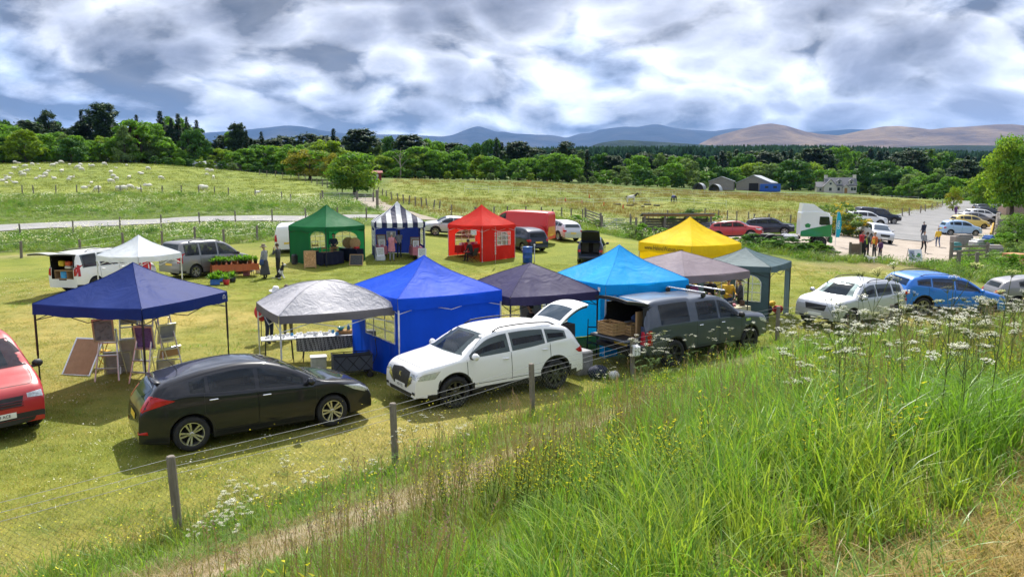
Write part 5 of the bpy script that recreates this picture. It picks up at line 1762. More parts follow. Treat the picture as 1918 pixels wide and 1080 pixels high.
	def headp(u_, v_):
		th = 2 * math.pi * u_; ph = math.pi * v_
		x, y, z = math.sin(ph) * math.cos(th), math.sin(ph) * math.sin(th), math.cos(ph)
		jaw = 1 - .28 * max(-z, 0) ** 1.3
		nose = .16 * math.exp(-((th if th < math.pi else th - 2 * math.pi) / .22) ** 2 - ((z + .12) / .17) ** 2)
		eye = -.05 * math.exp(-(((abs(th if th < math.pi else th - 2 * math.pi)) - .38) / .16) ** 2 - ((z - .08) / .10) ** 2)
		return ((.095 * x * jaw) * (1 + nose + eye) + .004,.075 * y * jaw, .115 * z)
	mb.sheet(headp, 22,16)
	for s in (-1,1):
		mb.ball((-.005,.076 * s, -.005),(.018,.008,.030),6,5)
	mb.X = old
	for s in (1,-1):
		e, w = wr[s]
		hand(mb, w, w - e, s)
	body = mobj('body', mesh_from('body', mb.V, mb.F, mats, mb.M, True), root)
	m = MB(); m.X = HX
	for s in (-1,1): m.ball((.078,.031 * s, .012),(.008,.011,.006),6,4)
	m.build('eyes', M_ink, root)
	m = MB(); m.X = HX; m.ball((.083,0,-.052),(.008,.022,.005),6,4); m.build('mouth', plain('lips', (.35,.12,.10),.5), root)
	# hair
	if hair:
		m = MB(); m.X = HX
		def hp2(u_, v_):
			th = 2 * math.pi * u_; ph = math.pi * (.0 + .62 * v_)
			fr = math.cos(th)
			lim = 1.0 if fr < .35 else 1 - .52 * (fr - .35) / .65
			ph *= lim
			if longhair and fr < .3: ph = min(ph * 1.0,3)
			x, y, z = math.sin(ph) * math.cos(th), math.sin(ph) * math.sin(th), math.cos(ph)
			w_ = 1.10 + .03 * math.sin(th * 9 + v_ * 7)
			zz = .115 * z * 1.08
			if longhair and fr < .3 and v_ > .75: zz -= (v_ - .75) * .55
			return (.097 * x * w_ - .008,.080 * y * w_, zz + .006)
		m.sheet(hp2,20,10)
		m.build('hair', plain('hair_' + hair, HAIR[hair],.7, var=.35, scale=30), root, True)
	if hat:
		m = MB(); m.X = HX
		m.lathe([(.001,.155),(.06,.152),(.088,.13),(.102,.06),(.105,.035),(.17,.015),(.195,-.005),(.19,-.012),(.10,.02)],18)
		m.build('hat', plain('hat_' + hat, CL[hat],.8), root, True)
	if skirt:
		m = MB()
		m.lathe([(.13,.98),(.17,.90),(.20,.60),(.25,.28),(.255,.22),(.24,.22)],18)
		for i, v_ in enumerate(m.V): m.V[i] = v_ * k
		m.build('skirt', CM(skirt), root, True)
	if coat > .02:
		m = MB()
		m.lathe([(.19,1.02),(.205,.90),(.235,.62),(.23,.60)],16)
		m.V = [Vector((v_.x * .85, v_.y, v_.z)) * k for v_ in m.V]
		if pose != 'sit': m.build('coat_skirt', CM(top), root, True)
	if bag:
		bn, bp = bag
		m = MB(); m.rbox(bp, (.13,.32,.30),.05); m.tube([(bp[0], bp[1] - .1, bp[2] + .14),(.0, bp[1] * .5,1.42),(bp[0], bp[1] + .1, bp[2] + .14)],.012,5)
		m.V = [v_ * k for v_ in m.V]
		b = m.build('shoulder_bag', CM(bn), root, True)
	return root
def at_px(x, y): return gp(x, y)
ARM_FWD = (((.16,.24,1.14),(.36,.14,1.12)),((.16,-.24,1.14),(.36,-.14,1.12)))
ARM_FACE = (((.16,.26,1.16),(.15,.13,1.46)),((.02,-.25,1.12),(.14,-.22,.94)))
ARM_WALK = (((-.08,.25,1.13),(.02,.25,.92)),((.10,-.25,1.14),(.24,-.22,.96)))
person(at_px(505,641),-22, 'man in white sun hat and navy jacket bending over the silver gazebo table', 'navy', 'navy', hair='grey', hat='white', lean=.38, arms=(((.22,.27,1.12),(.34,.26,.92)),((.22,-.25,1.10),(.40,-.20,.98))), h=1.76, group='people at the stalls')
person(at_px(541,634),-100, 'person in taupe coat and olive trousers standing behind the silver gazebo table', 'taupe', 'olive', 'brown', hair='brown', coat=.045, arms=ARM_FWD, group='people at the stalls')
person(at_px(497,522),165, 'woman in straw hat and long dark skirt with a blue bag beside the dog', 'grey', 'black', hair='grey', hat='khaki', skirt='dkgrey', bag=('blue', (.0,.24,.86)), h=1.66, group='people at the stalls')
person(at_px(522,517),170, 'woman in dark clothes raising a hand to her face beside the dog', 'dkgrey', 'black', hair='brown', arms=ARM_FACE, h=1.64, group='people at the stalls')
person(at_px(734,489),75, 'person in pink jacket looking at framed pictures in the striped gazebo', 'pink', 'grey', 'brown', hair='grey', coat=.03, arms=ARM_FWD, h=1.66, group='people at the stalls')
person(at_px(748,482),120, 'woman in grey top standing inside the striped gazebo', 'grey', 'navy', hair='black', longhair=True, arms=ARM_FWD, h=1.64, group='people at the stalls')
person(at_px(626,492),-80, 'person in navy standing inside the green gazebo', 'navy', 'navy', hair='black', arms=ARM_FWD, h=1.68, group='people at the stalls')
person(at_px(884,490),150, 'person in black sitting in the doorway of the red gazebo', 'black', 'black', hair='black', pose='sit', lean=.35, arms=ARM_FWD, h=1.72, group='people at the stalls')
pz = gz_purple.gw(.2,.3)
person(pz, 205, 'woman in black with dark hair sitting under the slate purple gazebo', 'black', 'black', hair='black', pose='sit', seat_h=.5, longhair=False, h=1.68, group='people at the stalls')
person(on_ground(*at(1095,500,31).xy),-60, 'woman in camouflage top eating beside the turquoise gazebo', 'olive', 'jeans', hair='brown', pose='sit', seat_h=.6, arms=ARM_FACE, h=1.66, group='people at the stalls')
def gw_at(gzb, x, y): return gzb.gw(x, y)
person(on_ground(*at(1297,540,26.2).xy),-120, 'person in magenta top under the mauve gazebo', 'magenta', 'navy', hair='grey', arms=ARM_FWD, h=1.60, group='people at the stalls')
person(on_ground(*at(1330,540,26.6).xy),-90, 'person in black behind the cream table of the mauve gazebo', 'black', 'black', hair='brown', arms=ARM_FWD, h=1.66, group='people at the stalls')
person(on_ground(*at(1364,540,26.4).xy),-80, 'person in yellow jacket serving under the mauve gazebo', 'yellow', 'jeans', hair='brown', coat=.02, arms=ARM_FWD, h=1.62, group='people at the stalls')
person(on_ground(*at(1387,540,26.0).xy),170, 'person in striped top at the right pole of the mauve gazebo', 'dkgrey', 'black', hair='grey', arms=ARM_FACE, h=1.66, group='people at the stalls')
person(on_ground(*at(269,470,33).xy),-70, 'brown-haired person behind the white gazebo', 'red', 'jeans', hair='brown', h=1.60, group='people at the stalls')
person(on_ground(*at(1272,500,36.8).xy),-110, 'fair-haired person under the yellow gazebo', 'white', 'jeans', hair='fair', h=1.74, group='people at the stalls')
# the car park
PG = 'people walking in the car park'
person(at_px(1613,483),-60, 'person in red jacket in the group at the gateway', 'red', 'black', hair='brown', coat=.02, h=1.76, group=PG)
person(at_px(1622,484),20, 'person in yellow high-visibility vest in the group at the gateway', 'dkgrey', 'black', hair='brown', vest='lime', h=1.66, group=PG)
person(at_px(1618,488),-30, 'person in black at the front of the gateway group', 'black', 'black', hair='black', h=1.50, group=PG)
person(at_px(1637,484),190, 'person in orange jacket at the right of the gateway group', 'orange', 'dkgrey', hair='fair', vest='yellow', coat=.02, h=1.68, group=PG)
person(at_px(1648,485),200, 'child in purple top beside the person in orange', 'purple', 'navy', hair='brown', h=1.28, group=PG)
person(at_px(1729,474),-85, 'man in grey hooded top walking towards us on the gravel', 'grey', 'black', hair='black', pose='walk', arms=ARM_WALK, h=1.75, group=PG)
person(at_px(1729,450),95, 'man in dark suit walking away across the car park', 'navy', 'navy', hair='grey', pose='walk', arms=ARM_WALK, h=1.76, group=PG)
person(at_px(1756,463),80, 'woman in yellow jacket and jeans walking away', 'yellow', 'jeans', hair='fair', coat=.02, pose='walk', arms=ARM_WALK, h=1.66, group=PG)
person(at_px(1790,404),100, 'person in purple coat far up the road', 'purple', 'purple', hair='grey', coat=.03, h=1.66, group=PG)
# animals
def quad_mesh(kind):
	"""one continuous animal body from a jointed skeleton; returns V,F,seg region finder"""
	J = []; E = []; rad = []; reg = []
	def add(p, r_, par, rg):
		J.append(Vector(p)); rad.append(r_); reg.append(rg)
		if par is not None: E.append((par, len(J) - 1))
		return len(J) - 1
	return J, E, rad, reg, add
def by_seg(V, F, J, E, reg):
	P0 = np.array([J[a] for a, b in E]); D = np.array([J[b] - J[a] for a, b in E]); DD = (D * D).sum(1) + 1e-9
	out_ = []
	for f in F:
		c = np.array(sum((V[i] for i in f), Vector()) / len(f))
		t = np.clip(((c - P0) * D).sum(1) / DD, 0,1)
		out_.append(reg[E[int((((c - P0 - D * t[:, None]) ** 2).sum(1)).argmin())][1]])
	return out_
M_coatw = plain('dog_white', (.62,.60,.56),.9); M_coatb = plain('dog_black', (.015,.014,.014),.9)
def sitting_dog(loc, face):
	J, E, rad, reg, add = quad_mesh('dog')
	pel = add((0,0,.16),.13, None, 'b'); ab = add((.10,0,.30),.115, pel, 'b'); ch = add((.20,0,.46),.12, ab, 'w'); nk = add((.24,0,.62),.075, ch, 'b'); hd = add((.29,0,.72),.075, nk, 'b'); mz = add((.42,0,.69),.035, hd, 'w')
	t1 = add((-.12,0,.07),.03, pel, 'b'); add((-.34,.05,.05),.02, t1, 'w')
	for s in (-1,1):
		sh = add((.22,.08 * s, .42),.055, ch, 'b'); el = add((.20,.09 * s, .26),.04, sh, 'w'); w = add((.26,.09 * s, .10),.03, el, 'w'); add((.32,.09 * s, .03),.03, w, 'w')
		kn = add((.16,.14 * s, .18),.065, pel, 'b'); hk = add((-.02,.15 * s, .06),.035, kn, 'b'); add((.14,.15 * s, .03),.03, hk, 'w')
	V, F = skin_mesh(J, E, rad)
	rg = by_seg(V, F, J, E, reg)
	root = empty('dog', loc, R(face), 'black and white dog sitting beside the two women', 'dog')
	mobj('body', mesh_from('body', V, F, [M_coatb, M_coatw],[0 if q == 'b' else 1 for q in rg], True), root)
	for s in (-1,1):
		m = MB(); m.tube([(.26,.055 * s, .76),(.24,.085 * s, .82),(.27,.10 * s, .78)],[.03,.025,.008],6); m.build('ear', M_coatb, root, True)
sitting_dog(at_px(521,522),10)
def small_dog(loc, face):
	J, E, rad, reg, add = quad_mesh('dog')
	pel = add((-.16,0,.28),.075, None, 'w'); ch = add((.12,0,.29),.085, pel, 'w'); nk = add((.22,0,.38),.05, ch, 'w'); hd = add((.27,0,.43),.055, nk, 'w'); add((.36,0,.41),.028, hd, 'w')
	t1 = add((-.26,0,.36),.02, pel, 'w'); add((-.30,0,.44),.014, t1, 'w')
	for s in (-1,1):
		e = add((.12,.06 * s, .15),.03, ch, 'w'); add((.13,.06 * s, .02),.022, e, 'w')
		kn = add((-.12,.06 * s, .17),.036, pel, 'w'); hk = add((-.20,.06 * s, .10),.022, kn, 'w'); add((-.17,.06 * s, .02),.022, hk, 'w')
	V, F = skin_mesh(J, E, rad)
	root = empty('dog', loc, R(face), 'small pale dog standing by the gateway group', 'dog')
	mobj('body', mesh_from('body', V, F, M_coatw, None, True), root)
small_dog(at_px(1631,492),160)
def horse_mesh(graze):
	J, E, rad, reg, add = quad_mesh('horse')
	pel = add((-.62,0,1.18),.30, None, 'rug'); bl = add((-.05,0,1.10),.32, pel, 'rug'); ch = add((.52,0,1.16),.28, bl, 'rug')
	if graze:
		nk = add((.92,0,.95),.17, ch, 'head'); nk2 = add((1.12,0,.58),.12, nk, 'head'); hd = add((1.18,0,.40),.12, nk2, 'head'); add((1.34,0,.10),.07, hd, 'head')
	else:
		nk = add((.88,0,1.42),.17, ch, 'head'); nk2 = add((1.08,0,1.66),.12, nk, 'head'); hd = add((1.20,0,1.70),.12, nk2, 'head'); add((1.50,0,1.46),.07, hd, 'head')
	t1 = add((-.95,0,1.18),.06, pel, 'head'); add((-1.04,0,.62),.05, t1, 'head')
	for s in (-1,1):
		sh = add((.50,.17 * s, .90),.13, ch, 'rug'); kn = add((.52,.17 * s, .50),.065, sh, 'leg'); ft = add((.50,.17 * s, .16),.05, kn, 'leg'); add((.54,.17 * s, .04),.06, ft, 'leg')
		th = add((-.58,.18 * s, .92),.17, pel, 'rug'); hk = add((-.74,.18 * s, .52),.075, th, 'leg'); ft = add((-.68,.18 * s, .16),.05, hk, 'leg'); add((-.63,.18 * s, .04),.06, ft, 'leg')
	V, F = skin_mesh(J, E, rad)
	return V, F, by_seg(V, F, J, E, reg),(J[nk], J[nk2], J[hd])
def horse(loc, face, label, rug, head, leg, graze):
	V, F, rg, (nk, nk2, hd) = horse_mesh(graze)
	root = empty('horse', loc, R(face), label, 'horse', 'horses in the paddock')
	ms = [rug, head, leg]
	mobj('body', mesh_from('body', V, F, ms, [{'rug': 0, 'head': 1, 'leg': 2}[q] for q in rg], True), root)
	m = MB(); m.tube([hd + Vector((-.04,0,.12)), nk2 + Vector((-.10,0,.08)), nk + Vector((-.16,0,.10))],[.03,.05,.04],6); m.build('mane', head, root, True)
	for s in (-1,1):
		m = MB(); m.tube([hd + Vector((-.05,.06 * s, .08)), hd + Vector((-.03,.075 * s, .24))],[.04,.008],6); m.build('ear', head, root)
M_rugw = plain('white_horse_rug', (.62,.60,.55),.8); M_rugb = plain('blue_horse_rug', (.035,.045,.16),.8); M_hblk = plain('horse_black', (.02,.016,.014),.8); M_hbay = plain('horse_bay', (.14,.055,.02),.8)
horse(at_px(1182,380),5, 'horse with dark head wearing a pale rug in the paddock', M_rugw, M_hblk, M_coatw, False)
horse(at_px(1262,379),100, 'dark horse in a blue rug grazing in the paddock', M_rugb, M_hblk, M_hblk, True)
horse(gp(1184,345),175, 'brown horse grazing at the far edge of the paddock', M_hbay, M_hbay, M_hbay, True)
# sheep: wool body with head and legs, standing, grazing or lying; lambs smaller
M_wool = plain('wool', (.78,.74,.64),.95, var=.25, scale=7, bump=.8, bscale=24)
M_face = plain('sheep_face', (.62,.57,.48),.9)
def sheep_proto(kind, seed):
	rs = np.random.default_rng(seed)
	lying = kind == 'lying'
	zc = .30 if lying else .58
	V = []; F = []
	nu, nv = 18,12
	for j in range(nv + 1):
		ph = math.pi * j / nv
		for i in range(nu):
			th = 2 * math.pi * i / nu
			x, y, z = math.cos(ph), math.sin(ph) * math.cos(th), math.sin(ph) * math.sin(th)
			n_ = 1 + .05 * math.sin(th * 4 + j * 1.3 + seed) + .04 * math.sin(ph * 9 + th * 3)
			sx = .52 + .03 * x
			yy = y * .27 * n_ * (1 + .06 * (x < 0)); zz = z * (.27 if not lying else .24) * n_
			if lying and zz < -.16: zz = -.16 - (zz + .16) * -.2
			V.append((x * sx, yy, zc + zz))
	for j in range(nv):
		for i in range(nu):
			k_ = (i + 1) % nu
			F.append((j * nu + i, j * nu + k_, (j + 1) * nu + k_, (j + 1) * nu + i))
	wool = mesh_from('fleece', V, F, M_wool, smooth=True)
	m = MB()
	if kind == 'grazing': m.tube([(.44,0,.60),(.60,0,.38),(.70,0,.16),(.74,0,.06)],[.13,.10,.08,.045],8); hp_ = Vector((.62,0,.30))
	else: m.tube([(.42,0, zc + .08),(.58,0, zc + .26),(.72,0, zc + .27),(.84,0, zc + .17)],[.12,.095,.085,.045],8); hp_ = Vector((.62,0, zc + .33))
	for s in (-1,1): m.tube([hp_ + Vector((0,.05 * s, 0)), hp_ + Vector((-.03,.17 * s, -.02))],[.03,.012],5)
	head = m.mesh('head', M_face, True)
	legs = None
	if not lying:
		m = MB(); m.tube([(0,0,.42),(.0,0,.22),(0,0,.0)],[.055,.03,.035],6); legs = m.mesh('leg', M_face, True)
	return wool, head, legs
SP = [sheep_proto('standing', 1), sheep_proto('grazing', 2), sheep_proto('lying', 3), sheep_proto('grazing', 4)]
SHEEP = [  # picture position of the feet, kind, heading, lamb?
 (28,306,1,10),(37,306,2,170),(25,314,2,0),(48,314,1,200),(60,310,1,0),(72,308,2,180),(27,316,2,40),(98,309,2,0),(106,309,1,180),(114,306,1,10),(100,312,3,200),(130,310,0,90),(151,312,1,170),(147,316,1,200),(152,320,1,0),(167,311,1,90),(174,313,3,180),(195,310,1,0),(218,315,2,180),(237,311,1,60),(277,318,1,0),(75,318,0,120),(90,322,2,0),(116,324,0,100),(46,322,1,0),(40,325,1,180),(20,327,1,10),(12,330,2,180),(45,330,1,200),(52,323,0,0),(10,336,1,0),(16,338,1,180),(5,340,2,0),(12,345,0,100),(29,344,2,180),(68,336,2,0),(75,333,1,20),(82,332,2,0),(86,330,1,180),(102,336,2,170),(132,334,2,0),(137,333,2,180),(128,338,1,0),(208,326,0,90),(212,333,1,0),(219,338,1,180),(207,343,1,10),(242,335,0,90),(262,325,2,0),(266,327,2,170),(301,336,1,0),(171,345,0,80),(158,354,2,0),(184,358,1,180),(222,357,1,10),(232,357,3,190),(243,354,1,0),(262,356,2,170),(273,349,2,10),(280,349,2,190),(378,355,1,0),(385,356,3,170),(482,362,2,0),(388,321,1,0),(397,322,3,180),(387,328,1,10),(400,335,0,100)]
rs_ = random.Random(8)
for i, (x, y, kd, hd_) in enumerate(SHEEP):
	p = gp(x, y + 1.0,60)
	wool, head, leg = SP[kd]
	sc_ = rs_.uniform(.92,1.12) * (.68 if rs_.random() < .22 else 1) * .86
	lamb = sc_ < .72
	txt = ['standing', 'grazing', 'lying', 'grazing'][kd]
	row = 1 + sorted(set(q[1] // 6 for q in SHEEP), reverse=True).index(y // 6)
	mates = sorted(q[0] for q in SHEEP if q[1] // 6 == y // 6)
	num = ['first', 'second', 'third', 'fourth', 'fifth', 'sixth', 'seventh', 'eighth', 'ninth', 'tenth', 'eleventh', 'twelfth', 'thirteenth']
	label_ = 'white %s %s in the %s row of the flock from the fence, %s from left' % ('lamb' if lamb else 'sheep', txt, num[min(row - 1,12)], num[min(mates.index(x),12)])
	r_ = empty('sheep', p, R(hd_ + rs_.uniform(-15,15)), label_, 'sheep', 'sheep grazing in the pasture')
	r_.scale = (sc_, sc_, sc_)
	mobj('fleece', wool, r_); mobj('head', head, r_)
	if leg:
		for a in (-.30,.32):
			for s in (-1,1): mobj('leg', leg, r_, (a, .13 * s, 0))
# ================================================================== STALL GOODS AND SMALL THINGS
M_alu = plain('aluminium', (.62,.62,.60),.38,.8, var=.1)
M_card = plain('brown_card', (.36,.22,.12),.85, var=.12)
M_canvas = plain('canvas_back', (.42,.38,.31),.9, var=.15)
M_canvasg = plain('grey_canvas', (.30,.31,.33),.85, var=.2)
M_oak = timber('oak', (.30,.17,.07),.35)
M_cardboard = plain('cardboard', (.34,.21,.11),.9, var=.15)
M_wplast = plain('white_plastic', (.70,.71,.72),.4, var=.05)
M_clearbox = plain('frosted_plastic', (.52,.55,.57),.3, var=.15)
def paint_mat(name, c1, c2, scale=5):
	if name in MATS: return MATS[name]
	m, nt, out = newmat(name)
	oc = objcoord(nt)
	f = nt.noise(oc, scale, 5,.6,2,1.5)
	p = bsdf(nt, nt.ramp(f, [(.38, c1),(.5, c2),(.56, tuple(min(1, x * 1.6 + .05) for x in c1)),(.68, c2)]),.6)
	nt.link(p.outputs[0], out.inputs[0]); MATS[name] = m
	return m
def thing(name, loc, rz, label, cat, group=None): return empty(name, loc, rz, label, cat, group)
def one(name, mb, mat, loc, rz, label, cat, group=None, smooth=False):
	o = mb.build(name, mat, None, smooth, loc, (0,0, rz)); tag(o, label, cat, group); return o
# navy stall: step ladders used as easels, canvases, chair
def step_ladder(loc, rz, h, w, label, group='step ladders used as easels'):
	t = thing('step_ladder', loc, rz, label, 'ladder', group)
	sp = h * .30
	for s in (-1,1):
		m = MB(); m.tube([(sp, s * w / 2 * 1.12,0),(0, s * w / 2 * .72, h)],.022,6); m.build('front_rail', M_alu, t)
		m = MB(); m.tube([(-sp, s * w / 2 * 1.05,0),(-.03, s * w / 2 * .66, h * .96)],.016,6); m.build('rear_rail', M_alu, t)
	n = max(3, int(h / .27))
	for i in range(1, n):
		f = i / n; x = sp * (1 - f); ww = w / 2 * (1.12 - .40 * f)
		m = MB(); m.box(x - .045, x + .045,-ww, ww, f * h - .014, f * h + .014); m.build('step', M_alu, t)
	m = MB(); m.rbox((0,0, h),(.16, w * .74,.03),.01); m.build('top_plate', M_alu, t)
	m = MB(); m.tube([(-sp * .8,-w * .5, h * .2),(-sp * .8, w * .5, h * .2)],.01,5); m.build('brace', M_alu, t)
	return t
def canvas(loc, rz, tilt, w, h, mat, label, back=False, frame=None, cat='painting', group='paintings at the navy stall', roll=0.0):
	t = thing('canvas_painting', loc, rz, label, cat, group)
	t.rotation_euler = (roll, -tilt, rz)
	m = MB(); m.box(-.012,.012,-w / 2, w / 2,0, h); m.build('canvas', mat, t)
	m = MB()
	for y0, y1, z0, z1 in ((-w / 2 - .02, w / 2 + .02,-.02,.02),(-w / 2 - .02, w / 2 + .02, h - .02, h + .02),(-w / 2 - .02,-w / 2 + .02,.02, h - .02),(w / 2 - .02, w / 2 + .02,.02, h - .02)):
		m.box(-.020,.018, y0, y1, z0, z1)
	m.build('frame', frame or M_alu, t)
	return t
nv = gz_navy
def navy_at(px, py): return gp(px, py)
p1 = navy_at(209,707); p2 = navy_at(246,690); p3 = navy_at(284,710); p4 = navy_at(312,690)
step_ladder(p1, R(-78),1.25,.50, 'aluminium step ladder holding the grey and blue picture')
step_ladder(p2, R(-60),1.75,.50, 'tall aluminium step ladder in the middle of the navy stall')
step_ladder(p3, R(-100),1.70,.46, 'step ladder behind the purple picture')
step_ladder(p4, R(-40),1.45,.44, 'step ladder at the right of the navy stall')
canvas(p1 + Vector((-.02,-.16,1.0)), R(-78),-.16,.46,.56, paint_mat('sea_painting', (.10,.15,.20),(.24,.28,.31)), 'grey and blue seascape picture on a step ladder', cat='painting')
canvas(p3 + Vector((.0,-.18,.86)), R(-100),-.14,.50,.56, paint_mat('violet_painting', (.06,.03,.16),(.16,.09,.26),8), 'purple picture with pale streaks on a step ladder')
canvas(p2 + Vector((.05,-.05,1.25)), R(-55),-.2,.45,.50, M_canvas, 'pale canvas high on the middle step ladder')
canvas(p2 + Vector((-.05,-.5,.02)), R(-70),-.35,.60,.62, M_canvasg, 'grey canvas leaning low between the ladders')
canvas(p3 + Vector((.35,.05,.02)), R(-60),-.4,.40,.55, M_canvas, 'cream canvas leaning at the foot of the purple picture ladder')
canvas(p4 + Vector((.05,-.05,.75)), R(-35),-.25,.45,.50, M_canvasg, 'grey canvas on the right-hand ladder')
canvas(p4 + Vector((.12,-.12,.35)), R(-30),-.35,.62,.28, M_card, 'long brown board on the right-hand ladder')
canvas(p2 + Vector((.18,-.35,.30)), R(-65),-.25,.42,.60, M_canvas, 'off-white canvas on the lower steps of the middle ladder')
pb = navy_at(128,707)
canvas(pb + Vector((.05,.25,.0)), R(-100),.62,.80,1.05, M_card, 'big brown hardboard panel with pale frame leaning at the left', cat='board', roll=R(0))
def folding_chair(loc, rz, mat, label):
	t = thing('folding_chair', loc, rz, label, 'chair')
	m = MB(); m.rbox((0,0,.45),(.40,.40,.03),.01); m.build('seat', mat, t)
	m = MB(); m.rbox((-.20,0,.78),(.03,.40,.16),.01); m.build('backrest', mat, t)
	for s in (-1,1):
		m = MB(); m.tube([(.20, s * .18,0),(-.20, s * .18,.86)],.013,5); m.build('leg', mat, t)
		m = MB(); m.tube([(-.20, s * .16,0),(.16, s * .16,.45)],.013,5); m.build('leg', mat, t)
folding_chair(navy_at(190,688), R(-120), timber('yellow_wood', (.52,.32,.06),.3), 'yellow wooden folding chair behind the left ladder')
# generic table
def table(loc, rz, L, W, H, topm, label, clothm=None, drop=.4, legm=M_legb, group=None):
	t = thing('trestle_table', loc, rz, label, 'table', group)
	m = MB(); m.rbox((0,0, H - .02),(L, W, .04),.01); m.build('tabletop', topm, t)
	for sx in (-1,1):
		for sy in (-1,1):
			m = MB(); m.tube([(sx * L * .40, sy * W * .42,0),(sx * L * .36, sy * W * .36, H - .04)],.014,5); m.build('leg', legm, t)
	if clothm:
		m = MB()
		n = 40
		per = [(-L / 2,-W / 2),(L / 2,-W / 2),(L / 2, W / 2),(-L / 2, W / 2)]
		for k in range(4):
			a, b = Vector(per[k]), Vector(per[(k + 1) % 4]); tt = (b - a).normalized(); nn = Vector((tt.y, -tt.x))
			dr = drop
			def cf(u_, v_):
				e = a.lerp(b, u_) + nn * (.014 + .03 * v_ + .022 * v_ * math.sin(u_ * (b - a).length * 16 + k))
				return (e.x, e.y, H + .006 - v_ * (dr - .02 * math.sin(u_ * 9)))
			m.sheet(cf, 26,5)
		m.quad((-L / 2 - .014,-W / 2 - .014, H + .006),(L / 2 + .014,-W / 2 - .014, H + .006),(L / 2 + .014, W / 2 + .014, H + .006),(-L / 2 - .014, W / 2 + .014, H + .006))
		c_ = m.build('table_cloth', clothm, None, False, loc, (0,0, rz)); c_.name = 'tablecloth'
		tag(c_, 'cloth on the ' + label.split(',')[0].replace('table', 'table')[:80], 'tablecloth')
	return t
def local(loc, rz, x, y, z): return Vector((loc[0] + x * math.cos(rz) - y * math.sin(rz), loc[1] + x * math.sin(rz) + y * math.cos(rz), loc[2] + z))
def pattern_cloth():
	m, nt, out = newmat('patterned_cloth')
	oc = objcoord(nt)
	ck = nt.add('ShaderNodeTexChecker'); nt.link(oc, ck.inputs[0]); ck.inputs['Scale'].default_value = 26
	mp = nt.add('ShaderNodeMapping'); nt.link(oc, mp.inputs[0]); mp.inputs['Rotation'].default_value = (.6,.8,.78); nt.link(mp.outputs[0], ck.inputs[0])
	ck.inputs['Color1'].default_value = (.03,.03,.035,1); ck.inputs['Color2'].default_value = (.34,.35,.36,1)
	p = bsdf(nt, ck.outputs[0],.85); nt.link(p.outputs[0], out.inputs[0])
	return m
M_pat = pattern_cloth()
def cloth_panel(name, loc, rz, L, z0, z1, mat, label):
	m = MB(); m.sheet(lambda u_, v_: (-L / 2 + L * u_, -.02 * math.sin(u_ * 20) * v_ - .02 * v_, z1 - (z1 - z0) * v_ - .03 * math.sin(u_ * 5) * v_),30,5)
	return one(name, m, mat, loc, rz, label, 'tablecloth', smooth=True)
# silver stall: two tables with pots and bottles
ts = gp(620,672); rs1 = R(17)
table(ts, rs1,1.95,.65,.72, M_wplast, 'long table under the silver gazebo with a patterned front', legm=M_legb)
cloth_panel('tablecloth', local(ts, rs1,0,-.345,0), rs1,1.90,.36,.735, M_pat, 'black and white patterned cloth hanging on the silver stall table')
tw = local(ts, rs1,-1.42,-.02,0); tw.z = g1(tw.x, tw.y)
table(tw, rs1 + .05,.95,.55,.70, M_wplast, 'small white table with crossed legs at the left of the silver stall')
M_jar = plain('white_glaze', (.72,.72,.70),.25, var=.05); M_teal = plain('teal_glaze', (.03,.30,.32),.2, var=.2); M_blueg = plain('blue_glass', (.06,.22,.42),.12, var=.2); M_pinkg = plain('dusky_pink_glaze', (.48,.22,.20),.3); M_blkj = plain('black_glaze', (.02,.02,.022),.2)
def jar(loc, r_, h_, mat, label, shape='jar', group='pots on the silver stall table'):
	m = MB()
	prof = {'jar': [(.001,0),(r_, 0),(r_, h_ * .8),(r_ * .8, h_ * .88),(r_ * .85, h_),(.001, h_)], 'bottle': [(.001,0),(r_, 0),(r_, h_ * .55),(r_ * .4, h_ * .75),(r_ * .35, h_),(.001, h_)], 'bowl': [(.001,0),(r_ * .5,0),(r_, h_ * .7),(r_, h_),(r_ * .9, h_),(r_ * .5, h_ * .3),(.001, h_ * .25)]}[shape]
	m.lathe(prof, 12)
	return one('pot' if shape != 'bottle' else 'bottle', m, mat, loc, 0, label, 'pot' if shape != 'bottle' else 'bottle', group, True)
rj = random.Random(4)
jx = -1.75
k_ = 0
while jx < .22:
	y_ = rj.uniform(-.2,.2)
	mt, cn = rj.choice([(M_jar, 'white'),(M_jar, 'white'),(M_jar, 'white'),(M_blkj, 'black'),(M_blueg, 'blue')])
	sh = rj.choice(['jar', 'jar', 'bowl'])
	k_ += 1
	jar(local(ts, rs1, jx, y_, .735 if jx > -.95 else .715), rj.uniform(.035,.06), rj.uniform(.05,.10), mt, 'small %s %s on the silver stall table, number %s from its left end' % (cn, 'bowl' if sh == 'bowl' else 'pot', ['one', 'two', 'three', 'four', 'five', 'six', 'seven', 'eight', 'nine', 'ten', 'eleven', 'twelve', 'thirteen', 'fourteen', 'fifteen', 'sixteen', 'seventeen', 'eighteen', 'nineteen', 'twenty', 'twenty-one', 'twenty-two', 'twenty-three', 'twenty-four', 'twenty-five'][min(k_ - 1,24)]), sh)
	jx += rj.uniform(.07,.12)
m = MB(); m.rbox((0,0,.045),(.70,.30,.09),.01); one('wooden_tray', m, M_oak, local(ts, rs1,.52,.02,.735), rs1, 'brown wooden box tray at the right of the silver stall table', 'tray')
jar(local(ts, rs1,.30,.0,.825),.10,.10, M_teal, 'teal glazed bowl on the wooden tray', 'bowl')
jar(local(ts, rs1,.52,.03,.825),.045,.17, M_blueg, 'blue bottle standing on the wooden tray', 'bottle')
jar(local(ts, rs1,.68,.02,.825),.05,.20, M_pinkg, 'dusky pink bottle standing on the wooden tray', 'bottle')
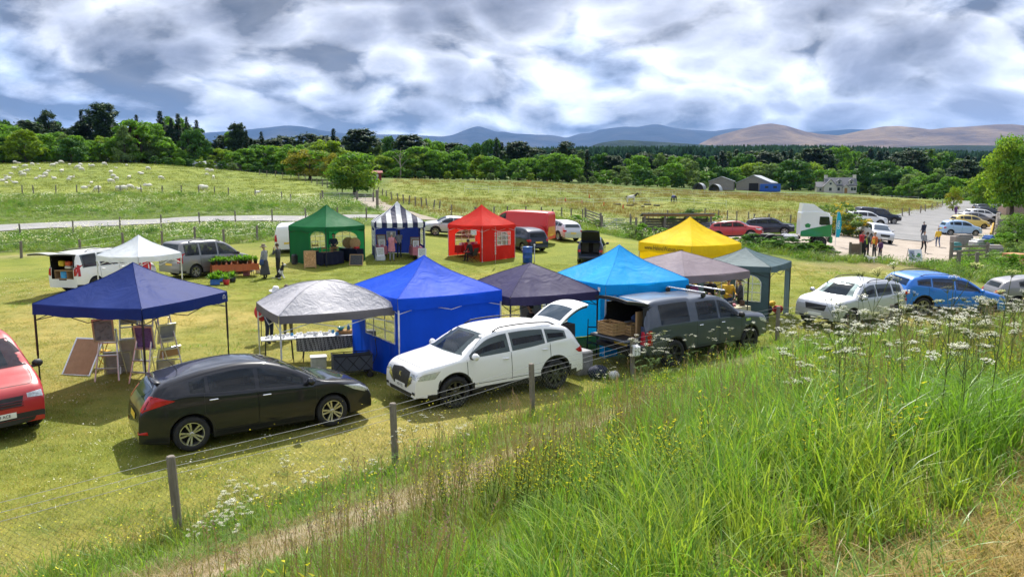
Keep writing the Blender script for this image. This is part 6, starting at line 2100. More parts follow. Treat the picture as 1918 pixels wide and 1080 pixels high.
m = MB(); m.rbox((0,0,.09),(.36,.28,.18),.02); one('black_case', m, M_trim, local(ts, rs1,1.12,.05,.60), rs1, 'black case on a stand at the right end of the silver stall', 'case')
m = MB(); m.box(-.15,.15,-.12,.12,0,.60); one('white_box', m, M_wplast, local(ts, rs1,1.12,.05,0), rs1, 'white box under the black case beside the silver stall', 'box')
bx1 = gp(597,688)
t = thing('storage_box', bx1, rs1, 'frosted plastic storage box under the patterned table', 'box')
m = MB(); m.rbox((0,0,.15),(.42,.32,.30),.03); m.build('tub', M_clearbox, t)
m = MB(); m.rbox((0,0,.315),(.45,.35,.03),.01); m.build('lid', M_wplast, t)
# folding wagon
wg = gp(660,704)
t = thing('folding_wagon', wg, R(20), 'grey folding cart wagon on black wheels beside the silver stall', 'wagon')
M_wag = fabric('wagon_cloth', (.09,.10,.12),.05)
m = MB()
for (x0, y0, x1, y1) in ((-.5,-.26,.5,-.26),(.5,-.26,.5,.26),(.5,.26,-.5,.26),(-.5,.26,-.5,-.26)):
	m.sheet(lambda u_, v_: (x0 + (x1 - x0) * u_, y0 + (y1 - y0) * u_, .22 + .36 * v_ - .02 * math.sin(math.pi * u_)),8,3)
m.quad((-.5,-.26,.22),(.5,-.26,.22),(.5,.26,.22),(-.5,.26,.22)); m.build('bag', M_wag, t)
m = MB()
for y in (-.275,.275):
	for a in (-.5,-.17,.16):
		m.tube([(a, y, .20),(a + .33, y, .58)],.009,5); m.tube([(a, y, .58),(a + .33, y, .20)],.009,5)
	m.tube([(-.5, y, .60),(.5, y, .60)],.012,5); m.tube([(-.5, y, .18),(.5, y, .18)],.012,5)
for x in (-.5,.5): m.tube([(x, -.275,.18),(x, .275,.18)],.012,5); m.tube([(x, -.275,.6),(x, .275,.6)],.012,5)
m.build('frame', M_legb, t)
m = MB(); m.tube([(.5,0,.2),(.66,0,.55),(.62,0,.95)],.011,5); m.tube([(.62,-.1,.95),(.62,.1,.95)],.014,5); m.build('handle', M_legb, t)
for x in (-.42,.42):
	for y in (-.30,.30):
		m = MB(); m.lathe([(.001,-.03),(.07,-.03),(.085,-.02),(.085,.02),(.07,.03),(.001,.03)],14, 'Y'); m.build('wheel', M_tyre, t, True, (x, y, .085))
# red bag and walking stick by the man in the white hat
rb = gp(478,644)
m = MB(); m.ball((0,0,.95),(.16,.14,.22),12,9); m.ball((.05,.06,.80),(.13,.12,.16),10,7); one('red_bag', m, CM('red'), local(rb, 0,.05,.35,0),0, 'red jacket slung beside the man in the white hat', 'jacket', smooth=True)
m = MB(); m.tube([(0,0,0),(.02,0,.86),(.08,.02,.92)],.012,6); one('walking_stick', m, M_trim, gp(490,646),0, 'walking stick beside the man in the white hat', 'stick')
# plant stall
M_leafp = leafmat('pot_plant_leaf', (.12,.26,.03),.4,.4)
M_pot = plain('terracotta_pot', (.30,.10,.05),.8); M_potb = plain('black_pot', (.02,.02,.02),.6)
def plant_mesh(seed, n, h_, sp):
	rg = np.random.default_rng(seed); m = MB()
	for i in range(n):
		a = rg.uniform(0,6.28); el = rg.uniform(.3,1.35); L_ = h_ * rg.uniform(.6,1.15)
		d = Vector((math.cos(a) * math.cos(el), math.sin(a) * math.cos(el), math.sin(el)))
		s = d.cross(Vector((0,0,1))).normalized() * rg.uniform(.02,.045) * (h_ / .3)
		b = Vector((0,0,0)); mid = b + d * L_ * .6; tip = b + d * L_ + Vector((0,0,-.10 * L_))
		m._add([b + s * .2, b - s * .2, mid - s, tip, mid + s],[(0,1,2,4),(4,2,3)])
	return m
PLM = [plant_mesh(q, 34,.30,.2).mesh('foliage', M_leafp) for q in range(3)]
potm = []
for mt in (M_pot, M_potb):
	m = MB(); m.lathe([(.001,0),(.07,0),(.095,.15),(.105,.15),(.105,.18),(.085,.18),(.08,.15),(.001,.14)],12); potm.append(m.mesh('pot', mt, True))
tp = gp(440,517); rp_ = R(28)
table(tp, rp_, 2.2,.8,.62, M_pine, 'plant stall table in front of the grey people carrier', fabric('orange_cloth', (.52,.15,.06),.15),.34, M_legb)
rg_ = random.Random(3); k_ = 0
ordw = ['first', 'second', 'third', 'fourth', 'fifth', 'sixth', 'seventh', 'eighth', 'ninth', 'tenth', 'eleventh', 'twelfth', 'thirteenth', 'fourteenth', 'fifteenth', 'sixteenth']
for row, y in (('front', -.25),('back', .2)):
	for i in range(9):
		x = -1.0 + i * .25 + rg_.uniform(-.04,.04)
		t = thing('potted_plant', local(tp, rp_, x, y, .628), rg_.uniform(0,6), 'green pot plant, %s from left in the %s row of the plant table' % (ordw[i], row), 'pot plant', 'pot plants for sale')
		mobj('pot', potm[rg_.randrange(2)], t); f_ = mobj('foliage', PLM[rg_.randrange(3)], t, (0,0,.14)); f_.scale = (rg_.uniform(.8,1.3),) * 3
M_bluebox = plain('blue_plastic', (.03,.13,.42),.4); M_redtub = plain('red_plastic', (.50,.03,.03),.4)
for (px, py, what, mt, lab) in ((403,533, 'box', M_bluebox, 'blue plastic crate of plants on the grass'),(424,533, 'tub', M_redtub, 'red tub with a leafy plant on the grass'),(436,528, 'tub', M_potb, 'black tub with a leafy plant beside the red one'),(412,527, 'box', M_bluebox, 'second blue plastic crate of plants behind the first')):
	p = gp(px, py)
	t = thing('plant_container', p, .4, lab, 'plant pot')
	m = MB()
	if what == 'box': m.rbox((0,0,.13),(.42,.32,.26),.02)
	else: m.lathe([(.001,0),(.12,0),(.16,.26),(.15,.26),(.13,.05)],14)
	m.build('container', mt, t, what != 'box')
	for q in range(3 if what == 'box' else 1):
		f_ = mobj('foliage', PLM[q], t, ((q - 1) * .13 if what == 'box' else 0,0,.22)); f_.scale = (1.3,1.3,1.3)
for i, (px, py) in enumerate(((470,508),(478,502),(484,512),(462,516))):
	p = gp(px, py); m = MB(); m.rbox((0,0,.14),(.30,.24,.28),.03)
	one('shopping_bag', m, CM(['white', 'red', 'cream', 'pink'][i]), p, i, ['white', 'red', 'cream', 'pink'][i] + ' bag on the grass at the end of the plant table', 'bag', smooth=False)
# green stall
G_ = gz_green
M_navycloth = fabric('dark_navy_cloth', (.010,.012,.030),.05)
def at_g(gzb, x, y, z=0):
	p = gzb.gw(x, y); p.z += z; return p
ga = R(57)
table(at_g(G_, .95,-1.0), ga + R(90),1.4,.6,.75, M_pine, 'navy clothed table right inside the green gazebo', M_navycloth, .70)
table(at_g(G_, -.75,-1.0), ga, 1.5,.6,.75, M_pine, 'navy clothed table at the front of the green gazebo', M_navycloth, .70)
table(at_g(G_, -1.1,.6), ga + R(90),1.5,.5,.75, M_pine, 'navy clothed table left inside the green gazebo', M_navycloth, .70)
def a_board(loc, rz, w, h_, face, frame, label):
	t = thing('display_board', loc, rz, label, 'display board')
	for s in (-1,1):
		m = MB()
		m.X = Matrix.Translation((s * .22,0,0)) @ Euler((0,-s * .20,0)).to_matrix().to_4x4()
		m.m = 0; m.box(-.012,.012,-w / 2, w / 2,.12, h_); m.m = 1
		for y in (-w / 2, w / 2): m.box(-.02,.02, y - .03, y + .03,0, h_ + .03)
		m.box(-.02,.02,-w / 2, w / 2, h_ - .02, h_ + .05); m.box(-.02,.02,-w / 2, w / 2,.08,.14)
		m.build('panel', [face, frame], t)
	return t
a_board(gp(581,502), R(-75),.60,.95, paint_mat('jewellery_board', (.42,.24,.08),(.28,.14,.05),9), M_pine, 'wooden sandwich board with trinkets in front of the green gazebo')
t = thing('blackboard', gp(667,497), R(-95), 'blackboard in a wooden frame leaning at the green gazebo', 'blackboard')
m = MB(); m.X = Euler((0,-.25,0)).to_matrix().to_4x4(); m.box(-.012,.012,-.36,.36,.03,.62); m.build('slate', paint_mat('chalk_dots', (.02,.02,.022),(.035,.035,.04),20), t)
m = MB(); m.X = Euler((0,-.25,0)).to_matrix().to_4x4()
for a in ((-.40,.40,0,.04),(-.40,.40,.61,.65),(-.40,-.36,.04,.61),(.36,.40,.04,.61)): m.box(-.02,.02, *a)
m.build('frame', M_pine, t)
for i, (x, y, w, h_) in enumerate(((-1.1,-.9,.34,.42),(-.7,-1.0,.28,.3),(-.3,-.95,.36,.25),(-1.15,-.2,.4,.6),(-1.15,.4,.34,.7))):
	m = MB(); m.tube([(-w / 2,0,0),(-w / 2,0, h_),(w / 2,0, h_),(w / 2,0,0)],.018,5); m.box(-w / 2, w / 2,-.12,.12,.0,.03); m.box(-w / 2, w / 2,-.1,.1, h_ * .5, h_ * .5 + .02)
	for q in range(3): m.ball((-w / 2 + w * (q + .5) / 3,0, h_ * .5 + .06),.05,7,5)
	one('display_rack', m, M_oak, at_g(G_, x, y, .756), ga + i, '%s dark wooden trinket rack on the green gazebo tables' % ['lowest front', 'second', 'widest', 'middle left', 'tallest'][i], 'rack')
for i, (x, y) in enumerate(((.95,-.75),(1.0,-1.25))):
	m = MB(); m.lathe([(.001,-.02),(.30,-.02),(.34,.0),(.30,.02),(.001,.02)],20, 'Y')
	one('wicker_tray', m, plain('wicker', (.36,.22,.10),.85, var=.4, scale=30, bump=.8), at_g(G_, x, y, 1.08), ga - R(40),['left', 'right'][i] + ' round wicker panel standing on the green gazebo table', 'wicker panel', smooth=True)
m = MB(); m.rbox((0,0,.30),(.36,.30,.60),.08); one('black_bag', m, M_trim, at_g(G_, -2.0,.6), ga, 'black bag standing outside the left wall of the green gazebo', 'bag')
m = MB(); m.rbox((0,0,.06),(.3,.25,.12),.03); one('red_box', m, M_redtub, at_g(G_, 1.05,-1.35,.756), ga, 'red box at the right end of the green gazebo table', 'box')
# striped stall
S_ = gz_stripe; sa_ = R(14)
F_pink = fabric('pink_cloth', (.50,.18,.22),.15)
table(at_g(S_, 1.05,-.6), sa_ + R(90),1.7,.6,.75, M_pine, 'pink clothed table on the right of the striped gazebo', F_pink, .5)
table(at_g(S_, -1.05,-.4), sa_ + R(90),1.7,.55,.75, M_pine, 'pink clothed table on the left of the striped gazebo', F_pink, .5)
def framed(loc, rz, w, h_, label, tilt=.2, dark=False):
	t = thing('framed_picture', loc, rz, label, 'picture', 'framed pictures at the striped stall')
	t.rotation_euler = (0,-tilt, rz)
	m = MB(); m.box(-.01,.01,-w / 2 + .04, w / 2 - .04,.04, h_ - .04); m.build('print', paint_mat('print_%d' % int(w * 100),(.20,.24,.22),(.55,.56,.52),6), t)
	m = MB()
	for a in ((-w / 2, w / 2,0,.05),(-w / 2, w / 2, h_ - .05, h_),(-w / 2,-w / 2 + .05,.05, h_ - .05),(w / 2 - .05, w / 2,.05, h_ - .05)): m.box(-.018,.018, *a)
	m.build('frame', M_oak if dark else M_wplast, t)
for i, (px, py, x, y, z, w, h_, dk, lab) in enumerate(((0,0,1.3,-1.62,.30,.50,.48, False, 'white framed print on a plastic box right of the striped gazebo'),(0,0,-1.2,-1.62,.30,.48,.50, False, 'white framed print on a plastic box left of the striped gazebo'),
		(0,0,1.05,.0,.76,.60,.50, True, 'dark framed picture at the back of the right pink table'),(0,0,1.05,-.5,.76,.5,.42, True, 'dark framed picture in the middle of the right pink table'),(0,0,1.0,-1.0,.76,.34,.40, False, 'white framed picture at the front of the right pink table'),
		(0,0,-1.05,-.9,.76,.40,.42, False, 'white framed picture at the front of the left pink table'),(0,0,-1.0,.1,.76,.60,.62, True, 'large dark framed picture on the left pink table'),(0,0,-.3,1.2,.9,.6,.55, False, 'pale framed picture against the back wall of the striped gazebo'))):
	framed(at_g(S_, x, y, z), sa_ - R(90) + (.0 if abs(x) < .5 else .25 * (-1 if x > 0 else 1)), w, h_, lab, .2, dk)
for x, lab in ((1.3, 'right'),(-1.2, 'left')):
	m = MB(); m.rbox((0,0,.15),(.55,.38,.30),.03); one('storage_box', m, M_clearbox, at_g(S_, x, -1.60), sa_, 'frosted storage box under the framed print on the %s of the striped gazebo' % lab, 'box')
for i in range(7):
	m = MB(); m.rbox((0,0,.06),(.18,.14,.12),.02); one('gift_box', m, CM(['pink', 'red', 'cream', 'white', 'magenta', 'pink', 'cream'][i]), at_g(S_, -1.05 + (i > 3) * 2.15,-.95 + .28 * (i % 4),.757), i, '%s gift box on the %s pink table, %s from the front' % (['pink', 'red', 'cream', 'white', 'magenta', 'rose', 'beige'][i], 'left' if i < 4 else 'right', ordw[i % 4]), 'box')
# red stall
Rd = gz_red; ra_ = R(48)
table(at_g(Rd, -.3,.95), ra_, 1.8,.6,.74, M_pine, 'red clothed table along the back of the red gazebo', fabric('red_table_cloth', (.45,.02,.02),.1),.5)
for i in range(6):
	m = MB(); m.rbox((0,0,.08),(.16,.20,.16),.02); one('display_box', m, CM(['white', 'pink', 'red', 'cream', 'magenta', 'white'][i]), at_g(Rd, -1.0 + .28 * i, .95,.75), i, '%s box on the red gazebo table, %s from left' % (['white', 'pink', 'red', 'cream', 'magenta', 'pale'][i], ordw[i]), 'box')
def camp_chair(loc, rz, mat, label):
	t = thing('camping_chair', loc, rz, label, 'chair')
	m = MB(); m.sheet(lambda u_, v_: (-.22 + .44 * u_, -.24 + .48 * v_, .42 - .05 * math.sin(math.pi * u_) * math.sin(math.pi * v_)),6,6); m.build('seat', mat, t)
	m = MB(); m.sheet(lambda u_, v_: (-.22 - .14 * u_, -.24 + .48 * v_, .42 + .48 * u_),6,6); m.build('backrest', mat, t)
	for s in (-1,1):
		m = MB(); m.tube([(.24, s * .25,0),(-.22, s * .25,.42),(-.36, s * .25,.92)],.012,5); m.build('leg', M_legb, t)
		m = MB(); m.tube([(-.26, s * .25,0),(.22, s * .25,.42),(.22, s * .25,.60)],.012,5); m.build('leg', M_legb, t)
camp_chair(at_px(884,491), R(150), M_trim, 'black camping chair under the seated person in the red gazebo')
camp_chair(at_g(Rd, -1.0,.1), ra_ - R(60), CM('red'), 'red camping chair inside the red gazebo')
camp_chair(gz_purple.gw(.2,.3), R(205), M_trim, 'dark chair under the woman in the slate purple gazebo')
camp_chair(on_ground(*at(1095,500,31).xy), R(-60), M_trim, 'dark chair of the woman beside the turquoise gazebo')
# hanging streamer on the red gazebo and little blue barrel beside it
m = MB()
for i in range(9): m.ball((0,0,2.0 - i * .15),(.05,.05,.07),7,5)
m.tube([(0,0,2.1),(0,0,.75)],.006,4); m.tube([(0,0,.2),(0,0,2.4)],.008,5)
one('garland_pole', m, plain('garland', (.45,.36,.36),.8, var=.5, scale=12), gp(928,500),0, 'pole with a beaded garland in front of the red gazebo', 'garland')
t = thing('barrel_bin', gp(988,492),0, 'blue plastic barrel bin beside the dark navy car', 'barrel')
m = MB(); m.lathe([(.001,0),(.28,0),(.30,.04),(.30,.30),(.315,.32),(.30,.34),(.30,.62),(.315,.64),(.30,.66),(.30,.90),(.28,.94)],20); m.build('drum', plain('barrel_blue', (.012,.07,.30),.4), t, True)
m = MB(); m.lathe([(.30,.93),(.32,.95),(.31,1.0),(.001,1.02)],20); m.build('lid', M_bluebox, t, True)
m = MB(); m.tube([(0,0,0),(0,0,1.05)],.03,8); m.rbox((0,0,1.05),(.12,.12,.10),.02); one('white_post', m, M_legw, gp(1001,490),0, 'white post beside the blue barrel', 'post')
# table beside the turquoise gazebo
tq = on_ground(*at(1062,505,30).xy)
table(tq, R(20),1.3,.6,.74, M_pine, 'table of curios left of the turquoise gazebo')
m = MB(); m.rbox((0,0,.12),(.5,.34,.24),.03); one('black_crate', m, M_trim, local(tq, R(20),-.2,-.1,.745), R(20), 'black crate on the table beside the turquoise gazebo', 'crate')
m = MB(); m.lathe([(.001,0),(.07,0),(.05,.10),(.08,.2),(.06,.34),(.03,.40),(.001,.42)],10); one('pale_ornament', m, plain('cream_stone', (.55,.48,.36),.7), local(tq, R(20),.25,.1,.745),0, 'cream ornament standing on the table by the turquoise gazebo', 'ornament', smooth=True)
m = MB(); m.rbox((0,0,.04),(.40,.30,.08),.02); one('wooden_tray', m, M_pine, local(tq, R(20),.3,-.15,.745),.3, 'pale wooden tray on the table by the turquoise gazebo', 'tray')
m = MB(); m.rbox((0,0,.45),(.35,.35,.9),.03); one('white_cabinet', m, M_wplast, local(tq, R(20),-.85,.0,0),.2, 'white box cabinet beside the curio table', 'cabinet')
# slate purple stall
Pz = gz_purple
m = MB(); m.box(-.30,.30,-.02,.02,0,1.0); one('wooden_board', m, M_oak, at_g(Pz, -1.0,-.6), R(20), 'brown wooden board standing at the left of the slate purple gazebo', 'board')
m = MB(); m.box(-.30,.30,-.2,.2,0,.9); one('wooden_cupboard', m, M_pine, at_g(Pz, -.9,.9), R(20), 'pale wooden cupboard at the back of the slate purple gazebo', 'cupboard')
canvas(at_g(Pz, .7,1.2,.75), R(-70),.2,.7,.6, M_canvas, 'beige canvas propped up under the slate purple gazebo', group=None)
def stool(loc, rz, h_, label):
	t = thing('step_stool', loc, rz, label, 'step stool')
	for s in (-1,1):
		m = MB(); m.tube([(.2, s * .2,0),(0, s * .18, h_)],.013,5); m.build('leg', M_legb, t)
		m = MB(); m.tube([(-.2, s * .2,0),(0, s * .18, h_)],.013,5); m.build('leg', M_legb, t)
	for i in range(1,4):
		f = i / 4; m = MB(); m.box(.2 * (1 - f) - .06,.2 * (1 - f) + .06,-.19,.19, f * h_ - .01, f * h_ + .01); m.build('step', M_legb, t)
stool(gp(1112,655), R(-100),.95, 'black step stool between the slate purple and turquoise gazebos')
stool(at_g(Pz, 1.0,.2), R(-60),1.1, 'taller black step ladder under the slate purple gazebo')
# bags and boxes behind the white SUV
b0 = ws_.root.matrix_basis @ Vector((-2.62,.10,0)); b0.z = g1(b0.x, b0.y)
m = MB(); m.rbox((0,0,.32),(.5,.6,.64),.04); one('grey_crate_stack', m, plain('grey_plastic', (.20,.20,.21),.5), b0 + Vector((.1,.35,0)),.6, 'grey plastic drawers behind the open white SUV', 'drawers')
m = MB(); m.ball((0,0,.16),(.30,.22,.18),12,8); one('navy_holdall', m, CM('navy'), b0 + Vector((.55,-.15,0)),.4, 'navy holdall on the grass behind the white SUV', 'bag', smooth=True)
m = MB(); m.ball((0,0,.10),(.15,.12,.12),10,7); one('white_bag', m, CM('white'), b0 + Vector((.95,-.25,0)),.4, 'white paper bag on the grass behind the white SUV', 'bag', smooth=True)
# crates on the pickup's tailgate
def crate(loc, rot, sx, sy, sz, label, mat=M_pine):
	t = thing('wooden_crate', loc, 0, label, 'crate', 'crates in the pickup')
	t.rotation_euler = rot
	n = 4
	for i in range(n):
		z = sz * (i + .5) / n; hh = sz / n * .38
		for s in (-1,1):
			m = MB(); m.box(-sx / 2, sx / 2, s * sy / 2 - .008, s * sy / 2 + .008, z - hh, z + hh); m.build('slat', mat, t)
			m = MB(); m.box(s * sx / 2 - .008, s * sx / 2 + .008,-sy / 2 + .012, sy / 2 - .012, z - hh, z + hh); m.build('slat', mat, t)
	for a in (-1,1):
		for b in (-1,1):
			m = MB(); m.box(a * (sx / 2 - .03) - .015, a * (sx / 2 - .03) + .015, b * (sy / 2 - .03) - .015, b * (sy / 2 - .03) + .015,0, sz); m.build('corner_post', mat, t)
	m = MB(); m.box(-sx / 2, sx / 2,-sy / 2, sy / 2,.005,.02); m.build('base', mat, t)
	return t
pkm = pk_.root.matrix_basis; pkr = pk_.root.rotation_euler
crate(pkm @ Vector((-2.82,.20,.915)), pkr, .46,.60,.34, 'slatted pine crate standing on the lowered pickup tailgate')
crate(pkm @ Vector((-2.40,-.12,.895)), pkr, .40,.40,.30, 'smaller slatted crate behind the first in the pickup bed')
m = MB(); m.box(-.30,.30,-.03,.03,0,.70); b = one('cardboard_sheet', m, M_cardboard, pkm @ Vector((-2.30,-.48,.89)), pkr.z + .1, 'upright brown cardboard sheet in the pickup bed', 'cardboard')
m = MB(); m.rbox((0,0,.14),(.5,.4,.28),.03); one('grey_toolbox', m, plain('grey_plastic', (.20,.20,.21),.5), pkm @ Vector((-1.95,.2,.885)), pkr.z, 'grey box deep inside the pickup canopy', 'box')
m = MB(); m.ball((0,0,.12),(.18,.14,.12),9,7); one('blue_bag', m, CM('blue'), pkm @ Vector((-2.05,.0,1.17)),0, 'blue bag on the grey box inside the pickup canopy', 'bag', smooth=True)
m = MB(); m.box(-.5,.5,-.28,.28,-.012,.012); b = one('ramp_board', m, M_trim, gp(1133,662) + Vector((0,0,.20)), R(35), 'dark board sloping down below the pickup tailgate', 'board'); b.rotation_euler = (0, R(22), R(35))
# mauve stall
Mv = gz_mauve; ma_ = R(32)
tm_ = on_ground(*at(1355,575,25.2).xy)
table(tm_, ma_, 1.9,.7,.76, M_pine, 'long table at the front of the mauve gazebo', fabric('cream_cloth', (.55,.50,.33),.1),.62)
for i in range(9):
	m = MB()
	if i % 3 == 0: m.rbox((0,0,.04),(.28,.22,.08),.02)
	elif i % 3 == 1: m.ball((0,0,.07),(.13,.10,.08),9,6)
	else: m.rbox((0,0,.09),(.16,.14,.18),.02)
	cn = ['cream', 'red', 'brown', 'white', 'khaki', 'dkgrey', 'pink', 'black', 'brown'][i]
	one('craft_item', m, CM(cn), local(tm_, ma_, -.8 + .2 * i, .12 * math.sin(i * 2.1),.772), i, '%s craft item on the mauve gazebo table, %s from left' % (cn.replace('dk', 'dark '), ordw[i]), 'craft item', smooth=(i % 3 == 1))
# heap of toys by the grey-green gazebo
tz = gp(1415,590)
for i, (dx, dy, dz, sx, sy, sz, c, nm) in enumerate(((0,0,0,.40,.34,.26, 'yellow', 'yellow cushion in the heap beside the grey green gazebo'),(.5,.15,0,.36,.34,.38, 'black', 'black bag in the heap beside the grey green gazebo'),(.95,.35,.0,.42,.36,.32, 'red', 'red soft toy at the right of the heap by the grey green gazebo'),(.25,.3,.22,.30,.26,.20, 'white', 'white bundle on the heap by the grey green gazebo'),(.7,.3,.3,.34,.28,.20, 'yellow', 'yellow bundle on top of the black bag'),(-.35,.15,0,.30,.24,.20, 'orange', 'orange bundle at the left of the heap'))):
	m = MB(); m.ball((0,0, sz * .5),(sx / 2, sy / 2, sz / 2),12,8)
	for q in range(4): m.ball((sx * .3 * math.cos(q * 1.7), sy * .3 * math.sin(q * 1.7), sz * (.5 + .2 * math.sin(q))),(sx * .28, sy * .25, sz * .35),8,6)
	one('soft_bundle', m, CM(c), tz + Vector((dx, dy, dz + .0)), i, nm, 'soft toy' if 'toy' in nm else 'bundle', smooth=True)
# guy line
gl = gz_gg.gw(gz_gg.hx, -gz_gg.hy * 1.0)
m = MB(); m.tube([gl + Vector((0,0,1.95)), on_ground(gl.x + 1.5, gl.y - .7)],.008,4); o = m.build('guy_rope', plain('yellow_rope', (.60,.55,.08),.7)); tag(o, 'yellow guy rope at the right of the grey green gazebo', 'rope')
# signs at the car park
t = thing('feather_flag', gp(1564,462), R(-20), 'teal feather flag with white lettering beside the lorry', 'flag')
t.scale = (.75,.75,.75)
m = MB(); m.tube([(0,0,0),(0,0,2.0),(.03,0,3.3),(.22,0,3.55)],[.03,.025,.018,.01],6); m.build('pole', M_legw, t)
m = MB(); m.sheet(lambda u_, v_: (.02 + u_ * (.46 * math.sin(math.pi * min(.22 + v_ * .62,1)) ** .8),.03 * math.sin(v_ * 8 + u_ * 2),.95 + v_ * 2.55),6,18); m.build('banner', fabric('teal_banner', (.015,.22,.30),.3), t)
text_obj('OPEN', .34, 'flag_lettering', M_lattice, t, (.24,-.05,2.2),(R(90), R(-90),0))
t = thing('sign_board', gp(1716,493), R(-95), 'white two-panel sign leaning back on a metal stand by the gateway', 'sign')
m = MB(); m.X = Euler((0,-.35,0)).to_matrix().to_4x4(); m.box(-.015,.015,-.42,.42,.10,.95); m.build('panel', M_wplast, t)
m = MB(); m.X = Euler((0,-.35,0)).to_matrix().to_4x4(); m.box(.016,.02,-.38,-.06,.22,.86); m.build('poster', paint_mat('poster_a', (.08,.10,.16),(.35,.40,.48),7), t)
m = MB(); m.X = Euler((0,-.35,0)).to_matrix().to_4x4(); m.lathe([(.001,0),(.11,0)],18, 'X'); m.V = [v_ + Vector((-.178 + .02,.20,.56)) for v_ in m.V]; m.build('emblem', plain('green_print', (.05,.25,.14),.6), t)
m = MB()
for y in (-.40,.40): m.tube([(.0, y, 0),(-.35, y, .95)],.018,5); m.tube([(-.60, y, 0),(-.35, y, .95)],.018,5)
m.build('stand', M_legb, t)
t = thing('notice_board', gp(1601,484), R(-85), 'small wooden notice board on a post at the gateway', 'sign')
m = MB(); m.box(-.04,.04,-.32,.32,.25,.95); m.build('panel', timber('weathered_board', (.20,.15,.11)), t)
for y in (-.34,.34):
	m = MB(); m.box(-.06,.06, y - .06, y + .06,0,1.05); m.build('post', timber('weathered_post', (.20,.17,.13)), t)
# ================================================================== TREES
M_bark = timber('bark', (.085,.065,.05),.4); M_barkp = timber('pine_bark', (.12,.07,.045),.4)
L_mid = leafmat('leaf_mid', (0.133,0.273,0.035),.45,.40)
L_dark = leafmat('leaf_dark', (0.063,0.156,0.031),.45,.30)
L_lime = leafmat('leaf_lime', (0.201,0.305,0.034),.40,.45)
L_grey = leafmat('leaf_grey', (0.156,0.242,0.076),.40,.35)
L_gold = leafmat('leaf_gold', (0.268,0.256,0.044),.45,.40)
L_spruce = leafmat('needle_dark', (0.023,0.056,0.028),.5,.12)
L_pine = leafmat('needle_pine', (0.044,0.084,0.038),.5,.15)
L_larch = leafmat('needle_larch', (0.083,0.154,0.038),.45,.25)
L_copper = leafmat('leaf_copper', (.045,.022,.022),.4,.3)
def leaves_mesh(name, C, N, S, mat, aspect=.62, seed=0):
	"""one quad per leaf clump: centres, facing directions, sizes"""
	rg = np.random.default_rng(seed)
	n = len(C)
	N = N / (np.linalg.norm(N, axis=1)[:, None] + 1e-9)
	A = np.cross(N, rg.normal(size=(n, 3))); A /= np.linalg.norm(A, axis=1)[:, None] + 1e-9
	B = np.cross(N, A)
	S = S[:, None]
	bend = N * S * .18
	V = np.stack([C - A * S * .15, C + B * S * aspect * .5 + bend, C + A * S, C - B * S * aspect * .5 + bend],1).reshape(-1,3)
	F = np.arange(4 * n).reshape(-1,4)
	me = bpy.data.meshes.new(name); np_mesh(me, V, F); me.materials.append(mat)
	return me
def unit(rg, n):
	v = rg.normal(size=(n, 3)); return v / np.linalg.norm(v, axis=1)[:, None]
def broadleaf(seed, mat, n=5200, nl=34, leaf=.055, squash=1.0, low=.16, pointy=0.0):
	"""crown of height ~1 (z low..1), radius ~.5; many overlapping lobes"""
	rg = np.random.default_rng(seed)
	P = []; r_ = []
	for i in range(nl):
		z = rg.uniform(low + .06,.93)
		t = (z - low) / (1 - low)
		R_ = .44 * (math.sin(math.pi * min(.16 + t * .80,1)) ** .65) * (1 - pointy * t)
		a = rg.uniform(0,6.28); q = math.sqrt(rg.uniform(.1,1)) * R_
		P.append((q * math.cos(a), q * math.sin(a), z)); r_.append(rg.uniform(.075,.165) * (1 - .3 * t * pointy))
	P = np.array(P); r_ = np.array(r_)
	k = rg.choice(nl, n, p=r_ ** 2 / (r_ ** 2).sum())
	d = unit(rg, n); d[:, 2] = np.where(d[:, 2] < -.3,-d[:, 2] * .5, d[:, 2])
	C = P[k] + d * r_[k][:, None] * rg.uniform(.72,1.08, n)[:, None] * np.array([1,1,.85])
	N = d + rg.normal(size=(n, 3)) * .55
	S = rg.uniform(.6,1.3, n) * leaf
	return leaves_mesh('crown', C, N, S, mat, .7, seed)
def conifer(seed, mat, n=4600, kind='spruce'):
	rg = np.random.default_rng(seed)
	C = []; N = []; S = []
	nb = 130 if kind == 'spruce' else 60
	for i in range(nb):
		if kind == 'spruce':
			t = (i / nb) ** .85; z = .06 + .93 * t
			L = .20 * (1 - t) ** .85 * rg.uniform(.65,1.15) + .012; dr = .34
		else:
			z = rg.uniform(.45,.97) if kind == 'pine' else .12 + .86 * (i / nb)
			t = (z - .45) / .55
			L = (.24 * math.sin(math.pi * min(max(.18 + t * .75,0),1)) if kind == 'pine' else .22 * (1 - z) ** .7 + .02) * rg.uniform(.5,1.2); dr = .05
		a = rg.uniform(0,6.28)
		m_ = max(10, int(n / nb * (L / .12)))
		s = rg.uniform(.08,1, m_) ** .7
		drp = -dr * L * s ** 1.3 + (.05 * L * s ** 3 if kind == 'spruce' else .15 * L * s)
		w = rg.normal(size=m_) * .022 * (1.2 - s * .6) * (1.6 if kind != 'spruce' else 1)
		C.append(np.stack([np.cos(a) * L * s - np.sin(a) * w, np.sin(a) * L * s + np.cos(a) * w, z + drp + rg.normal(size=m_) * (.008 if kind == 'spruce' else .018)],-1))
		N.append(np.stack([np.cos(a) * .3 + rg.normal(size=m_) * .5, np.sin(a) * .3 + rg.normal(size=m_) * .5, np.full(m_, .9)],-1))
		S.append(rg.uniform(.6,1.3, m_) * (.030 if kind == 'spruce' else .036))
	return leaves_mesh('crown', np.concatenate(C), np.concatenate(N), np.concatenate(S), mat, .55, seed)
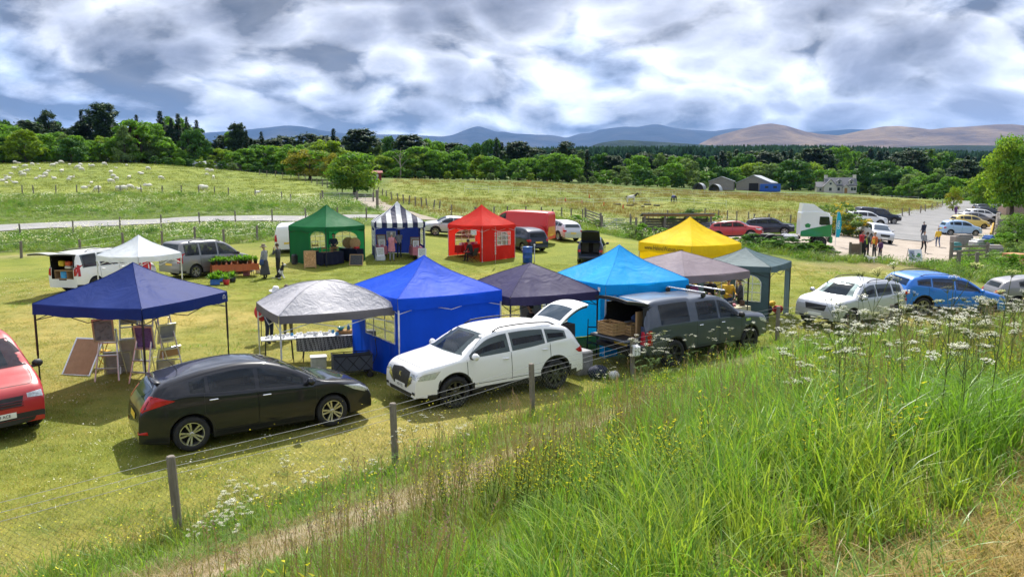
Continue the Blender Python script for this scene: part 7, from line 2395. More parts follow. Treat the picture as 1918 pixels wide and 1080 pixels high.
def trunk_mesh(seed, mat, h_=.62, r0=.022, limbs=6, z0=.12, ll=1.0):
	rg = np.random.default_rng(seed); m = MB()
	m.tube([(0,0,-.02),(.004,0,.1),(-.006,.006,.3),(.008,-.004, h_)],[r0 * 1.4, r0, r0 * .75, r0 * .2],7)
	for i in range(limbs):
		a = rg.uniform(0,6.28); z = rg.uniform(z0 + .04, h_ * .9); L = rg.uniform(.16,.30) * ll
		m.tube([(0,0, z),(math.cos(a) * L * .5, math.sin(a) * L * .5, z + L * .45),(math.cos(a) * L, math.sin(a) * L, z + L * .75)],[r0 * .5, r0 * .32, r0 * .08],5)
	return m.mesh('trunk', mat, True)
TK = [trunk_mesh(1, M_bark), trunk_mesh(2, M_bark), trunk_mesh(3, M_bark)]
TKC = trunk_mesh(4, M_barkp, .97,.013,3, ll=.3); TKP = trunk_mesh(5, M_barkp, .93,.016,7,.45,.5)
CR = {'mid': [broadleaf(s, L_mid, low=.08) for s in (1,2,3)], 'dark': [broadleaf(s, L_dark, low=.06) for s in (4,5)], 'lime': [broadleaf(s, L_lime, low=.08) for s in (6,7)], 'grey': [broadleaf(s, L_grey, low=.08) for s in (8,9)], 'gold': [broadleaf(s, L_gold, low=.06) for s in (10,)],
	  'tall': [broadleaf(s, L_grey, low=.05, pointy=.5) for s in (11,12)], 'spruce': [conifer(s, L_spruce) for s in (13,14)], 'pine': [conifer(s, L_pine, 4200, 'pine') for s in (15,16)], 'larch': [conifer(s, L_larch, 4200, 'larch') for s in (17,)], 'copper': [broadleaf(18, L_copper, low=.1)]}
ORD = ['first', 'second', 'third', 'fourth', 'fifth', 'sixth', 'seventh', 'eighth', 'ninth', 'tenth', 'eleventh', 'twelfth', 'thirteenth', 'fourteenth', 'fifteenth', 'sixteenth', 'seventeenth', 'eighteenth', 'nineteenth', 'twentieth'] + ['twenty-' + q for q in ('first', 'second', 'third', 'fourth', 'fifth', 'sixth', 'seventh', 'eighth', 'ninth')] + ['thirtieth'] + ['thirty-' + q for q in ('first', 'second', 'third', 'fourth', 'fifth', 'sixth', 'seventh', 'eighth', 'ninth')] + ['fortieth']
TREES = []   # px, top row, distance, half width in px, kind
rt = random.Random(21)
BACK = [(0,218),(60,228),(107,226),(150,252),(170,225),(207,225),(235,245),(270,226),(313,228),(345,225),(375,238),(400,268),(447,250),(470,256),(498,258),(540,254),(580,252),(630,252),(650,262),(680,254),(720,256),(750,262),(790,266),(830,262),(870,266),(930,265),(990,272),(1050,276),(1095,284),(1150,287),(1200,286),(1300,286),(1400,281),(1500,279),(1600,279),(1700,284),(1800,292),(1830,297),(1900,300)]
FRONT = [(0,248),(100,246),(200,262),(280,240),(320,264),(380,287),(420,279),(480,276),(550,270),(600,268),(640,276),(700,290),(760,280),(800,280),(850,290),(900,296),(950,296),(1020,294),(1070,296),(1110,314),(1150,310),(1200,306),(1250,306),(1300,316),(1350,310),(1400,306),(1480,306),(1550,315),(1600,315),(1650,310),(1700,319),(1750,316),(1800,333),(1900,335)]
def env(tab, x): return float(np.interp(x, [p[0] for p in tab],[p[1] for p in tab]))
def far_y(x): return float(np.interp(x, [0,430,700,900,1240,1600,1800],[172,176,195,206,212,290,230]))
x = -40.0
while x < 1830:      # second row: conifers mixed with broadleaves
	kd = rt.choices(['spruce', 'pine', 'larch', 'mid', 'dark', 'tall'],[4,3,1,1.2,1.5,.8])[0]
	TREES.append((x, env(BACK, x) + rt.uniform(-4,9), far_y(x) * rt.uniform(1.12,1.3), rt.uniform(11,17) if kd in ('spruce', 'larch') else rt.uniform(18,28), kd))
	x += rt.uniform(11,19)
x = -50.0
while x < 1840:      # first row along the field edge
	kd = rt.choices(['mid', 'dark', 'lime', 'grey', 'tall'],[4,2.0,2.2,2.2,.6])[0]
	TREES.append((x, env(FRONT, x) + rt.uniform(-5,10), far_y(x) * rt.uniform(.98,1.08), rt.uniform(22,36), kd))
	x += rt.uniform(17,27)
x = 300.0
while x < 1840:      # bushes at the wood's edge
	TREES.append((x, env(FRONT, x) * .35 + (340 + (x - 900) * .03 if x > 700 else 325) * .65 + rt.uniform(-6,6), far_y(x) * rt.uniform(.95,.99), rt.uniform(11,17), rt.choice(['mid', 'grey', 'lime', 'dark', 'mid'])))
	x += rt.uniform(16,28)
# trees one can pick out one by one
TREES += [(107,207,205,13, 'pine'),(170,204,200,13, 'spruce'),(182,207,200,11, 'spruce'),(200,207,200,12, 'spruce'),(209,192,198,20, 'pine'),(270,214,200,10, 'spruce'),(313,207,200,15, 'spruce'),(333,220,200,10, 'spruce'),(346,212,200,13, 'spruce'),(362,218,200,10, 'spruce'),(380,224,200,11, 'spruce'),(375,240,182,26, 'dark'),(447,231,200,9, 'pine'),(458,230,200,9, 'pine'),(470,243,198,8, 'spruce'),(498,246,200,10, 'spruce'),
		  (245,236,172,24, 'tall'),(275,226,178,42, 'mid'),(262,240,176,10, 'copper'),(60,246,168,48, 'lime'),(20,236,178,46, 'mid'),(145,260,168,26, 'dark'),(630,240,215,12, 'spruce'),(680,241,215,24, 'pine'),(770,252,215,26, 'pine'),(752,262,215,10, 'spruce'),(785,274,200,46, 'mid'),(848,284,202,36, 'mid'),(930,257,225,9, 'spruce'),(1060,265,225,14, 'pine'),(1098,280,215,11, 'spruce'),(970,264,225,18, 'pine'),(1030,288,205,44, 'mid'),(1065,290,205,34, 'mid'),(1278,296,222,26, 'grey'),(1480,300,250,34, 'dark'),(1692,276,300,16, 'spruce'),(1725,280,300,30, 'larch'),(1630,296,280,42, 'dark'),(1755,285,300,30, 'tall'),(1800,290,300,14, 'spruce'),(560,272,180,34, 'mid'),(620,264,190,36, 'lime')]
def kindword(k): return {'spruce': 'dark spruce', 'pine': 'dark pine', 'larch': 'pale green larch', 'mid': 'rounded green tree', 'dark': 'dark green broad tree', 'lime': 'yellow green bushy tree', 'grey': 'grey green tree', 'tall': 'tall narrow tree', 'gold': 'golden green tree', 'copper': 'copper leaved tree'}[k]
cnt = {}
for (px, yt, Y, hw, kd) in sorted(TREES, key=lambda q: q[0]):
	X = (px - CX) / FPX * Y * 1.0
	if px < -40 or px > 1960: pass
	zg = g1(X, Y)
	zt = at(px, yt, Y).z
	H_ = max(zt - zg, 2.0)
	W_ = hw / FPX * Y * (1.5 if kd in ('spruce', 'larch', 'pine') else 1.05)
	zone = 'behind the sheep pasture' if px < 430 else ('in the wood behind the centre' if px < 1000 else 'in the wood on the right')
	key = (kd, zone); cnt[key] = cnt.get(key, 0) + 1
	lab = '%s %s, %s such from the left' % (kindword(kd), zone, ORD[min(cnt[key] - 1,39)])
	t = empty('tree' if kd not in ('spruce', 'pine', 'larch') else kd + '_tree', (X, Y, zg - .05), rt.uniform(0,6.28), lab, 'tree', 'trees of the wood beyond the fields')
	con = kd in ('spruce', 'larch', 'pine')
	sx = W_ / (.44 if not con else (.20 if kd == 'spruce' else .22))
	sx = min(sx, H_ * (1.3 if not con else 2))
	t.scale = (sx, sx, H_)
	mobj('trunk', TKC if kd in ('spruce', 'larch') else (TKP if kd == 'pine' else rt.choice(TK)), t)
	mobj('crown', rt.choice(CR[kd]), t)
# nearer trees with finer leaves
def near_tree(px, ybase, ytop, hw, mats, label, seed, low=.10, Y=None, leaf=.040, n=9000, nl=46):
	p = gp(px, ybase) if Y is None else on_ground((px - CX) / FPX * Y, Y)
	H_ = at(px, ytop, p.y).z - p.z
	W_ = hw / FPX * p.y
	t = empty('tree', p, seed, label, 'tree')
	sx = W_ / .44
	t.scale = (sx, sx, H_)
	mobj('trunk', trunk_mesh(seed, M_bark, .6,.03,9, low), t)
	for i, mt in enumerate(mats):
		mobj('crown', broadleaf(seed + i * 7, mt, n // len(mats), nl, leaf, low=low), t)
	return t
near_tree(664,365,288,46,[L_mid, L_dark, L_lime], 'dense rounded hawthorn beside the field gate', 31,.05)
near_tree(585,338,277,42,[L_gold, L_mid], 'golden green hawthorn behind the fence left of the gate hawthorn', 33,.05, Y=150)
near_tree(625,342,285,18,[L_gold, L_grey], 'small hawthorn between the two larger hawthorns', 35,.05, Y=140)
near_tree(1890,395,258,54,[L_lime, L_mid], 'big bright green tree at the right edge beside the road', 37,.12, Y=120, n=14000, nl=60, leaf=.034)
near_tree(1835,390,330,26,[L_mid, L_lime], 'small tree behind the garden wall at the right', 39,.08, Y=165)
near_tree(1780,382,350,14,[L_lime, L_gold], 'yellow green roadside bush at the end of the field', 41,.02, Y=150, n=4000)
near_tree(1905,440,400,30,[L_grey, L_mid], 'shrub by the wooden garden fence at the right edge', 43,.02, Y=66, n=5000)
# bare dead tree in front of the wood
t = empty('dead_tree', on_ground(*at(750,335,190).xy),0, 'bare pale dead tree standing in front of the wood', 'tree')
m = MB(); m.tube([(0,0,0),(.1,0,2.5),(-.1,0,5.2),(.3,0,7.6)],[.22,.18,.12,.04],6); m.build('trunk', timber('dead_wood', (.30,.26,.21)), t)
m = MB()
for a, z, l in ((.3,2.6,2.4),(2.8,3.4,2.2),(1.2,4.4,1.8),(3.6,5.0,1.9),(.1,5.6,1.5)): m.tube([(0,0, z),(math.cos(a) * l * .5, math.sin(a) * l * .5, z + l * .6),(math.cos(a) * l, math.sin(a) * l, z + l)],[.08,.05,.02],5)
m.build('limbs', timber('dead_wood'), t)
# shrubs: hedge, gorse, brambles
M_gflower = leafmat('gorse_flower', (.62,.42,.02),.3,.3)
def shrub(name, px, py, w, h_, mats, label, seed, cat='shrub', group=None, n=1800, leaf=.07, xy=None):
	p = gp(px, py) if xy is None else on_ground(*xy)
	t = empty(name, p, seed, label, cat, group)
	t.scale = (w, w, h_)
	for i, (mt, fr) in enumerate(mats):
		mobj(['foliage', 'blossom', 'foliage'][i], broadleaf(seed * 3 + i, mt, int(n * fr),20, leaf * (1 if i == 0 else .6), low=-.05), t)
	m = MB()
	for q in range(5):
		a = q * 1.26; m.tube([(0,0,-.02),(math.cos(a) * .2, math.sin(a) * .2,.5)],[.02,.008],4)
	m.build('stems', M_bark, t)
HEDGE_PX = [(1392,462),(1408,464),(1424,467),(1440,468),(1456,470),(1472,472),(1488,474),(1504,476),(1518,477),(1532,478),(1546,478)]
for i, (a, b) in enumerate(HEDGE_PX):
	shrub('hedge_shrub', a, b, 1.7,.85 + .2 * math.sin(i * 1.7),[(L_dark if i % 3 else L_mid, 1)], 'low dark hedge shrub below the lorry, %s from the left' % ORD[i],60 + i, group='hedge below the lorry')
for i, (a, b, w, h_) in enumerate(((1562,440,3.0,2.4),(1590,442,3.2,2.2),(1612,446,3.0,2.0),(1578,430,3.4,3.0),(1545,432,2.6,2.6))):
	shrub('gorse_bush', a, b, w, h_, [(L_grey, .55),(M_gflower, [.30,.10,.65,.25,.04][i])],['gorse bush with some yellow flowers beside the lorry', 'mostly green gorse bush beside the flag', 'gorse bush covered in yellow flowers behind the gateway group', 'tall gorse bush behind the flag', 'green bush close behind the lorry cab'][i],80 + i, 'bush', 'gorse bushes in the car park')
for i, (a, b, w, h_) in enumerate(((1190,447,1.8,1.3),(1205,450,1.6,1.5),(1180,436,2.2,1.1),(1235,446,1.8,1.2),(1160,424,2.0,.9),(1255,430,3.2,1.9),(1300,422,4.0,2.1),(1330,424,3.2,1.6),(1120,428,1.8,.9),(1085,420,2.2,1.0))):
	shrub('bramble_bush', a, b, w, h_, [(L_mid if i % 2 else L_grey, 1)], 'tangled green bramble by the timber shelter, %s from the left' % ORD[sorted([1190,1205,1180,1235,1160,1255,1300,1330,1120,1085]).index(a)],95 + i, group='brambles round the timber shelter', n=1400)
for i, (a, b, w, h_) in enumerate(((1880,470,2.4,1.5),(1900,486,2.0,1.3),(1850,468,1.8,.9),(1870,500,2.0,1.0),(1905,512,2.2,1.2))):
	shrub('weed_clump', a, b, w, h_, [(L_grey if i % 2 else L_mid, 1)],['leafy shrub below the garden fence', 'leafy shrub at the right edge', 'low green shrub by the gate', 'low shrub right of the sign board', 'shrub above the parked grey car'][i],120 + i, n=1200)
# far forest: one mass of conifers over the low hills
def forest(name, zone, n, seed, mat, label):
	rg = np.random.default_rng(seed)
	V = []; F = []
	px = rg.uniform(zone[0], zone[1], n); Y = rg.uniform(zone[2], zone[3], n)
	X = (px - CX) / FPX * Y; Z = gz(X, Y)
	h_ = rg.uniform(10,15, n); r_ = h_ * rg.uniform(.22,.38, n)
	k = 7
	for lev, (f0, f1, rr) in enumerate(((.12,.62,1.0),(.38,.84,.72),(.64,1.0,.46))):
		b = lev * (k + 1)
	vs = []; fs = []
	base = 0
	for lev, (f0, f1, rr) in enumerate(((.10,.60,1.0),(.36,.82,.74),(.60,1.0,.48))):
		a = np.linspace(0,2 * np.pi, k, endpoint=False)[None] + rg.uniform(0,6, n)[:, None]
		rad = r_[:, None] * rr * rg.uniform(.7,1.25,(n, k))
		ring = np.stack([X[:, None] + np.cos(a) * rad, Y[:, None] + np.sin(a) * rad, (Z + h_ * f0)[:, None] + rg.uniform(-.04,.04,(n, k)) * h_[:, None]],-1)
		tip = np.stack([X, Y, Z + h_ * f1],-1)[:, None]
		vv = np.concatenate([ring, tip],1).reshape(-1,3)
		i0 = base + np.arange(n)[:, None] * (k + 1)
		j = np.arange(k)[None]
		ff = np.stack([i0 + j, i0 + (j + 1) % k, np.broadcast_to(i0 + k, (n, k))],-1).reshape(-1,3)
		vs.append(vv); fs.append(ff); base += len(vv)
	me = bpy.data.meshes.new(name); np_mesh(me, np.concatenate(vs), np.concatenate(fs)); me.materials.append(mat)
	return tag(mobj(name, me), label, 'forest', kind='stuff')
L_far = leafmat('far_needles', (.014,.032,.018),.5,.0,.8, spec=0.0)
forest('far_forest', (900,1960,560,1250),11000,3, L_far, 'dark conifer forest stretching across the middle distance on the right')
forest('far_woodland', (-60,900,330,900),5000,5, L_far, 'dark woodland behind the left-hand trees')
# ================================================================== FENCES, GATES
M_post = timber('fence_post', (.20,.175,.145),.35)
M_wire = plain('galvanised_wire', (.34,.34,.33),.45,.6)
def post_mesh(h_, r_, top=True):
	m = MB(); m.lathe([(r_ * 1.02,-.25),(r_, .05),(r_ * .98, h_ - .015),(r_ * .80, h_),(.001, h_ + .005)],9)
	return m.mesh('post', M_post, False)
PM = {}
def fence(name, pts, h_, r_, label, wires=(.35,.6,.85,1.0), net=False, wr=.003, cat='fence', group=None, lean=.04, seed=1):
	"""pts: ground points of the posts"""
	rg = random.Random(seed)
	t = empty(name, pts[0],0, label, cat, group)
	o0 = Vector(pts[0])
	key = (round(h_, 2), round(r_, 3))
	if key not in PM: PM[key] = post_mesh(h_, r_)
	tops = []
	for p in pts:
		d = Vector(p) - o0
		po = mobj('post', PM[key], t, d, (rg.uniform(-lean, lean), rg.uniform(-lean, lean), rg.uniform(0,6)))
		tops.append(d)
	for z in wires:
		m = MB()
		P = []
		for a, b in zip(tops[:-1], tops[1:]):
			for k in range(4): P.append(a.lerp(b, k / 4) + Vector((0,0, h_ * z - .02 * math.sin(math.pi * k / 4))))
		P.append(tops[-1] + Vector((0,0, h_ * z)))
		m.tube(P, wr, 4); m.build('wire', M_wire, t)
	if net:
		m = MB()
		for a, b in zip(tops[:-1], tops[1:]):
			L = (b - a).length; n = int(L / .10)
			for k in range(n):
				q = a.lerp(b, k / n)
				for zz in range(8):
					z0 = .05 + zz * .10
					q2 = a.lerp(b, (k + .5) / n); q3 = a.lerp(b, (k + 1) / n)
					for s, e in (((q, z0),(q2, z0 + .05)),((q2, z0 + .05),(q3, z0)),((q, z0 + .10),(q2, z0 + .05)),((q2, z0 + .05),(q3, z0 + .10))):
						A = s[0] + Vector((0,0, s[1])); B = e[0] + Vector((0,0, e[1]))
						m._add([A + Vector((0,0,.0018)), A - Vector((0,0,.0018)), B - Vector((0,0,.0018)), B + Vector((0,0,.0018))],[(0,1,2,3)])
		nn = m.build('netting', M_wire, t); nn['kind'] = 'stuff'
	return t
def gl(pts, lo=2.5): return [gp(a, b, lo) for a, b in pts]
FP = [Vector((x, y, g1(x, y))) for x, y in FENCE[2:13]]
fence('wire_fence', FP, 1.12,.062, 'wooden post and wire netting fence along the foot of the grass bank', (.97,.86,.76), True, .0035, seed=4)
wp = FP[5]
m = MB(); m.rbox((0,0,0),(.20,.13,.26),.03); m.rbox((0,.06,.13),(.22,.05,.04),.01)
b = m.build('utility_box', M_wplast, None, False, wp + Vector((.06,-.13,.80)),(0,0, R(35))); tag(b, 'small white box fixed to a post of the near fence', 'box')
fence('lane_fence', gl([(-50,452),(39,446),(137,439),(225,431),(302,426),(374,421),(441,418),(510,415),(573,413),(632,412),(686,414)]),1.15,.065, 'post and wire fence between the lane and the stalls', seed=5)
fence('paddock_edge_fence', gl([(-40,492),(40,483),(151,479),(231,464),(304,461),(365,452),(420,458),(482,450)]),1.1,.085, 'stout post fence along the edge of the mown field behind the cars', (.5,.9), seed=6)
fence('pasture_fence', gl([(-60,364),(-15,363),(42,363),(63,363),(105,362.5),(144,362),(185,362),(226,362),(265,362.5),(304,363.5),(340,363),(373,363),(402,365),(428,366),(478,370),(528,375),(545,380),(600,378)]),1.1,.075, 'old post and wire fence along the front of the sheep pasture', seed=7)
fence('drive_fence', gl([(486,328),(500,330),(516,331),(530,333),(545,334),(560,337),(572,340),(584,343),(594,346),(604,349),(613,352),(622,355),(632,358),(641,361)]),1.15,.085, 'close set posts running up the pasture side of the hawthorns', seed=8)
fence('track_fence', gl([(694,352),(700,358),(708,364),(716,368),(724,372),(734,375),(746,378),(756,381),(766,383),(778,386),(790,388),(800,390),(812,392),(823,394),(845,403),(890,408)]),1.15,.085, 'leaning post fence along the right of the farm track', lean=.12, seed=9)
fence('paddock_fence', gl([(890,408),(925,408),(950,407),(985,407),(1015,409),(1035,413),(1052,409),(1070,410),(1092,412)]),1.2,.08, 'post and wire fence in front of the horse paddock, left part', seed=10)
fence('paddock_fence', gl([(1180,421),(1215,416),(1250,411),(1298,407),(1320,408),(1345,411),(1362,412),(1380,414),(1402,416),(1412,420),(1440,421),(1480,424),(1520,421),(1560,418),(1584,414)]),1.25,.08, 'post and wire fence in front of the horse paddock, right part', seed=11)
fence('field_fence', gl([(1584,414),(1598,413),(1620,411),(1640,409),(1663,408),(1690,406),(1703,405),(1724,400),(1733,397),(1745,393),(1755,389),(1765,386),(1772,383)]),1.2,.08, 'post and wire fence between the paddock and the road', seed=12)
# white electric tape in the paddock
def tape_fence(name, pts, label, seed):
	t = empty(name, pts[0],0, label, 'fence', 'electric tape fences in the paddock')
	o0 = pts[0]
	m0 = MB(); m0.tube([(0,0,0),(0,0,1.15)],.02,5); me = m0.mesh('stake', M_wplast)
	for p in pts: mobj('stake', me, t, p - o0)
	for z in (.6,1.05):
		m = MB()
		for a, b in zip(pts[:-1], pts[1:]):
			A, B = a - o0 + Vector((0,0, z)), b - o0 + Vector((0,0, z)); U = Vector((0,0,.018))
			m.quad(A - U, B - U, B + U, A + U)
		m.build('tape', M_wplast, t)
tape_fence('tape_fence', gl([(870,360),(915,361),(960,362),(1005,363),(1050,364),(1100,365),(1150,365),(1200,366),(1260,367),(1320,368),(1400,369),(1480,370),(1560,372),(1640,374),(1720,377)]), 'white electric tape fence across the far part of the paddock', 1)
tape_fence('tape_fence', gl([(1043,386),(1090,384),(1111,386),(1163,382),(1215,382),(1240,381),(1300,385),(1360,388)]), 'white electric tape fence just in front of the rugged horses', 2)
# jumping poles, cones and trays in the paddock
M_cone = plain('cone_orange', (.62,.12,.02),.6)
for i, (a, b) in enumerate(((1059,378),(1090,382),(1131,386),(1104,371),(1167,391))):
	t = thing('traffic_cone', gp(a, b),0, 'orange cone in the paddock, %s from the left' % ORD[sorted([1059,1090,1131,1104,1167]).index(a)], 'cone', 'cones in the paddock')
	m = MB(); m.lathe([(.16,.03),(.05,.70),(.001,.72)],10); m.build('cone', M_cone, t); m = MB(); m.box(-.2,.2,-.2,.2,0,.03); m.build('base', M_trim, t)
for i, (a, b) in enumerate(((1156,384),(1180,386),(1189,383),(1204,388),(1230,386),(1213,384))):
	m = MB(); m.rbox((0,0,.12),(1.3,.5,.24),.05); one('jump_block', m, M_trim, gp(a, b), i * .5, 'black plastic jump block in the paddock, %s from the left' % ORD[sorted([1156,1180,1189,1204,1230,1213]).index(a)], 'jump block', 'jump blocks in the paddock')
# gates
def bar_gate(name, a, b, h_, nb, mat, label, posts=True, rb=.022, plank=False):
	t = empty(name, a, math.atan2(b.y - a.y, b.x - a.x), label, 'gate')
	L = math.hypot(b.x - a.x, b.y - a.y); dz = b.z - a.z
	for i in range(nb):
		z = .15 + (h_ - .2) * i / (nb - 1)
		m = MB()
		if plank: m._add([(0,-.02, z),(L, -.02, z + dz),(L, .02, z + dz),(0,.02, z),(0,-.02, z + .12),(L, -.02, z + dz + .12),(L, .02, z + dz + .12),(0,.02, z + .12)],[(3,2,1,0),(4,5,6,7),(0,1,5,4),(1,2,6,5),(2,3,7,6),(3,0,4,7)])
		else: m.tube([(0,0, z),(L, 0, z + dz)], rb, 6)
		m.build('rail', mat, t)
	for x in ((0, L * .5, L) if not plank else (L * .5,)):
		m = MB(); m.box(x - .025, x + .025,.022,.06,.1 + dz * x / L, h_ + .05 + dz * x / L); m.build('stile', mat, t)
	if not plank:
		m = MB(); m.tube([(0,0,.15),(L * .5,0, h_ - .05 + dz / 2)], rb * .7,5); m.build('brace', mat, t)
	if posts:
		for x in (-.12, L + .12):
			m = MB(); m.box(x - .09, x + .09,-.09,.09,-.2 + dz * x / L, h_ + .25 + dz * x / L); m.build('post', M_post, t)
M_galv = plain('galvanised_steel', (.42,.43,.42),.5,.5)
bar_gate('field_gate', gp(606,377), gp(667,377),1.15,6, M_galv, 'galvanised bar gate left of the gate hawthorn')
bar_gate('field_gate', gp(671,378), gp(698,378),1.05,5, M_galv, 'narrow bar gate right of the gate hawthorn foot')
m = MB(); m.box(-.14,.14,-.14,.14,0,2.0); m.ball((0,0,2.05),(.2,.2,.12),8,6); o = m.build('gate_post', M_post, None, False, gp(707,391)); tag(o, 'tall weathered gatepost beside the farm track', 'post')
bar_gate('wooden_hurdle', gp(1097,417), gp(1124,428),1.35,5, M_post, 'weathered wooden hurdle gate in front of the paddock', plank=True)
bar_gate('field_gate', gp(1128,431), gp(1180,431),1.2,6, M_galv, 'galvanised bar gate beside the wooden hurdle', rb=.028)
bar_gate('field_gate', gp(1552,417), gp(1584,413),1.2,6, M_galv, 'galvanised bar gate behind the car park gorse')
bar_gate('field_gate', gp(1782,492), gp(1846,489),1.1,4, M_post, 'wooden rail gate at the right of the gateway', plank=True)
for i, (a, b, h_) in enumerate(((1191,446,1.9),(1200,445,1.5),(1086,440,.9),(1780,494,1.5),(1783,440,1.6),(1794,505,1.2),(1828,508,1.2))):
	m = MB(); m.box(-.09,.09,-.09,.09,-.1, h_); o = m.build('timber_post', M_post, None, False, gp(a, b),(0,0, i)); tag(o, ['tall timber post left of the shelter', 'shorter timber post beside the tall one', 'low post on the mown edge left of the shelter', 'gatepost by the white sign board', 'timber post beside the pale blue car', 'thin post right of the field entrance', 'thin post below the rail gate'][i], 'post')
# ================================================================== BUILDINGS
M_harl = plain('harled_wall', (.56,.53,.48),.95, var=.12, bump=.4); M_slate = plain('slate_roof', (.12,.125,.14),.7, var=.25, scale=3); M_pane2 = glassmat('house_glass', (.03,.035,.04),0)
M_tinroof = plain('tin_roof', (.42,.44,.46),.45,.4, var=.15); M_oldboard = timber('grey_boarding', (.24,.22,.20),.3); M_containb = plain('container_blue', (.012,.09,.42),.5); M_redshed = plain('red_shed', (.22,.04,.03),.8)
def gable(t, x0, x1, y0, y1, h_, ridge, wallm, roofm, axis='x', ov=.25, th=.15):
	m = MB(); m.box(x0, x1, y0, y1,0, h_)
	if axis == 'x':
		ym = (y0 + y1) / 2
		for x in (x0, x1): m.tri((x, y0, h_),(x, y1, h_),(x, ym, ridge))
	else:
		xm = (x0 + x1) / 2
		for y in (y0, y1): m.tri((x0, y, h_),(x1, y, h_),(xm, y, ridge))
	w = m.build('wall', wallm, t)
	m = MB()
	if axis == 'x':
		for s, ye in ((1, y0 - ov),(-1, y1 + ov)):
			sl_ = (ridge - h_) / (ym - y0); ze = h_ - ov * sl_
			m._add([(x0 - ov, ye, ze),(x1 + ov, ye, ze),(x1 + ov, ym, ridge + .02),(x0 - ov, ym, ridge + .02),(x0 - ov, ye, ze + th),(x1 + ov, ye, ze + th),(x1 + ov, ym, ridge + th + .02),(x0 - ov, ym, ridge + th + .02)],[(3,2,1,0),(4,5,6,7),(0,1,5,4),(1,2,6,5),(2,3,7,6),(3,0,4,7)])
	else:
		for xe in (x0 - ov, x1 + ov):
			sl_ = (ridge - h_) / (xm - x0); ze = h_ - ov * sl_
			m._add([(xe, y0 - ov, ze),(xe, y1 + ov, ze),(xm, y1 + ov, ridge + .02),(xm, y0 - ov, ridge + .02),(xe, y0 - ov, ze + th),(xe, y1 + ov, ze + th),(xm, y1 + ov, ridge + th + .02),(xm, y0 - ov, ridge + th + .02)],[(3,2,1,0),(4,5,6,7),(0,1,5,4),(1,2,6,5),(2,3,7,6),(3,0,4,7)])
	r_ = m.build('roof', roofm, t)
	return w, r_
def window(t, x, y, z, w, h_, nx=0, ny=-1, par=None):
	m = MB(); m.cbox((x + nx * .02, y + ny * .02, z),(w if ny else .06, w if nx else .06, h_)); o = m.build('window', M_pane2, par or t)
	m = MB()
	for dx in (-w / 2, w / 2): m.cbox((x + nx * .04 + (dx if ny else 0), y + ny * .04 + (dx if nx else 0), z),(.09,.09, h_ + .1))
	for dz in (-h_ / 2, h_ / 2): m.cbox((x + nx * .04, y + ny * .04, z + dz),(w if ny else .09, w if nx else .09,.09))
	m.build('frame', M_wplast, o)
hb = on_ground(*at(1572,361,255).xy)
t = thing('cottage', hb, R(-14), 'white stone cottage with slate roof and chimneys beyond the paddock', 'house')
t.scale = (.88,.88,.88)
gable(t, -5.5,5.5,-3,3,3.0,5.8, M_harl, M_slate)
gable(t, -6.2,-1.8,-4.6,-2.9,2.8,5.2, M_harl, M_slate, 'y')
gable(t, -8.6,-5.6,-2.4,2.4,2.4,4.2, M_harl, M_slate)
gable(t, .6,2.6,-4.0,-3.05,2.2,3.2, M_harl, M_slate, 'y')
for x in (-5.1,5.1):
	m = MB(); m.box(x - .55, x + .55,-.45,.45,5.0,7.0); m.build('chimney', M_harl, t)
for x in (-.6,3.6):
	d = MB(); d.box(x - .8, x + .8,-2.6,-.6,3.4,4.6); dm = d.build('dormer', M_harl, t)
	d = MB(); d._add([(x - 1,-2.8,4.5),(x, -2.8,5.3),(x + 1,-2.8,4.5),(x - 1,-.2,4.5),(x, -.2,5.3),(x + 1,-.2,4.5)],[(0,1,4,3),(1,2,5,4),(0,2,1)]); d.build('dormer_roof', M_slate, dm)
	window(t, x, -2.62,4.0,.9,.9, par=dm)
for x in (-.8,3.9,4.9): window(t, x, -3.02,1.6,1.0,1.3)
window(t, -4.0,-4.62,1.5,1.1,1.3); window(t, -4.0,-4.62,3.6,.9,.9); window(t, -7.2,-2.42,1.4,.9,1.0)
m = MB(); m.box(1.1,2.1,-4.06,-4.0,.05,2.0); m.build('door', M_oak, t)
# barns
bb_ = on_ground(*at(1417,357,214).xy)
t = thing('barn', bb_, R(-35), 'grey boarded barn with wide pale roof in the middle distance', 'barn')
t.scale = (.8,.8,.85)
gable(t, -6,6,-4,4,2.6,5.0, M_oldboard, M_tinroof, 'y')
m = MB(); m.box(-1.5,1.8,-4.06,-4.0,0,2.5); m.build('doorway', M_dark, t)
cb = on_ground(*at(1442,358,208).xy)
t = thing('shipping_container', cb, R(-12), 'blue container beside the grey barn', 'container')
t.scale = (.85,.85,.85)
m = MB(); m.rbox((0,0,1.3),(6.2,2.5,2.5),.05); m.build('shell', M_containb, t)
for x in (-1.2,1.4):
	m = MB(); m.box(x - .55, x + .55,-1.30,-1.26,1.2,1.9); m.build('window', M_pane2, t)
for i in range(14):
	m = MB(); m.box(-2.9 + i * .43,-2.75 + i * .43,-1.285,-1.255,.2,1.1 if 2 < i < 12 else 2.4); m.build('rib', M_containb, t)
b2 = on_ground(*at(1352,353,204).xy)
t = thing('barn', b2, R(-20), 'open fronted timber barn with pale roof left of the blue container', 'barn')
t.scale = (.8,.8,.85)
gable(t, -4,4,-3,3,2.8,4.2, M_oldboard, M_tinroof, 'y')
m = MB(); m.box(4.0,4.06,-2.4,1.5,0,2.5); m.build('doorway', M_dark, t)
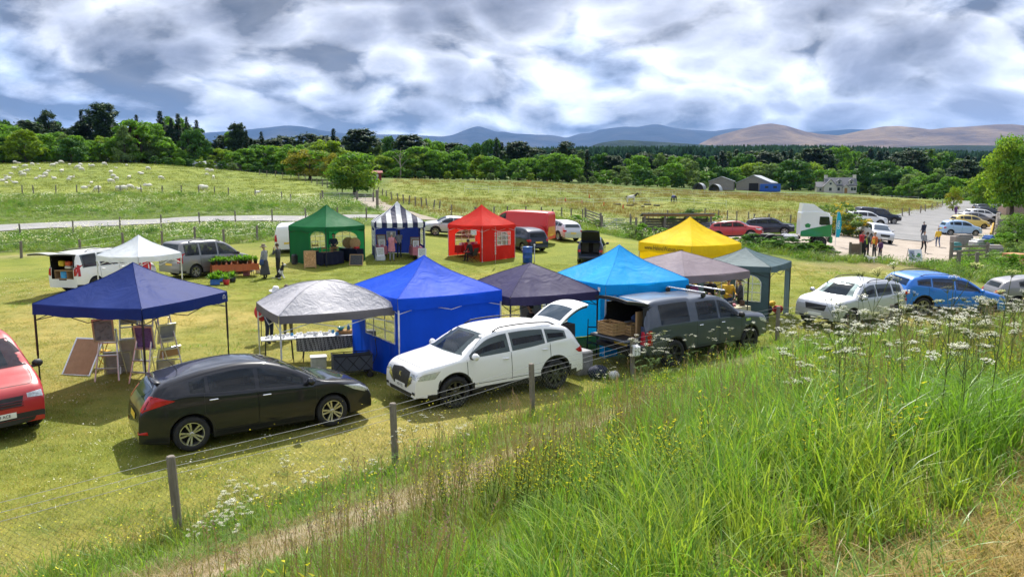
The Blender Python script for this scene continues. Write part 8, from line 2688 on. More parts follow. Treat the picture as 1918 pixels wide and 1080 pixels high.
for i, (a, b, Y) in enumerate(((1310,351,202),(1340,353,196))):
	p = on_ground(*at(a, b, Y).xy)
	t = thing('field_shelter', p, R(-30),['arched pale shelter farther left of the barns', 'arched pale shelter in front of the open barn'][i], 'shelter', 'arched field shelters'); t.scale = (.75,.75,.75)
	m = MB(); m.sheet(lambda u_, v_: (2.0 * math.cos(math.pi * u_) , -2 + 4 * v_, 2.3 * math.sin(math.pi * u_)),12,2); m.build('roof', M_tinroof, t)
	m = MB(); m._add([(2.0 * math.cos(math.pi * q / 12),2,2.3 * math.sin(math.pi * q / 12)) for q in range(13)],[tuple(range(13))]); m.build('back_wall', M_oldboard, t)
for i, (a, b) in enumerate(((384,319),(428,321))):
	p = on_ground(*at(a, b, 178).xy)
	t = thing('low_shed', p, R(-8),['pale roofed low shed at the edge of the sheep pasture, left one', 'pale roofed low shed at the edge of the sheep pasture, right one'][i], 'shed')
	gable(t, -2.4,2.4,-1.6,1.6,.9,1.5, M_oldboard, M_tinroof)
p = on_ground(*at(706,337,152).xy)
t = thing('red_shed', p, R(10), 'small dark red shed beside the gate hawthorn', 'shed')
gable(t, -.9,.9,-1.0,1.0,1.4,1.75, M_redshed, M_redshed)
m = MB(); m.box(-.3,.3,-1.05,-1.0,.1,1.2); m.build('door', M_wplast, t)
# timber shelter behind the yellow gazebo
p = gp(1275,446)
t = thing('timber_shelter', p, R(-6), 'open timber shelter with flat roof behind the yellow gazebo', 'shelter')
for x in (-3.6,-1.6,.6,2.9):
	m = MB(); m.box(x - .1, x + .1,-.1,.1,0,2.3); m.build('post', M_post, t)
	m = MB(); m.box(x - .1, x + .1,2.2,2.4,0,2.0); m.build('post', M_post, t)
m = MB(); m.X = Euler((R(-6),0,0)).to_matrix().to_4x4(); m.box(-3.9,3.3,-.5,2.8,2.36,2.46); m.build('roof', M_oldboard, t)
m = MB(); m.box(-3.8,3.2,-.16,-.06,2.20,2.40); m.build('beam', M_oak, t)
for i in range(7):
	m = MB(); m.box(-3.6,3.0,2.40,2.43,.1 + i * .26,.33 + i * .26); m.build('board', M_oldboard, t)
# right-hand garden: fence boards, wall, ruin, hut
M_stone = plain('stone', (.28,.25,.21),.95, var=.35, scale=5, bump=.9, bscale=14)
gA, gB = gp(1868,442), gp(1925,444)
t = empty('garden_fence', gA, math.atan2(gB.y - gA.y, gB.x - gA.x), 'dark weathered board fence round the garden on the right', 'fence')
L_ = (gB - gA).length; nb_ = int(L_ / .16)
m = MB(); m.box(-.072,.072,-.012,.012,-.1,1.75); bm_ = m.mesh('board', M_oldboard)
rb_ = random.Random(3)
for i in range(nb_ + 20): mobj('board', bm_, t, (i * .16, rb_.uniform(-.008,.008), rb_.uniform(-.06,.04)))
for z in (.35,1.35):
	m = MB(); m.box(-.1,(nb_ + 20) * .16,.014,.06, z, z + .09); m.build('rail', M_oldboard, t)
# stone wall along the road made of single stones
wpts = [gp(1868,440), gp(1868,420), gp(1870,404), gp(1872,392), gp(1876,384)]
t = empty('stone_wall', wpts[0],0, 'old dry stone wall running up beside the parked cars', 'wall')
stm = []
for q in range(4):
	rg2 = np.random.default_rng(q); m = MB(); m.rbox((0,0,0),(.62,.42,.30),.07)
	m.V = [v_ + Vector(rg2.uniform(-.035,.035,3)) for v_ in m.V]; stm.append(m.mesh('stone', M_stone))
ns = 0
for a, b in zip(wpts[:-1], wpts[1:]):
	L_ = (b - a).length; n = int(L_ / .62); hd_ = math.atan2(b.y - a.y, b.x - a.x)
	for k in range(n):
		for lv in range(4):
			if ns >= 290: break
			q = a.lerp(b, (k + (lv % 2) * .5) / n); ns += 1
			mobj('stone', stm[rb_.randrange(4)], t, Vector((q.x, q.y, g1(q.x, q.y))) - wpts[0] + Vector((0,0,.12 + lv * .28)),(rb_.uniform(-.06,.06), rb_.uniform(-.06,.06), hd_ + rb_.uniform(-.08,.08)))
p = on_ground(*at(1906,378,150).xy)
t = thing('stone_ruin', p, R(-12), 'pinkish stone outbuilding with broken gable at the far right', 'outbuilding')
m = MB(); m.prism([(-2.5,0),(2.8,0),(2.8,1.9),(1.6,2.3),(.8,2.2),(.1,3.2),(-.7,2.6),(-1.6,2.2),(-2.5,2.0)],-1.5,-1.1, 'Y'); m.build('wall', plain('pink_stone', (.30,.21,.17),.95, var=.3, bump=.8), t)
m = MB(); m.box(-2.5,-2.1,-1.1,2.5,0,1.9); m.box(2.4,2.8,-1.1,2.5,0,1.8); m.build('side_wall', plain('pink_stone', (.30,.21,.17)), t)
p = gp(1902,424)
t = thing('bird_hut', p, R(-20), 'little wooden hut on the garden lawn at the right', 'hut')
gable(t, -.45,.45,-.4,.4,.7,1.05, M_oldboard, M_oldboard, ov=.08, th=.04)
# yellow kerb rail in front of the garden wall, tank and clutter by the gate
a, b = gp(1855,446), gp(1864,410)
m = MB(); m.tube([a + Vector((0,0,.45)), b + Vector((0,0,.45))],.10,8)
o = m.build('timber_rail', timber('yellow_rail', (.42,.28,.05),.3)); tag(o, 'yellow brown timber rail edging the roadside parking', 'rail')
for i, (a, b, sx, sy, sz, mt, nm, lab) in enumerate(((1800,460,1.6,1.0,.9, M_oldboard, 'animal_pen', 'low boarded pen beside the gate at the right'),(1830,468,1.2,.9,.8, M_galv, 'water_trough', 'galvanised trough behind the rail gate'),(1850,462,1.0,.8,.9, M_bluebox, 'blue_bin', 'blue bin among the clutter right of the car park'),(1862,478,1.4,1.0,.7, M_oldboard, 'timber_stack', 'stack of old timber below the garden fence'),(1790,472,.8,.6,.7, plain('teal_bin', (.02,.16,.15),.5), 'teal_bin', 'teal bin beside the gatepost at the right'),(1905,500,1.5,1.2,.8, plain('orange_sacks', (.45,.20,.08),.8), 'sack_pile', 'pile of orange sacks at the right edge'))):
	m = MB(); m.rbox((0,0, sz / 2),(sx, sy, sz),.08); m.rbox((sx * .1,0, sz + .06),(sx * .8, sy * .9,.10),.03)
	o = one(nm, m, mt, gp(a, b), i * .4, lab, lab.split()[1] if False else nm.split('_')[-1])
# ================================================================== GRASS AND FLOWERS
G_blade = leafmat('grass_blade', (.1,.2,.03),.35,.42,.42, attr=True, spec=.35)
G_dry = leafmat('dry_grass', (.2,.15,.08),.3,.35,.7, attr=True, spec=.1)
def blades(name, n, hmin, hmax, w, spread, cols, seed, lean=(.1,.5), curl=.5, seg=4, mat=None, base=None):
	"""a tuft: n tapering, bending blades in one mesh with a colour per blade"""
	rg = np.random.default_rng(seed)
	a = rg.uniform(0,2 * np.pi, n); q = np.sqrt(rg.uniform(0,1, n)) * spread
	b0 = np.stack([np.cos(a) * q, np.sin(a) * q],-1) if base is None else base
	az = rg.uniform(0,2 * np.pi, n); h_ = rg.uniform(hmin, hmax, n); ln = rg.uniform(*lean, n); cu = rg.uniform(.2,1, n) * curl
	ww = w * rg.uniform(.6,1.3, n)
	tw = az + np.pi / 2 + rg.uniform(-.6,.6, n)
	V = np.zeros((n, seg + 1,2,3))
	for k in range(seg + 1):
		t = k / seg
		out_ = h_ * (ln * t + cu * t ** 2.6)
		z = h_ * (t - .35 * cu * t ** 3.2 - .1 * ln * t)
		cx_ = b0[:, 0] + np.cos(az) * out_; cy_ = b0[:, 1] + np.sin(az) * out_
		hw = ww * (1 - t ** 2.2) * .5 + .0004
		for s, sg in enumerate((-1,1)):
			V[:, k, s, 0] = cx_ + np.cos(tw) * hw * sg; V[:, k, s, 1] = cy_ + np.sin(tw) * hw * sg; V[:, k, s, 2] = z - .01
	nv = (seg + 1) * 2
	F = []
	base_i = np.arange(n)[:, None] * nv
	for k in range(seg):
		F.append(base_i + np.array([2 * k, 2 * k + 1,2 * k + 3,2 * k + 2])[None])
	F = np.stack(F, 1).reshape(-1,4)
	me = bpy.data.meshes.new(name); np_mesh(me, V.reshape(-1,3), F)
	cols = np.array(cols); ci = rg.integers(0, len(cols), n)
	c = cols[ci] * rg.uniform(.75,1.25,(n, 1))
	C = np.repeat(c, nv, 0)
	ca = me.color_attributes.new('Col', 'FLOAT_COLOR', 'POINT'); ca.data.foreach_set('color', np.concatenate([C, np.ones((len(C),1))],1).astype(np.float32).ravel())
	me.materials.append(mat or G_blade)
	me.polygons.foreach_set('use_smooth', np.ones(len(F), bool))
	return me
def add_col(me, c):
	ca = me.color_attributes.new('Col', 'FLOAT_COLOR', 'POINT'); n = len(me.vertices)
	ca.data.foreach_set('color', np.tile(np.array([*c, 1], np.float32), n))
GREEN = [(.165,.310,.036),(.135,.275,.036),(.215,.340,.042),(.120,.235,.036),(.260,.345,.055)]
YGREEN = [(.170,.215,.034),(.130,.195,.030),(.215,.225,.050),(.100,.165,.026)]
DRY = [(.40,.32,.19),(.34,.26,.16),(.28,.235,.11),(.19,.195,.06)]
LAWNC = [(.180,.235,.030),(.225,.250,.040),(.290,.265,.066),(.150,.220,.026),(.33,.285,.09)]
STRAW = [(.44,.33,.13),(.36,.26,.10),(.30,.25,.08),(.20,.21,.05),(.48,.37,.17)]
def unitrot(rg, n, tilt=.12):
	return np.stack([rg.normal(size=n) * tilt, rg.normal(size=n) * tilt, rg.uniform(0,6.28, n)],-1)
def sample(n, a0, a1, r0, r1, seed, power=2.0):
	"""points in a sector round the camera; power 2 = even density, less = denser nearby"""
	rg = np.random.default_rng(seed)
	a = np.radians(rg.uniform(a0, a1, n)); u_ = rg.uniform(0,1, n)
	r = (r0 ** power + u_ * (r1 ** power - r0 ** power)) ** (1 / power)
	return r * np.sin(a), r * np.cos(a), rg
def dT_(X, Y): return -.6 * X + .8 * Y + .35 * (vnoise(X, Y, .8,7) - .5)
def q_(X, Y): return 10.44 - (Y - X) * .7071
def do_scatter(name, X, Y, rg, protos, smin, smax, label, cat, tilt=.12, dz=-.01, zs=None, idx=None):
	n = len(X)
	P = np.stack([X, Y, gz(X, Y) + dz],-1)
	s = rg.uniform(smin, smax, n)
	S = np.stack([s, s, s * (zs if zs is not None else rg.uniform(.85,1.15, n))],-1)
	return scatter(name, P, unitrot(rg, n, tilt), S, rg.integers(0, len(protos), n) if idx is None else idx, protos, label, cat)
# --- grass built blade by blade (one mesh)
def blade_field(name, X, Y, h_, w, cols, seed, lean, curl, seg, mat, label):
	rg = np.random.default_rng(seed); n = len(X)
	Z = gz(X, Y) - .01
	wind = 2.6 + .9 * vnoise(X, Y, 3.0,71)
	az = np.where(rg.uniform(0,1, n) < .22, wind + rg.normal(size=n) * .9, rg.uniform(0,6.283, n))
	ln = rg.uniform(*lean, n); cu = rg.uniform(.15,1, n) * curl
	tw = az + np.pi / 2 + rg.uniform(-.7,.7, n)
	V = np.zeros((n, seg + 1,2,3), np.float32)
	for k in range(seg + 1):
		t = k / seg
		o_ = h_ * (ln * t + cu * t ** 2.6); hw = w * (1 - t ** 2.4) * .5 + .0004
		cx_ = X + np.cos(az) * o_; cy_ = Y + np.sin(az) * o_; z = Z + h_ * (t - .38 * cu * t ** 3.2 - .1 * ln * t)
		for q, sg in enumerate((-1,1)):
			V[:, k, q, 0] = cx_ + np.cos(tw) * hw * sg; V[:, k, q, 1] = cy_ + np.sin(tw) * hw * sg; V[:, k, q, 2] = z
	nv = (seg + 1) * 2
	bi = np.arange(n)[:, None] * nv
	F = np.stack([bi + np.array([2 * k, 2 * k + 1,2 * k + 3,2 * k + 2])[None] for k in range(seg)],1).reshape(-1,4)
	me = bpy.data.meshes.new(name); np_mesh(me, V.reshape(-1,3), F)
	C = np.repeat(np.asarray(cols), nv, 0)
	ca = me.color_attributes.new('Col', 'FLOAT_COLOR', 'POINT'); ca.data.foreach_set('color', np.concatenate([C, np.ones((len(C),1))],1).astype(np.float32).ravel())
	me.materials.append(mat)
	me.polygons.foreach_set('use_smooth', np.ones(len(F), bool))
	return tag(mobj(name, me), label, 'grass', kind='stuff')
def pick(cols, X, Y, rg, seed, amp=.3):
	"""blade colours: patches of one hue with odd blades between"""
	cols = np.array(cols); k = len(cols)
	f = np.clip(vnoise(X, Y, 1.1, seed) * 1.3 - .15 + rg.normal(size=len(X)) * .22,0,.999) * k
	return cols[f.astype(int)] * rg.uniform(1 - amp, 1 + amp, (len(X),1))
def tufts(n, per, a0, a1, r0, r1, seed, power, spread):
	X, Y, rg = sample(n, a0, a1, r0, r1, seed, power)
	X = np.repeat(X, per) + rg.normal(size=n * per) * spread; Y = np.repeat(Y, per) + rg.normal(size=n * per) * spread
	return X, Y, rg, np.repeat(rg.uniform(0,1, n), per)
def lush_edge(Y): return np.interp(Y, [0,4.3,8.7,12.5,16.5,22,26,40],[-1.2,-.8,-.1,1.5,4.6,10.2,14.5,32])
# lush tall grass on the bank
X, Y, rg, tr = tufts(6200,22,-36,47,2.3,31,1,1.05,.07)
bt, br, brf = bank_t(X, Y)
keep = (bt < .93) & (dT_(X, Y) > 1.85) & (X > lush_edge(Y) + 1.1 * (vnoise(X, Y, 1.4,3) - .5))
X, Y, tr, br = X[keep], Y[keep], tr[keep], br[keep]
edge_ = np.clip((X - lush_edge(Y)) / 1.6,.35,1) * np.clip((dT_(X, Y) - 1.5) / .9,.3,1)
h_ = rg.uniform(.40,.76, len(X)) * (.7 + .5 * tr) * edge_ * np.clip((1.0 - bank_t(X, Y)[0]) / .22,.45,1) * (.75 + .5 * vnoise(X, Y, 2.5,17))
w_ = rg.uniform(.0055,.0105, len(X)) * (.9 + .055 * br)
blade_field('tall_grass', X, Y, h_, w_, pick(GREEN, X, Y, rg, 18),5,(.02,.26),.62,4, G_blade, 'lush tall green grass covering the bank in the foreground')
# shorter mixed grass on the left of the bank
X, Y, rg, tr = tufts(5200,14,-42,20,2.6,19,2,1.25,.09)
bt, br, brf = bank_t(X, Y)
qq = q_(X, Y)
keep = (bt < .99) & (X < lush_edge(Y) + .5) & (rg.uniform(0,1, len(X)) < np.clip((abs(qq - 2.9 - .3 * (vnoise(X, Y, 1.5,91) - .5)) - .75) / .5,.015,1))
X, Y, tr, br = X[keep], Y[keep], tr[keep], br[keep]
h_ = rg.uniform(.14,.36, len(X)) * (.6 + .7 * tr) * np.clip((abs(q_(X, Y) - 2.9) - .3) / 2.4,.2,1)
blade_field('bank_grass', X, Y, h_, rg.uniform(.004,.008, len(X)) * (.9 + .05 * br), pick(YGREEN[:2] + GREEN + YGREEN[:1], X, Y, rg, 19),6,(.05,.6),.6,3, G_blade, 'shorter mixed grass on the left part of the bank')
# rough grass along the fence line
X, Y, rg, tr = tufts(4200,14,-42,46,6.5,34,3,1.5,.09)
bt = bank_t(X, Y)[0]; br = np.hypot(X, Y)
dF = seg_dist(X, Y, FENCE[1:13])
keep = (dF < 1.5) & ~((bt > 1.0) & (dF > .25 + .5 * vnoise(X, Y, 1.1,8))) & (rg.uniform(0,1, len(X)) < np.clip(1.35 - dF * .55,.1,1))
X, Y, tr, br = X[keep], Y[keep], tr[keep], br[keep]
h_ = rg.uniform(.14,.38, len(X)) * (.6 + .7 * tr) * (.6 + .7 * vnoise(X, Y, 2.0,27))
blade_field('rough_grass', X, Y, h_, rg.uniform(.004,.008, len(X)) * (.9 + .05 * br), pick(GREEN + YGREEN[:2], X, Y, rg, 20),7,(.05,.5),.5,3, G_blade, 'rough meadow grass along the foot of the near fence')
# --- thin dry grass on the worn strip
def seedgrass(seed, n=9, h0=.45, h1=.85, col_=(.22,.145,.12), stem=(.19,.17,.07)):
	rg = np.random.default_rng(seed); m = MB(); cols = []
	def addc(c, k0): cols.extend([c] * (len(m.V) - k0))
	for i in range(n):
		a = rg.uniform(0,6.28); q = rg.uniform(0,.14); h_ = rg.uniform(h0, h1); ln = rg.uniform(.02,.16)
		b = Vector((math.cos(a) * q, math.sin(a) * q, 0)); d = Vector((math.cos(a * 2.3) * ln * h_, math.sin(a * 2.3) * ln * h_, h_))
		k0 = len(m.V)
		s = Vector((-d.y, d.x, 0)).normalized() * .0016 if d.x or d.y else Vector((.0016,0,0))
		top = b + d
		m._add([b - s, b + s, top + s, top - s],[(0,1,2,3)]); addc(stem, k0)
		k0 = len(m.V)
		hl = rg.uniform(.08,.15)
		for j in range(7):
			p = top + d.normalized() * (hl * (j / 6 - .75)); w = .010 * math.sin(math.pi * (j + 1) / 8) + .002
			an = rg.uniform(0,6.28); e = Vector((math.cos(an), math.sin(an),.6)) * w
			f = Vector((-math.sin(an), math.cos(an),.2)) * .006
			m._add([p - f, p + e * .6 + f * .2, p + e * 1.6 + Vector((0,0,.012)), p + f],[(0,1,2,3)])
		addc(tuple(np.array(col_) * rg.uniform(.8,1.3)), k0)
	me = m.mesh('seed_grass', G_dry)
	ca = me.color_attributes.new('Col', 'FLOAT_COLOR', 'POINT'); ca.data.foreach_set('color', np.array([(*c, 1) for c in cols], np.float32).ravel())
	return me
seedp = [seedgrass(s) for s in range(5)]
dryp = [blades('dry_tuft', 26,.03,.11,.005,.16, DRY + DRY[:2] + YGREEN[:1], s, (.1,.9),.6,3, G_dry) for s in range(40,44)]
X, Y, rg = sample(7000,-38,25,5.0,18,3,1.5)
qq = q_(X, Y)
keep = (abs(qq - 2.9) < 1.05 + .5 * (vnoise(X, Y, 1.2,15) - .5)) & (bank_t(X, Y)[0] < 1) & (Y < 16)
X, Y = X[keep], Y[keep]
do_scatter('dry_grass_strip', X, Y, rg, dryp, .8,1.3, 'thin brownish dry grass along the worn strip above the near fence', 'grass')
X, Y, rg = sample(4200,-38,46,3.2,32,4,1.2)
bt = bank_t(X, Y)[0]
keep = (bt < .99) & (dT_(X, Y) > 2.1) & (vnoise(X, Y, 2.2,21) > .38) & (abs(q_(X, Y) - 2.9) > 1.3) & (X > lush_edge(Y) - .6)
X, Y = X[keep], Y[keep]
do_scatter('seed_grass', X, Y, rg, seedp, .8,1.25, 'feathery purplish grass seed heads standing above the bank', 'grass')
# --- cut straw-coloured turf where the camera stands
straw = [blades('cut_turf_tuft', 150,.018,.060,.004,.16, STRAW, s, (.2,1.4),.6,2, G_dry) for s in range(50,55)]
X, Y, rg = sample(5200,-25,48,1.6,12,5,1.6)
keep = (dT_(X, Y) < 2.15)
X, Y = X[keep], Y[keep]
do_scatter('cut_turf', X, Y, rg, straw, .8,1.3, 'short straw coloured mown turf at the bottom right', 'grass', .05)
sparse = [blades('edge_tuft', 14,.06,.26,.006,.12, GREEN + STRAW[:2], s, (.2,.9),.8,4) for s in range(56,60)]
X, Y, rg = sample(2600,-25,48,2.0,12,6,1.6)
keep = (abs(dT_(X, Y) - 1.8) < .55)
X, Y = X[keep], Y[keep]
do_scatter('turf_edge_grass', X, Y, rg, sparse, .7,1.2, 'ragged grass along the edge of the mown turf', 'grass')
# --- the mown field: very short blades
lawnp = [blades('lawn_patch', 260,.018,.055,.0065,.42, LAWNC[:4], s, (.1,1.0),.5,1) for s in range(60,64)] + [blades('lawn_patch', 240,.015,.05,.0065,.42, LAWNC[2:] + STRAW[:2], s, (.1,1.0),.5,1) for s in range(64,67)]
X, Y, rg = sample(12000,-38,38,8.5,46,7,1.45)
keep = (sdist(X, Y, LAWN) < .3)
X, Y = X[keep], Y[keep]
dry_ = np.clip(.38 - .30 * np.clip((Y - 24) / 14,0,1) * np.clip((X + 12) / 8,.3,1) + (vnoise(X, Y, 7,3) - .5) * 1.2 + (vnoise(X, Y, 2.6,4) - .5) * .7,0,1)
idx = np.where(rg.uniform(0,1, len(X)) < dry_ * .8, rg.integers(4,7, len(X)), rg.integers(0,4, len(X)))
do_scatter('mown_grass', X, Y, rg, lawnp, .85,1.4, 'short mown yellowish green grass of the fair field', 'grass', .04, idx=idx)
tuftp = [blades('lawn_tuft', 40,.04,.10,.006,.16, GREEN, s, (.2,1.0),.6,2) for s in range(70,73)]
X, Y, rg = sample(2600,-38,38,9,44,8,1.5)
keep = (sdist(X, Y, LAWN) < 0) & (vnoise(X, Y, 1.8,31) > .72)
X, Y = X[keep], Y[keep]
do_scatter('green_tufts', X, Y, rg, tuftp, .8,1.6, 'greener tufts scattered in the mown field', 'grass')
# small white clover flowers in the mown field
M_wflow = leafmat('white_petal', (.74,.72,.62),.1,.3)
M_yflow = leafmat('yellow_petal', (.70,.64,.06),.2,.35)
def dots(seed, n, spread, z0, z1, s_, mat):
	rg = np.random.default_rng(seed)
	C = np.stack([rg.normal(size=n) * spread, rg.normal(size=n) * spread, rg.uniform(z0, z1, n)],-1)
	N = np.stack([rg.normal(size=n) * .4, rg.normal(size=n) * .4, np.ones(n)],-1)
	return leaves_mesh('flower_dots', C, N, rg.uniform(.7,1.3, n) * s_, mat, 1.0, seed)
clov = [dots(s, 9,.3,.03,.06,.020, M_wflow) for s in (1,2)]
X, Y, rg = sample(2600,-38,38,9,50,9,1.6)
keep = (sdist(X, Y, LAWN) < -.5) & (vnoise(X, Y, 5,33) > .5)
X, Y = X[keep], Y[keep]
do_scatter('clover_flowers', X, Y, rg, clov, .7,1.4, 'tiny white clover flowers dotted over the mown field', 'flowers')
# --- yellow rattle and buttercups on the bank
def rattle(seed):
	rg = np.random.default_rng(seed); m = MB(); m.m = 0
	k = 3
	for i in range(k):
		a = rg.uniform(0,6.28); q = rg.uniform(0,.08); h_ = rg.uniform(.32,.58)
		b = Vector((math.cos(a) * q, math.sin(a) * q, 0)); t_ = b + Vector((rg.normal() * .05, rg.normal() * .05, h_))
		m.m = 0; m.tube([b, t_],[.003,.002],3, False)
		for j in range(10):
			p = b.lerp(t_, .3 + .7 * j / 9); an = j * 2.4 + i
			d = Vector((math.cos(an), math.sin(an),.5)); s = Vector((-math.sin(an), math.cos(an),0)) * .008
			m.m = 1; L = .034 * (1.25 - j / 14)
			m._add([p, p + d * L * .5 + s, p + d * L, p + d * L * .5 - s],[(0,1,2,3)])
			if j > 4:
				m.m = 2; e = Vector((math.cos(an + 1), math.sin(an + 1),.7)) * .016; p2 = p + Vector((0,0,.012))
				m._add([p2 - s * .7, p2 + e, p2 + s * .7 + e * 1.4, p2 + s],[(0,1,2,3)])
	return m.mesh('yellow_rattle', [leafmat('rattle_stem', (.10,.14,.03),.2,.2), leafmat('rattle_leaf', (.13,.20,.03),.3,.4), M_yflow])
ratt = [rattle(s) for s in range(4)]
X, Y, rg = sample(2300,-34,40,2.8,16,10,1.2)
bt = bank_t(X, Y)[0]
keep = (bt < .96) & (dT_(X, Y) > 2.0) & (vnoise(X, Y, 1.7,41) > .60) & ((q_(X, Y) > 4.2) | (X > lush_edge(Y)))
X, Y = X[keep], Y[keep]
do_scatter('yellow_rattle', X, Y, rg, ratt, .9,1.35, 'yellow rattle flowers among the tall grass of the bank', 'flowers')
butt = [dots(s + 5,5,.15,.25,.5,.026, M_yflow) for s in (1,2)]
X, Y, rg = sample(900,-38,30,6,24,11,1.4)
keep = seg_dist(X, Y, FENCE[1:13]) < 2.2
X, Y = X[keep], Y[keep]
do_scatter('buttercups', X, Y, rg, butt, .8,1.2, 'small yellow buttercups along the near fence', 'flowers')
# --- cow parsley
M_umbel = leafmat('umbel_white', (.85,.84,.74),.08,.35); M_pstem = leafmat('parsley_stem', (.11,.14,.05),.3,.1); M_pleaf = leafmat('parsley_leaf', (.10,.19,.03),.3,.4)
def parsley(seed, h_=1.0, nb=6):
	rg = np.random.default_rng(seed)
	st = MB(); fl = MB(); lf = MB()
	sway = Vector((rg.normal() * .08, rg.normal() * .08,0))
	def axis(t): return sway * t * t * h_ + Vector((0,0, h_ * t))
	st.tube([axis(k / 5) for k in range(6)],[.0045,.0042,.004,.0034,.0028,.002],4, False)
	def umbel(c, r_):
		up = Vector((rg.normal() * .18, rg.normal() * .18,1)).normalized(); a0 = up.orthogonal().normalized(); b0 = up.cross(a0)
		for i in range(11):
			an = i * 2.4; q = r_ * math.sqrt((i + .3) / 11)
			p = c + (a0 * math.cos(an) + b0 * math.sin(an)) * q + up * (.25 * r_ - .18 * q * q / r_)
			st.tube([c - up * r_ * .45, p],[.0016,.001],3, False)
			for j in range(6):
				e = p + (a0 * math.cos(j * 1.05) + b0 * math.sin(j * 1.05)) * r_ * .14 + up * rg.uniform(-.004,.006)
				w = r_ * .085
				x_ = (a0 * math.cos(j) + b0 * math.sin(j)) * w; y_ = (up.cross(x_)).normalized() * w
				fl._add([e - x_, e - y_ * .9, e + x_, e + y_ * .9],[(0,1,2,3)])
	umbel(axis(1.0),.055 * rg.uniform(.85,1.2))
	for i in range(nb):
		t = rg.uniform(.42,.86); a = i * 2.2 + rg.uniform(-.4,.4); L = rg.uniform(.20,.40) * h_ * (1.15 - t * .5)
		b = axis(t); e = b + Vector((math.cos(a) * L * .55, math.sin(a) * L * .55, L * .85))
		md = b.lerp(e, .5) + Vector((math.cos(a), math.sin(a),0)) * L * .06
		st.tube([b, md, e],[.0024,.002,.0015],4, False)
		umbel(e, rg.uniform(.035,.06))
		if rg.random() < .6:
			e2 = md + Vector((math.cos(a + 1.2) * L * .3, math.sin(a + 1.2) * L * .3, L * .42)); st.tube([md, e2],[.0025,.0015],3, False); umbel(e2, rg.uniform(.028,.045))
	for i in range(7):
		t = rg.uniform(.03,.55); a = rg.uniform(0,6.28); L = rg.uniform(.15,.30); b = axis(t)
		for j in range(9):
			f = (j + 1) / 9; p = b + Vector((math.cos(a) * L * f, math.sin(a) * L * f, .07 * math.sin(f * 2)))
			for s in (-1,1):
				d = Vector((math.cos(a + s * 1.1), math.sin(a + s * 1.1),.1)) * (.075 * (1.15 - f)); w = Vector((math.cos(a), math.sin(a),0)) * .011
				lf._add([p, p + d * .5 + w, p + d, p + d * .5 - w],[(0,1,2,3)])
	return st.mesh('stem', M_pstem), fl.mesh('flower_heads', M_umbel), lf.mesh('leaves', M_pleaf)
PSL = [parsley(s, 1.0,5 + s % 3) for s in range(7)]
rp = random.Random(77)
CP = []     # picture column, distance, height
for i in range(64): CP.append((rp.uniform(1470,1935), rp.uniform(7.5,21), rp.uniform(.75,1.15)))
for i in range(9): CP.append((rp.uniform(1520,1915), rp.uniform(5.6,8.5), rp.uniform(1.0,1.3)))
CP += [(1640,6.6,1.62),(1712,7.2,1.66),(1790,6.4,1.5),(1585,7.8,1.4),(1880,6.0,1.5)]
CP += [(1193,16.6,1.15),(1206,16.2,1.30),(1222,16.8,1.25),(1236,16.4,1.2),(1256,17.2,1.0),(1300,18.5,.95),(1340,19.2,.95),(1375,19.5,.9),(1410,20.3,.95),(1440,20.8,.9)]
CPL = [(388,9.2,.62),(402,9.6,.70),(430,9.4,.66),(446,9.8,.6),(395,8.6,.55),(415,8.4,.60),(436,8.5,.55),(360,8.3,.5),(505,11.2,.6),(520,11.4,.66),(545,10.4,.55),(560,10.1,.55),(588,10.2,.6),(470,9.2,.6),(635,11.0,.55),(730,12.0,.75),(752,12.2,.7),(770,13.3,.65),(800,13.2,.7),(830,13.5,.6),(680,10.6,.5),(860,11.8,.6),(700,10.2,.5),(1135,17.2,.55),(1120,17.0,.5),(1150,17.6,.55),(330,7.8,.5),(372,7.9,.55),(410,7.6,.5)]
cntp = {}
for j, (px, Y, hh) in enumerate(sorted(CP + CPL)):
	X = (px - CX) / FPX * Y
	p = on_ground(X, Y)
	where = 'by the near fence on the left' if px < 700 else ('by the near fence in the middle' if px < 1180 else ('in front of the dark pickup' if px < 1480 else ('in front of the silver SUV' if px < 1690 else 'in front of the blue SUV')))
	size = 'tall' if hh > 1.3 else ('short' if hh < .7 else 'leafy')
	k_ = (size, where); cntp[k_] = cntp.get(k_, 0) + 1
	t = empty('cow_parsley_plant', p, rp.uniform(0,6.28), '%s white cow parsley %s, %s from the left' % (size, where, ORD[min(cntp[k_] - 1,39)]), 'wildflower', 'cow parsley on the bank')
	s_, f_, l_ = PSL[rp.randrange(7)]
	t.scale = (hh, hh, hh) if hh < 1 else (1,1, hh)
	mobj('stem', s_, t); mobj('flower_heads', f_, t)['kind'] = 'stuff'; mobj('leaves', l_, t)
# --- verges, pastures and meadow beyond the stalls
verge = [blades('verge_tuft', 60,.35,.85,.020,.55, GREEN + YGREEN, s, (.1,.6),.6,3) for s in range(80,84)]
def zone_mask(X, Y):
	return (sdist(X, Y, LAWN) > .3) & (seg_dist(X, Y, LANE) > 3.7) & (seg_dist(X, Y, TRACK) > 1.9) & (sdist(X, Y, CARPARK) > .5) & (seg_dist(X, Y, ROADR) > 4.8)
X, Y, rg = sample(18000,-38,38,36,112,12,1.6)
keep = zone_mask(X, Y) & (sdist(X, Y, SHEEPF) > -.5) & (sdist(X, Y, HORSEF) > -1.0)
X, Y = X[keep], Y[keep]
dl_ = np.clip((seg_dist(X, Y, LANE) - 3.5) / 22,.0,1)
do_scatter('verge_grass', X, Y, rg, verge, .45,.95, 'rank green grass and weeds along the lane and field edges', 'grass', zs=.38 + .62 * np.where(X < -4, dl_, .8))
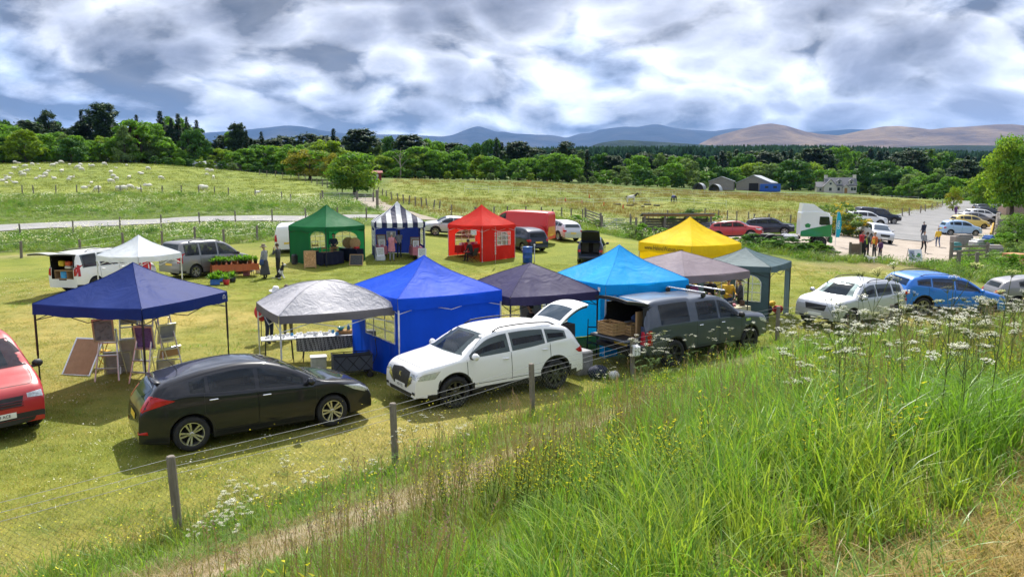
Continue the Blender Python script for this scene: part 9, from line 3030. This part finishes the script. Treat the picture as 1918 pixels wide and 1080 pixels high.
vleaf = [leaves_mesh('weed_clump', *(lambda rg: (np.stack([rg.normal(size=160) * .35, rg.normal(size=160) * .35, rg.uniform(.05,.75,160)],-1), rg.normal(size=(160,3)) + np.array([0,0,.8]), rg.uniform(.06,.14,160)))(np.random.default_rng(s)),[L_mid, L_grey, L_dark][s % 3],.6, s) for s in range(3)]
X, Y, rg = sample(5200,-38,38,40,112,13,1.6)
keep = zone_mask(X, Y) & (sdist(X, Y, SHEEPF) > .5) & (sdist(X, Y, HORSEF) > .5) & (vnoise(X, Y, 6,51) > .45) & (seg_dist(X, Y, LANE) > 7)
X, Y = X[keep], Y[keep]
do_scatter('verge_weeds', X, Y, rg, vleaf, .4,.9, 'leafy nettles and docks in the verges', 'weeds')
umb = [dots(s + 20,18,.38,.60,.95,.075, M_umbel) for s in range(3)]
X, Y, rg = sample(3200,-38,30,44,112,14,1.6)
keep = zone_mask(X, Y) & (sdist(X, Y, SHEEPF) > 0) & (sdist(X, Y, HORSEF) > -2) & (vnoise(X, Y, 8,61) > .54) & (seg_dist(X, Y, LANE) > 6)
X, Y = X[keep], Y[keep]
do_scatter('far_cow_parsley', X, Y, rg, umb, .6,1.1, 'white cow parsley blossom scattered through the verges', 'flowers')
past = [blades('pasture_tuft', 50,.10,.32,.030,.8,[(.165,.205,.034),(.185,.21,.040),(.15,.195,.03)], s, (.1,.7),.5,2) for s in range(90,93)] + [blades('meadow_tuft', 50,.25,.6,.022,.8,[(.22,.16,.06),(.20,.18,.05),(.25,.19,.09)], s, (.1,.5),.4,2, G_dry) for s in range(93,95)]
X, Y, rg = sample(9000,-38,38,80,215,15,1.7)
ins = (sdist(X, Y, SHEEPF) < 0); inh = (sdist(X, Y, HORSEF) < 0)
keep = ins | inh
nz = vnoise(X, Y, 14,5)
idx = np.where(inh & ((nz > .50) | (Y > 160)) & (rg.uniform(0,1, len(X)) < .6), rg.integers(3,5, len(X)), rg.integers(0,3, len(X)))
X, Y, idx = X[keep], Y[keep], idx[keep]
do_scatter('pasture_grass', X, Y, rg, past, .8,1.4, 'uneven grass of the sheep pasture and horse paddock', 'grass', idx=idx)
# ================================================================== HAZE
hz = MB(); hz.box(-15700,15700,-15700,15700,-4.3,1320)
hm, nt, out = newmat('haze_air')
pv = nt.add('ShaderNodeVolumePrincipled')
pv.inputs['Color'].default_value = (.24,.50,1.0,1)
pv.inputs['Density'].default_value = 3.3e-5
pv.inputs['Anisotropy'].default_value = 0.1
nt.link(pv.outputs[0], out.inputs['Volume'])
haze = hz.build('haze', hm)
tag(haze, kind='stuff')
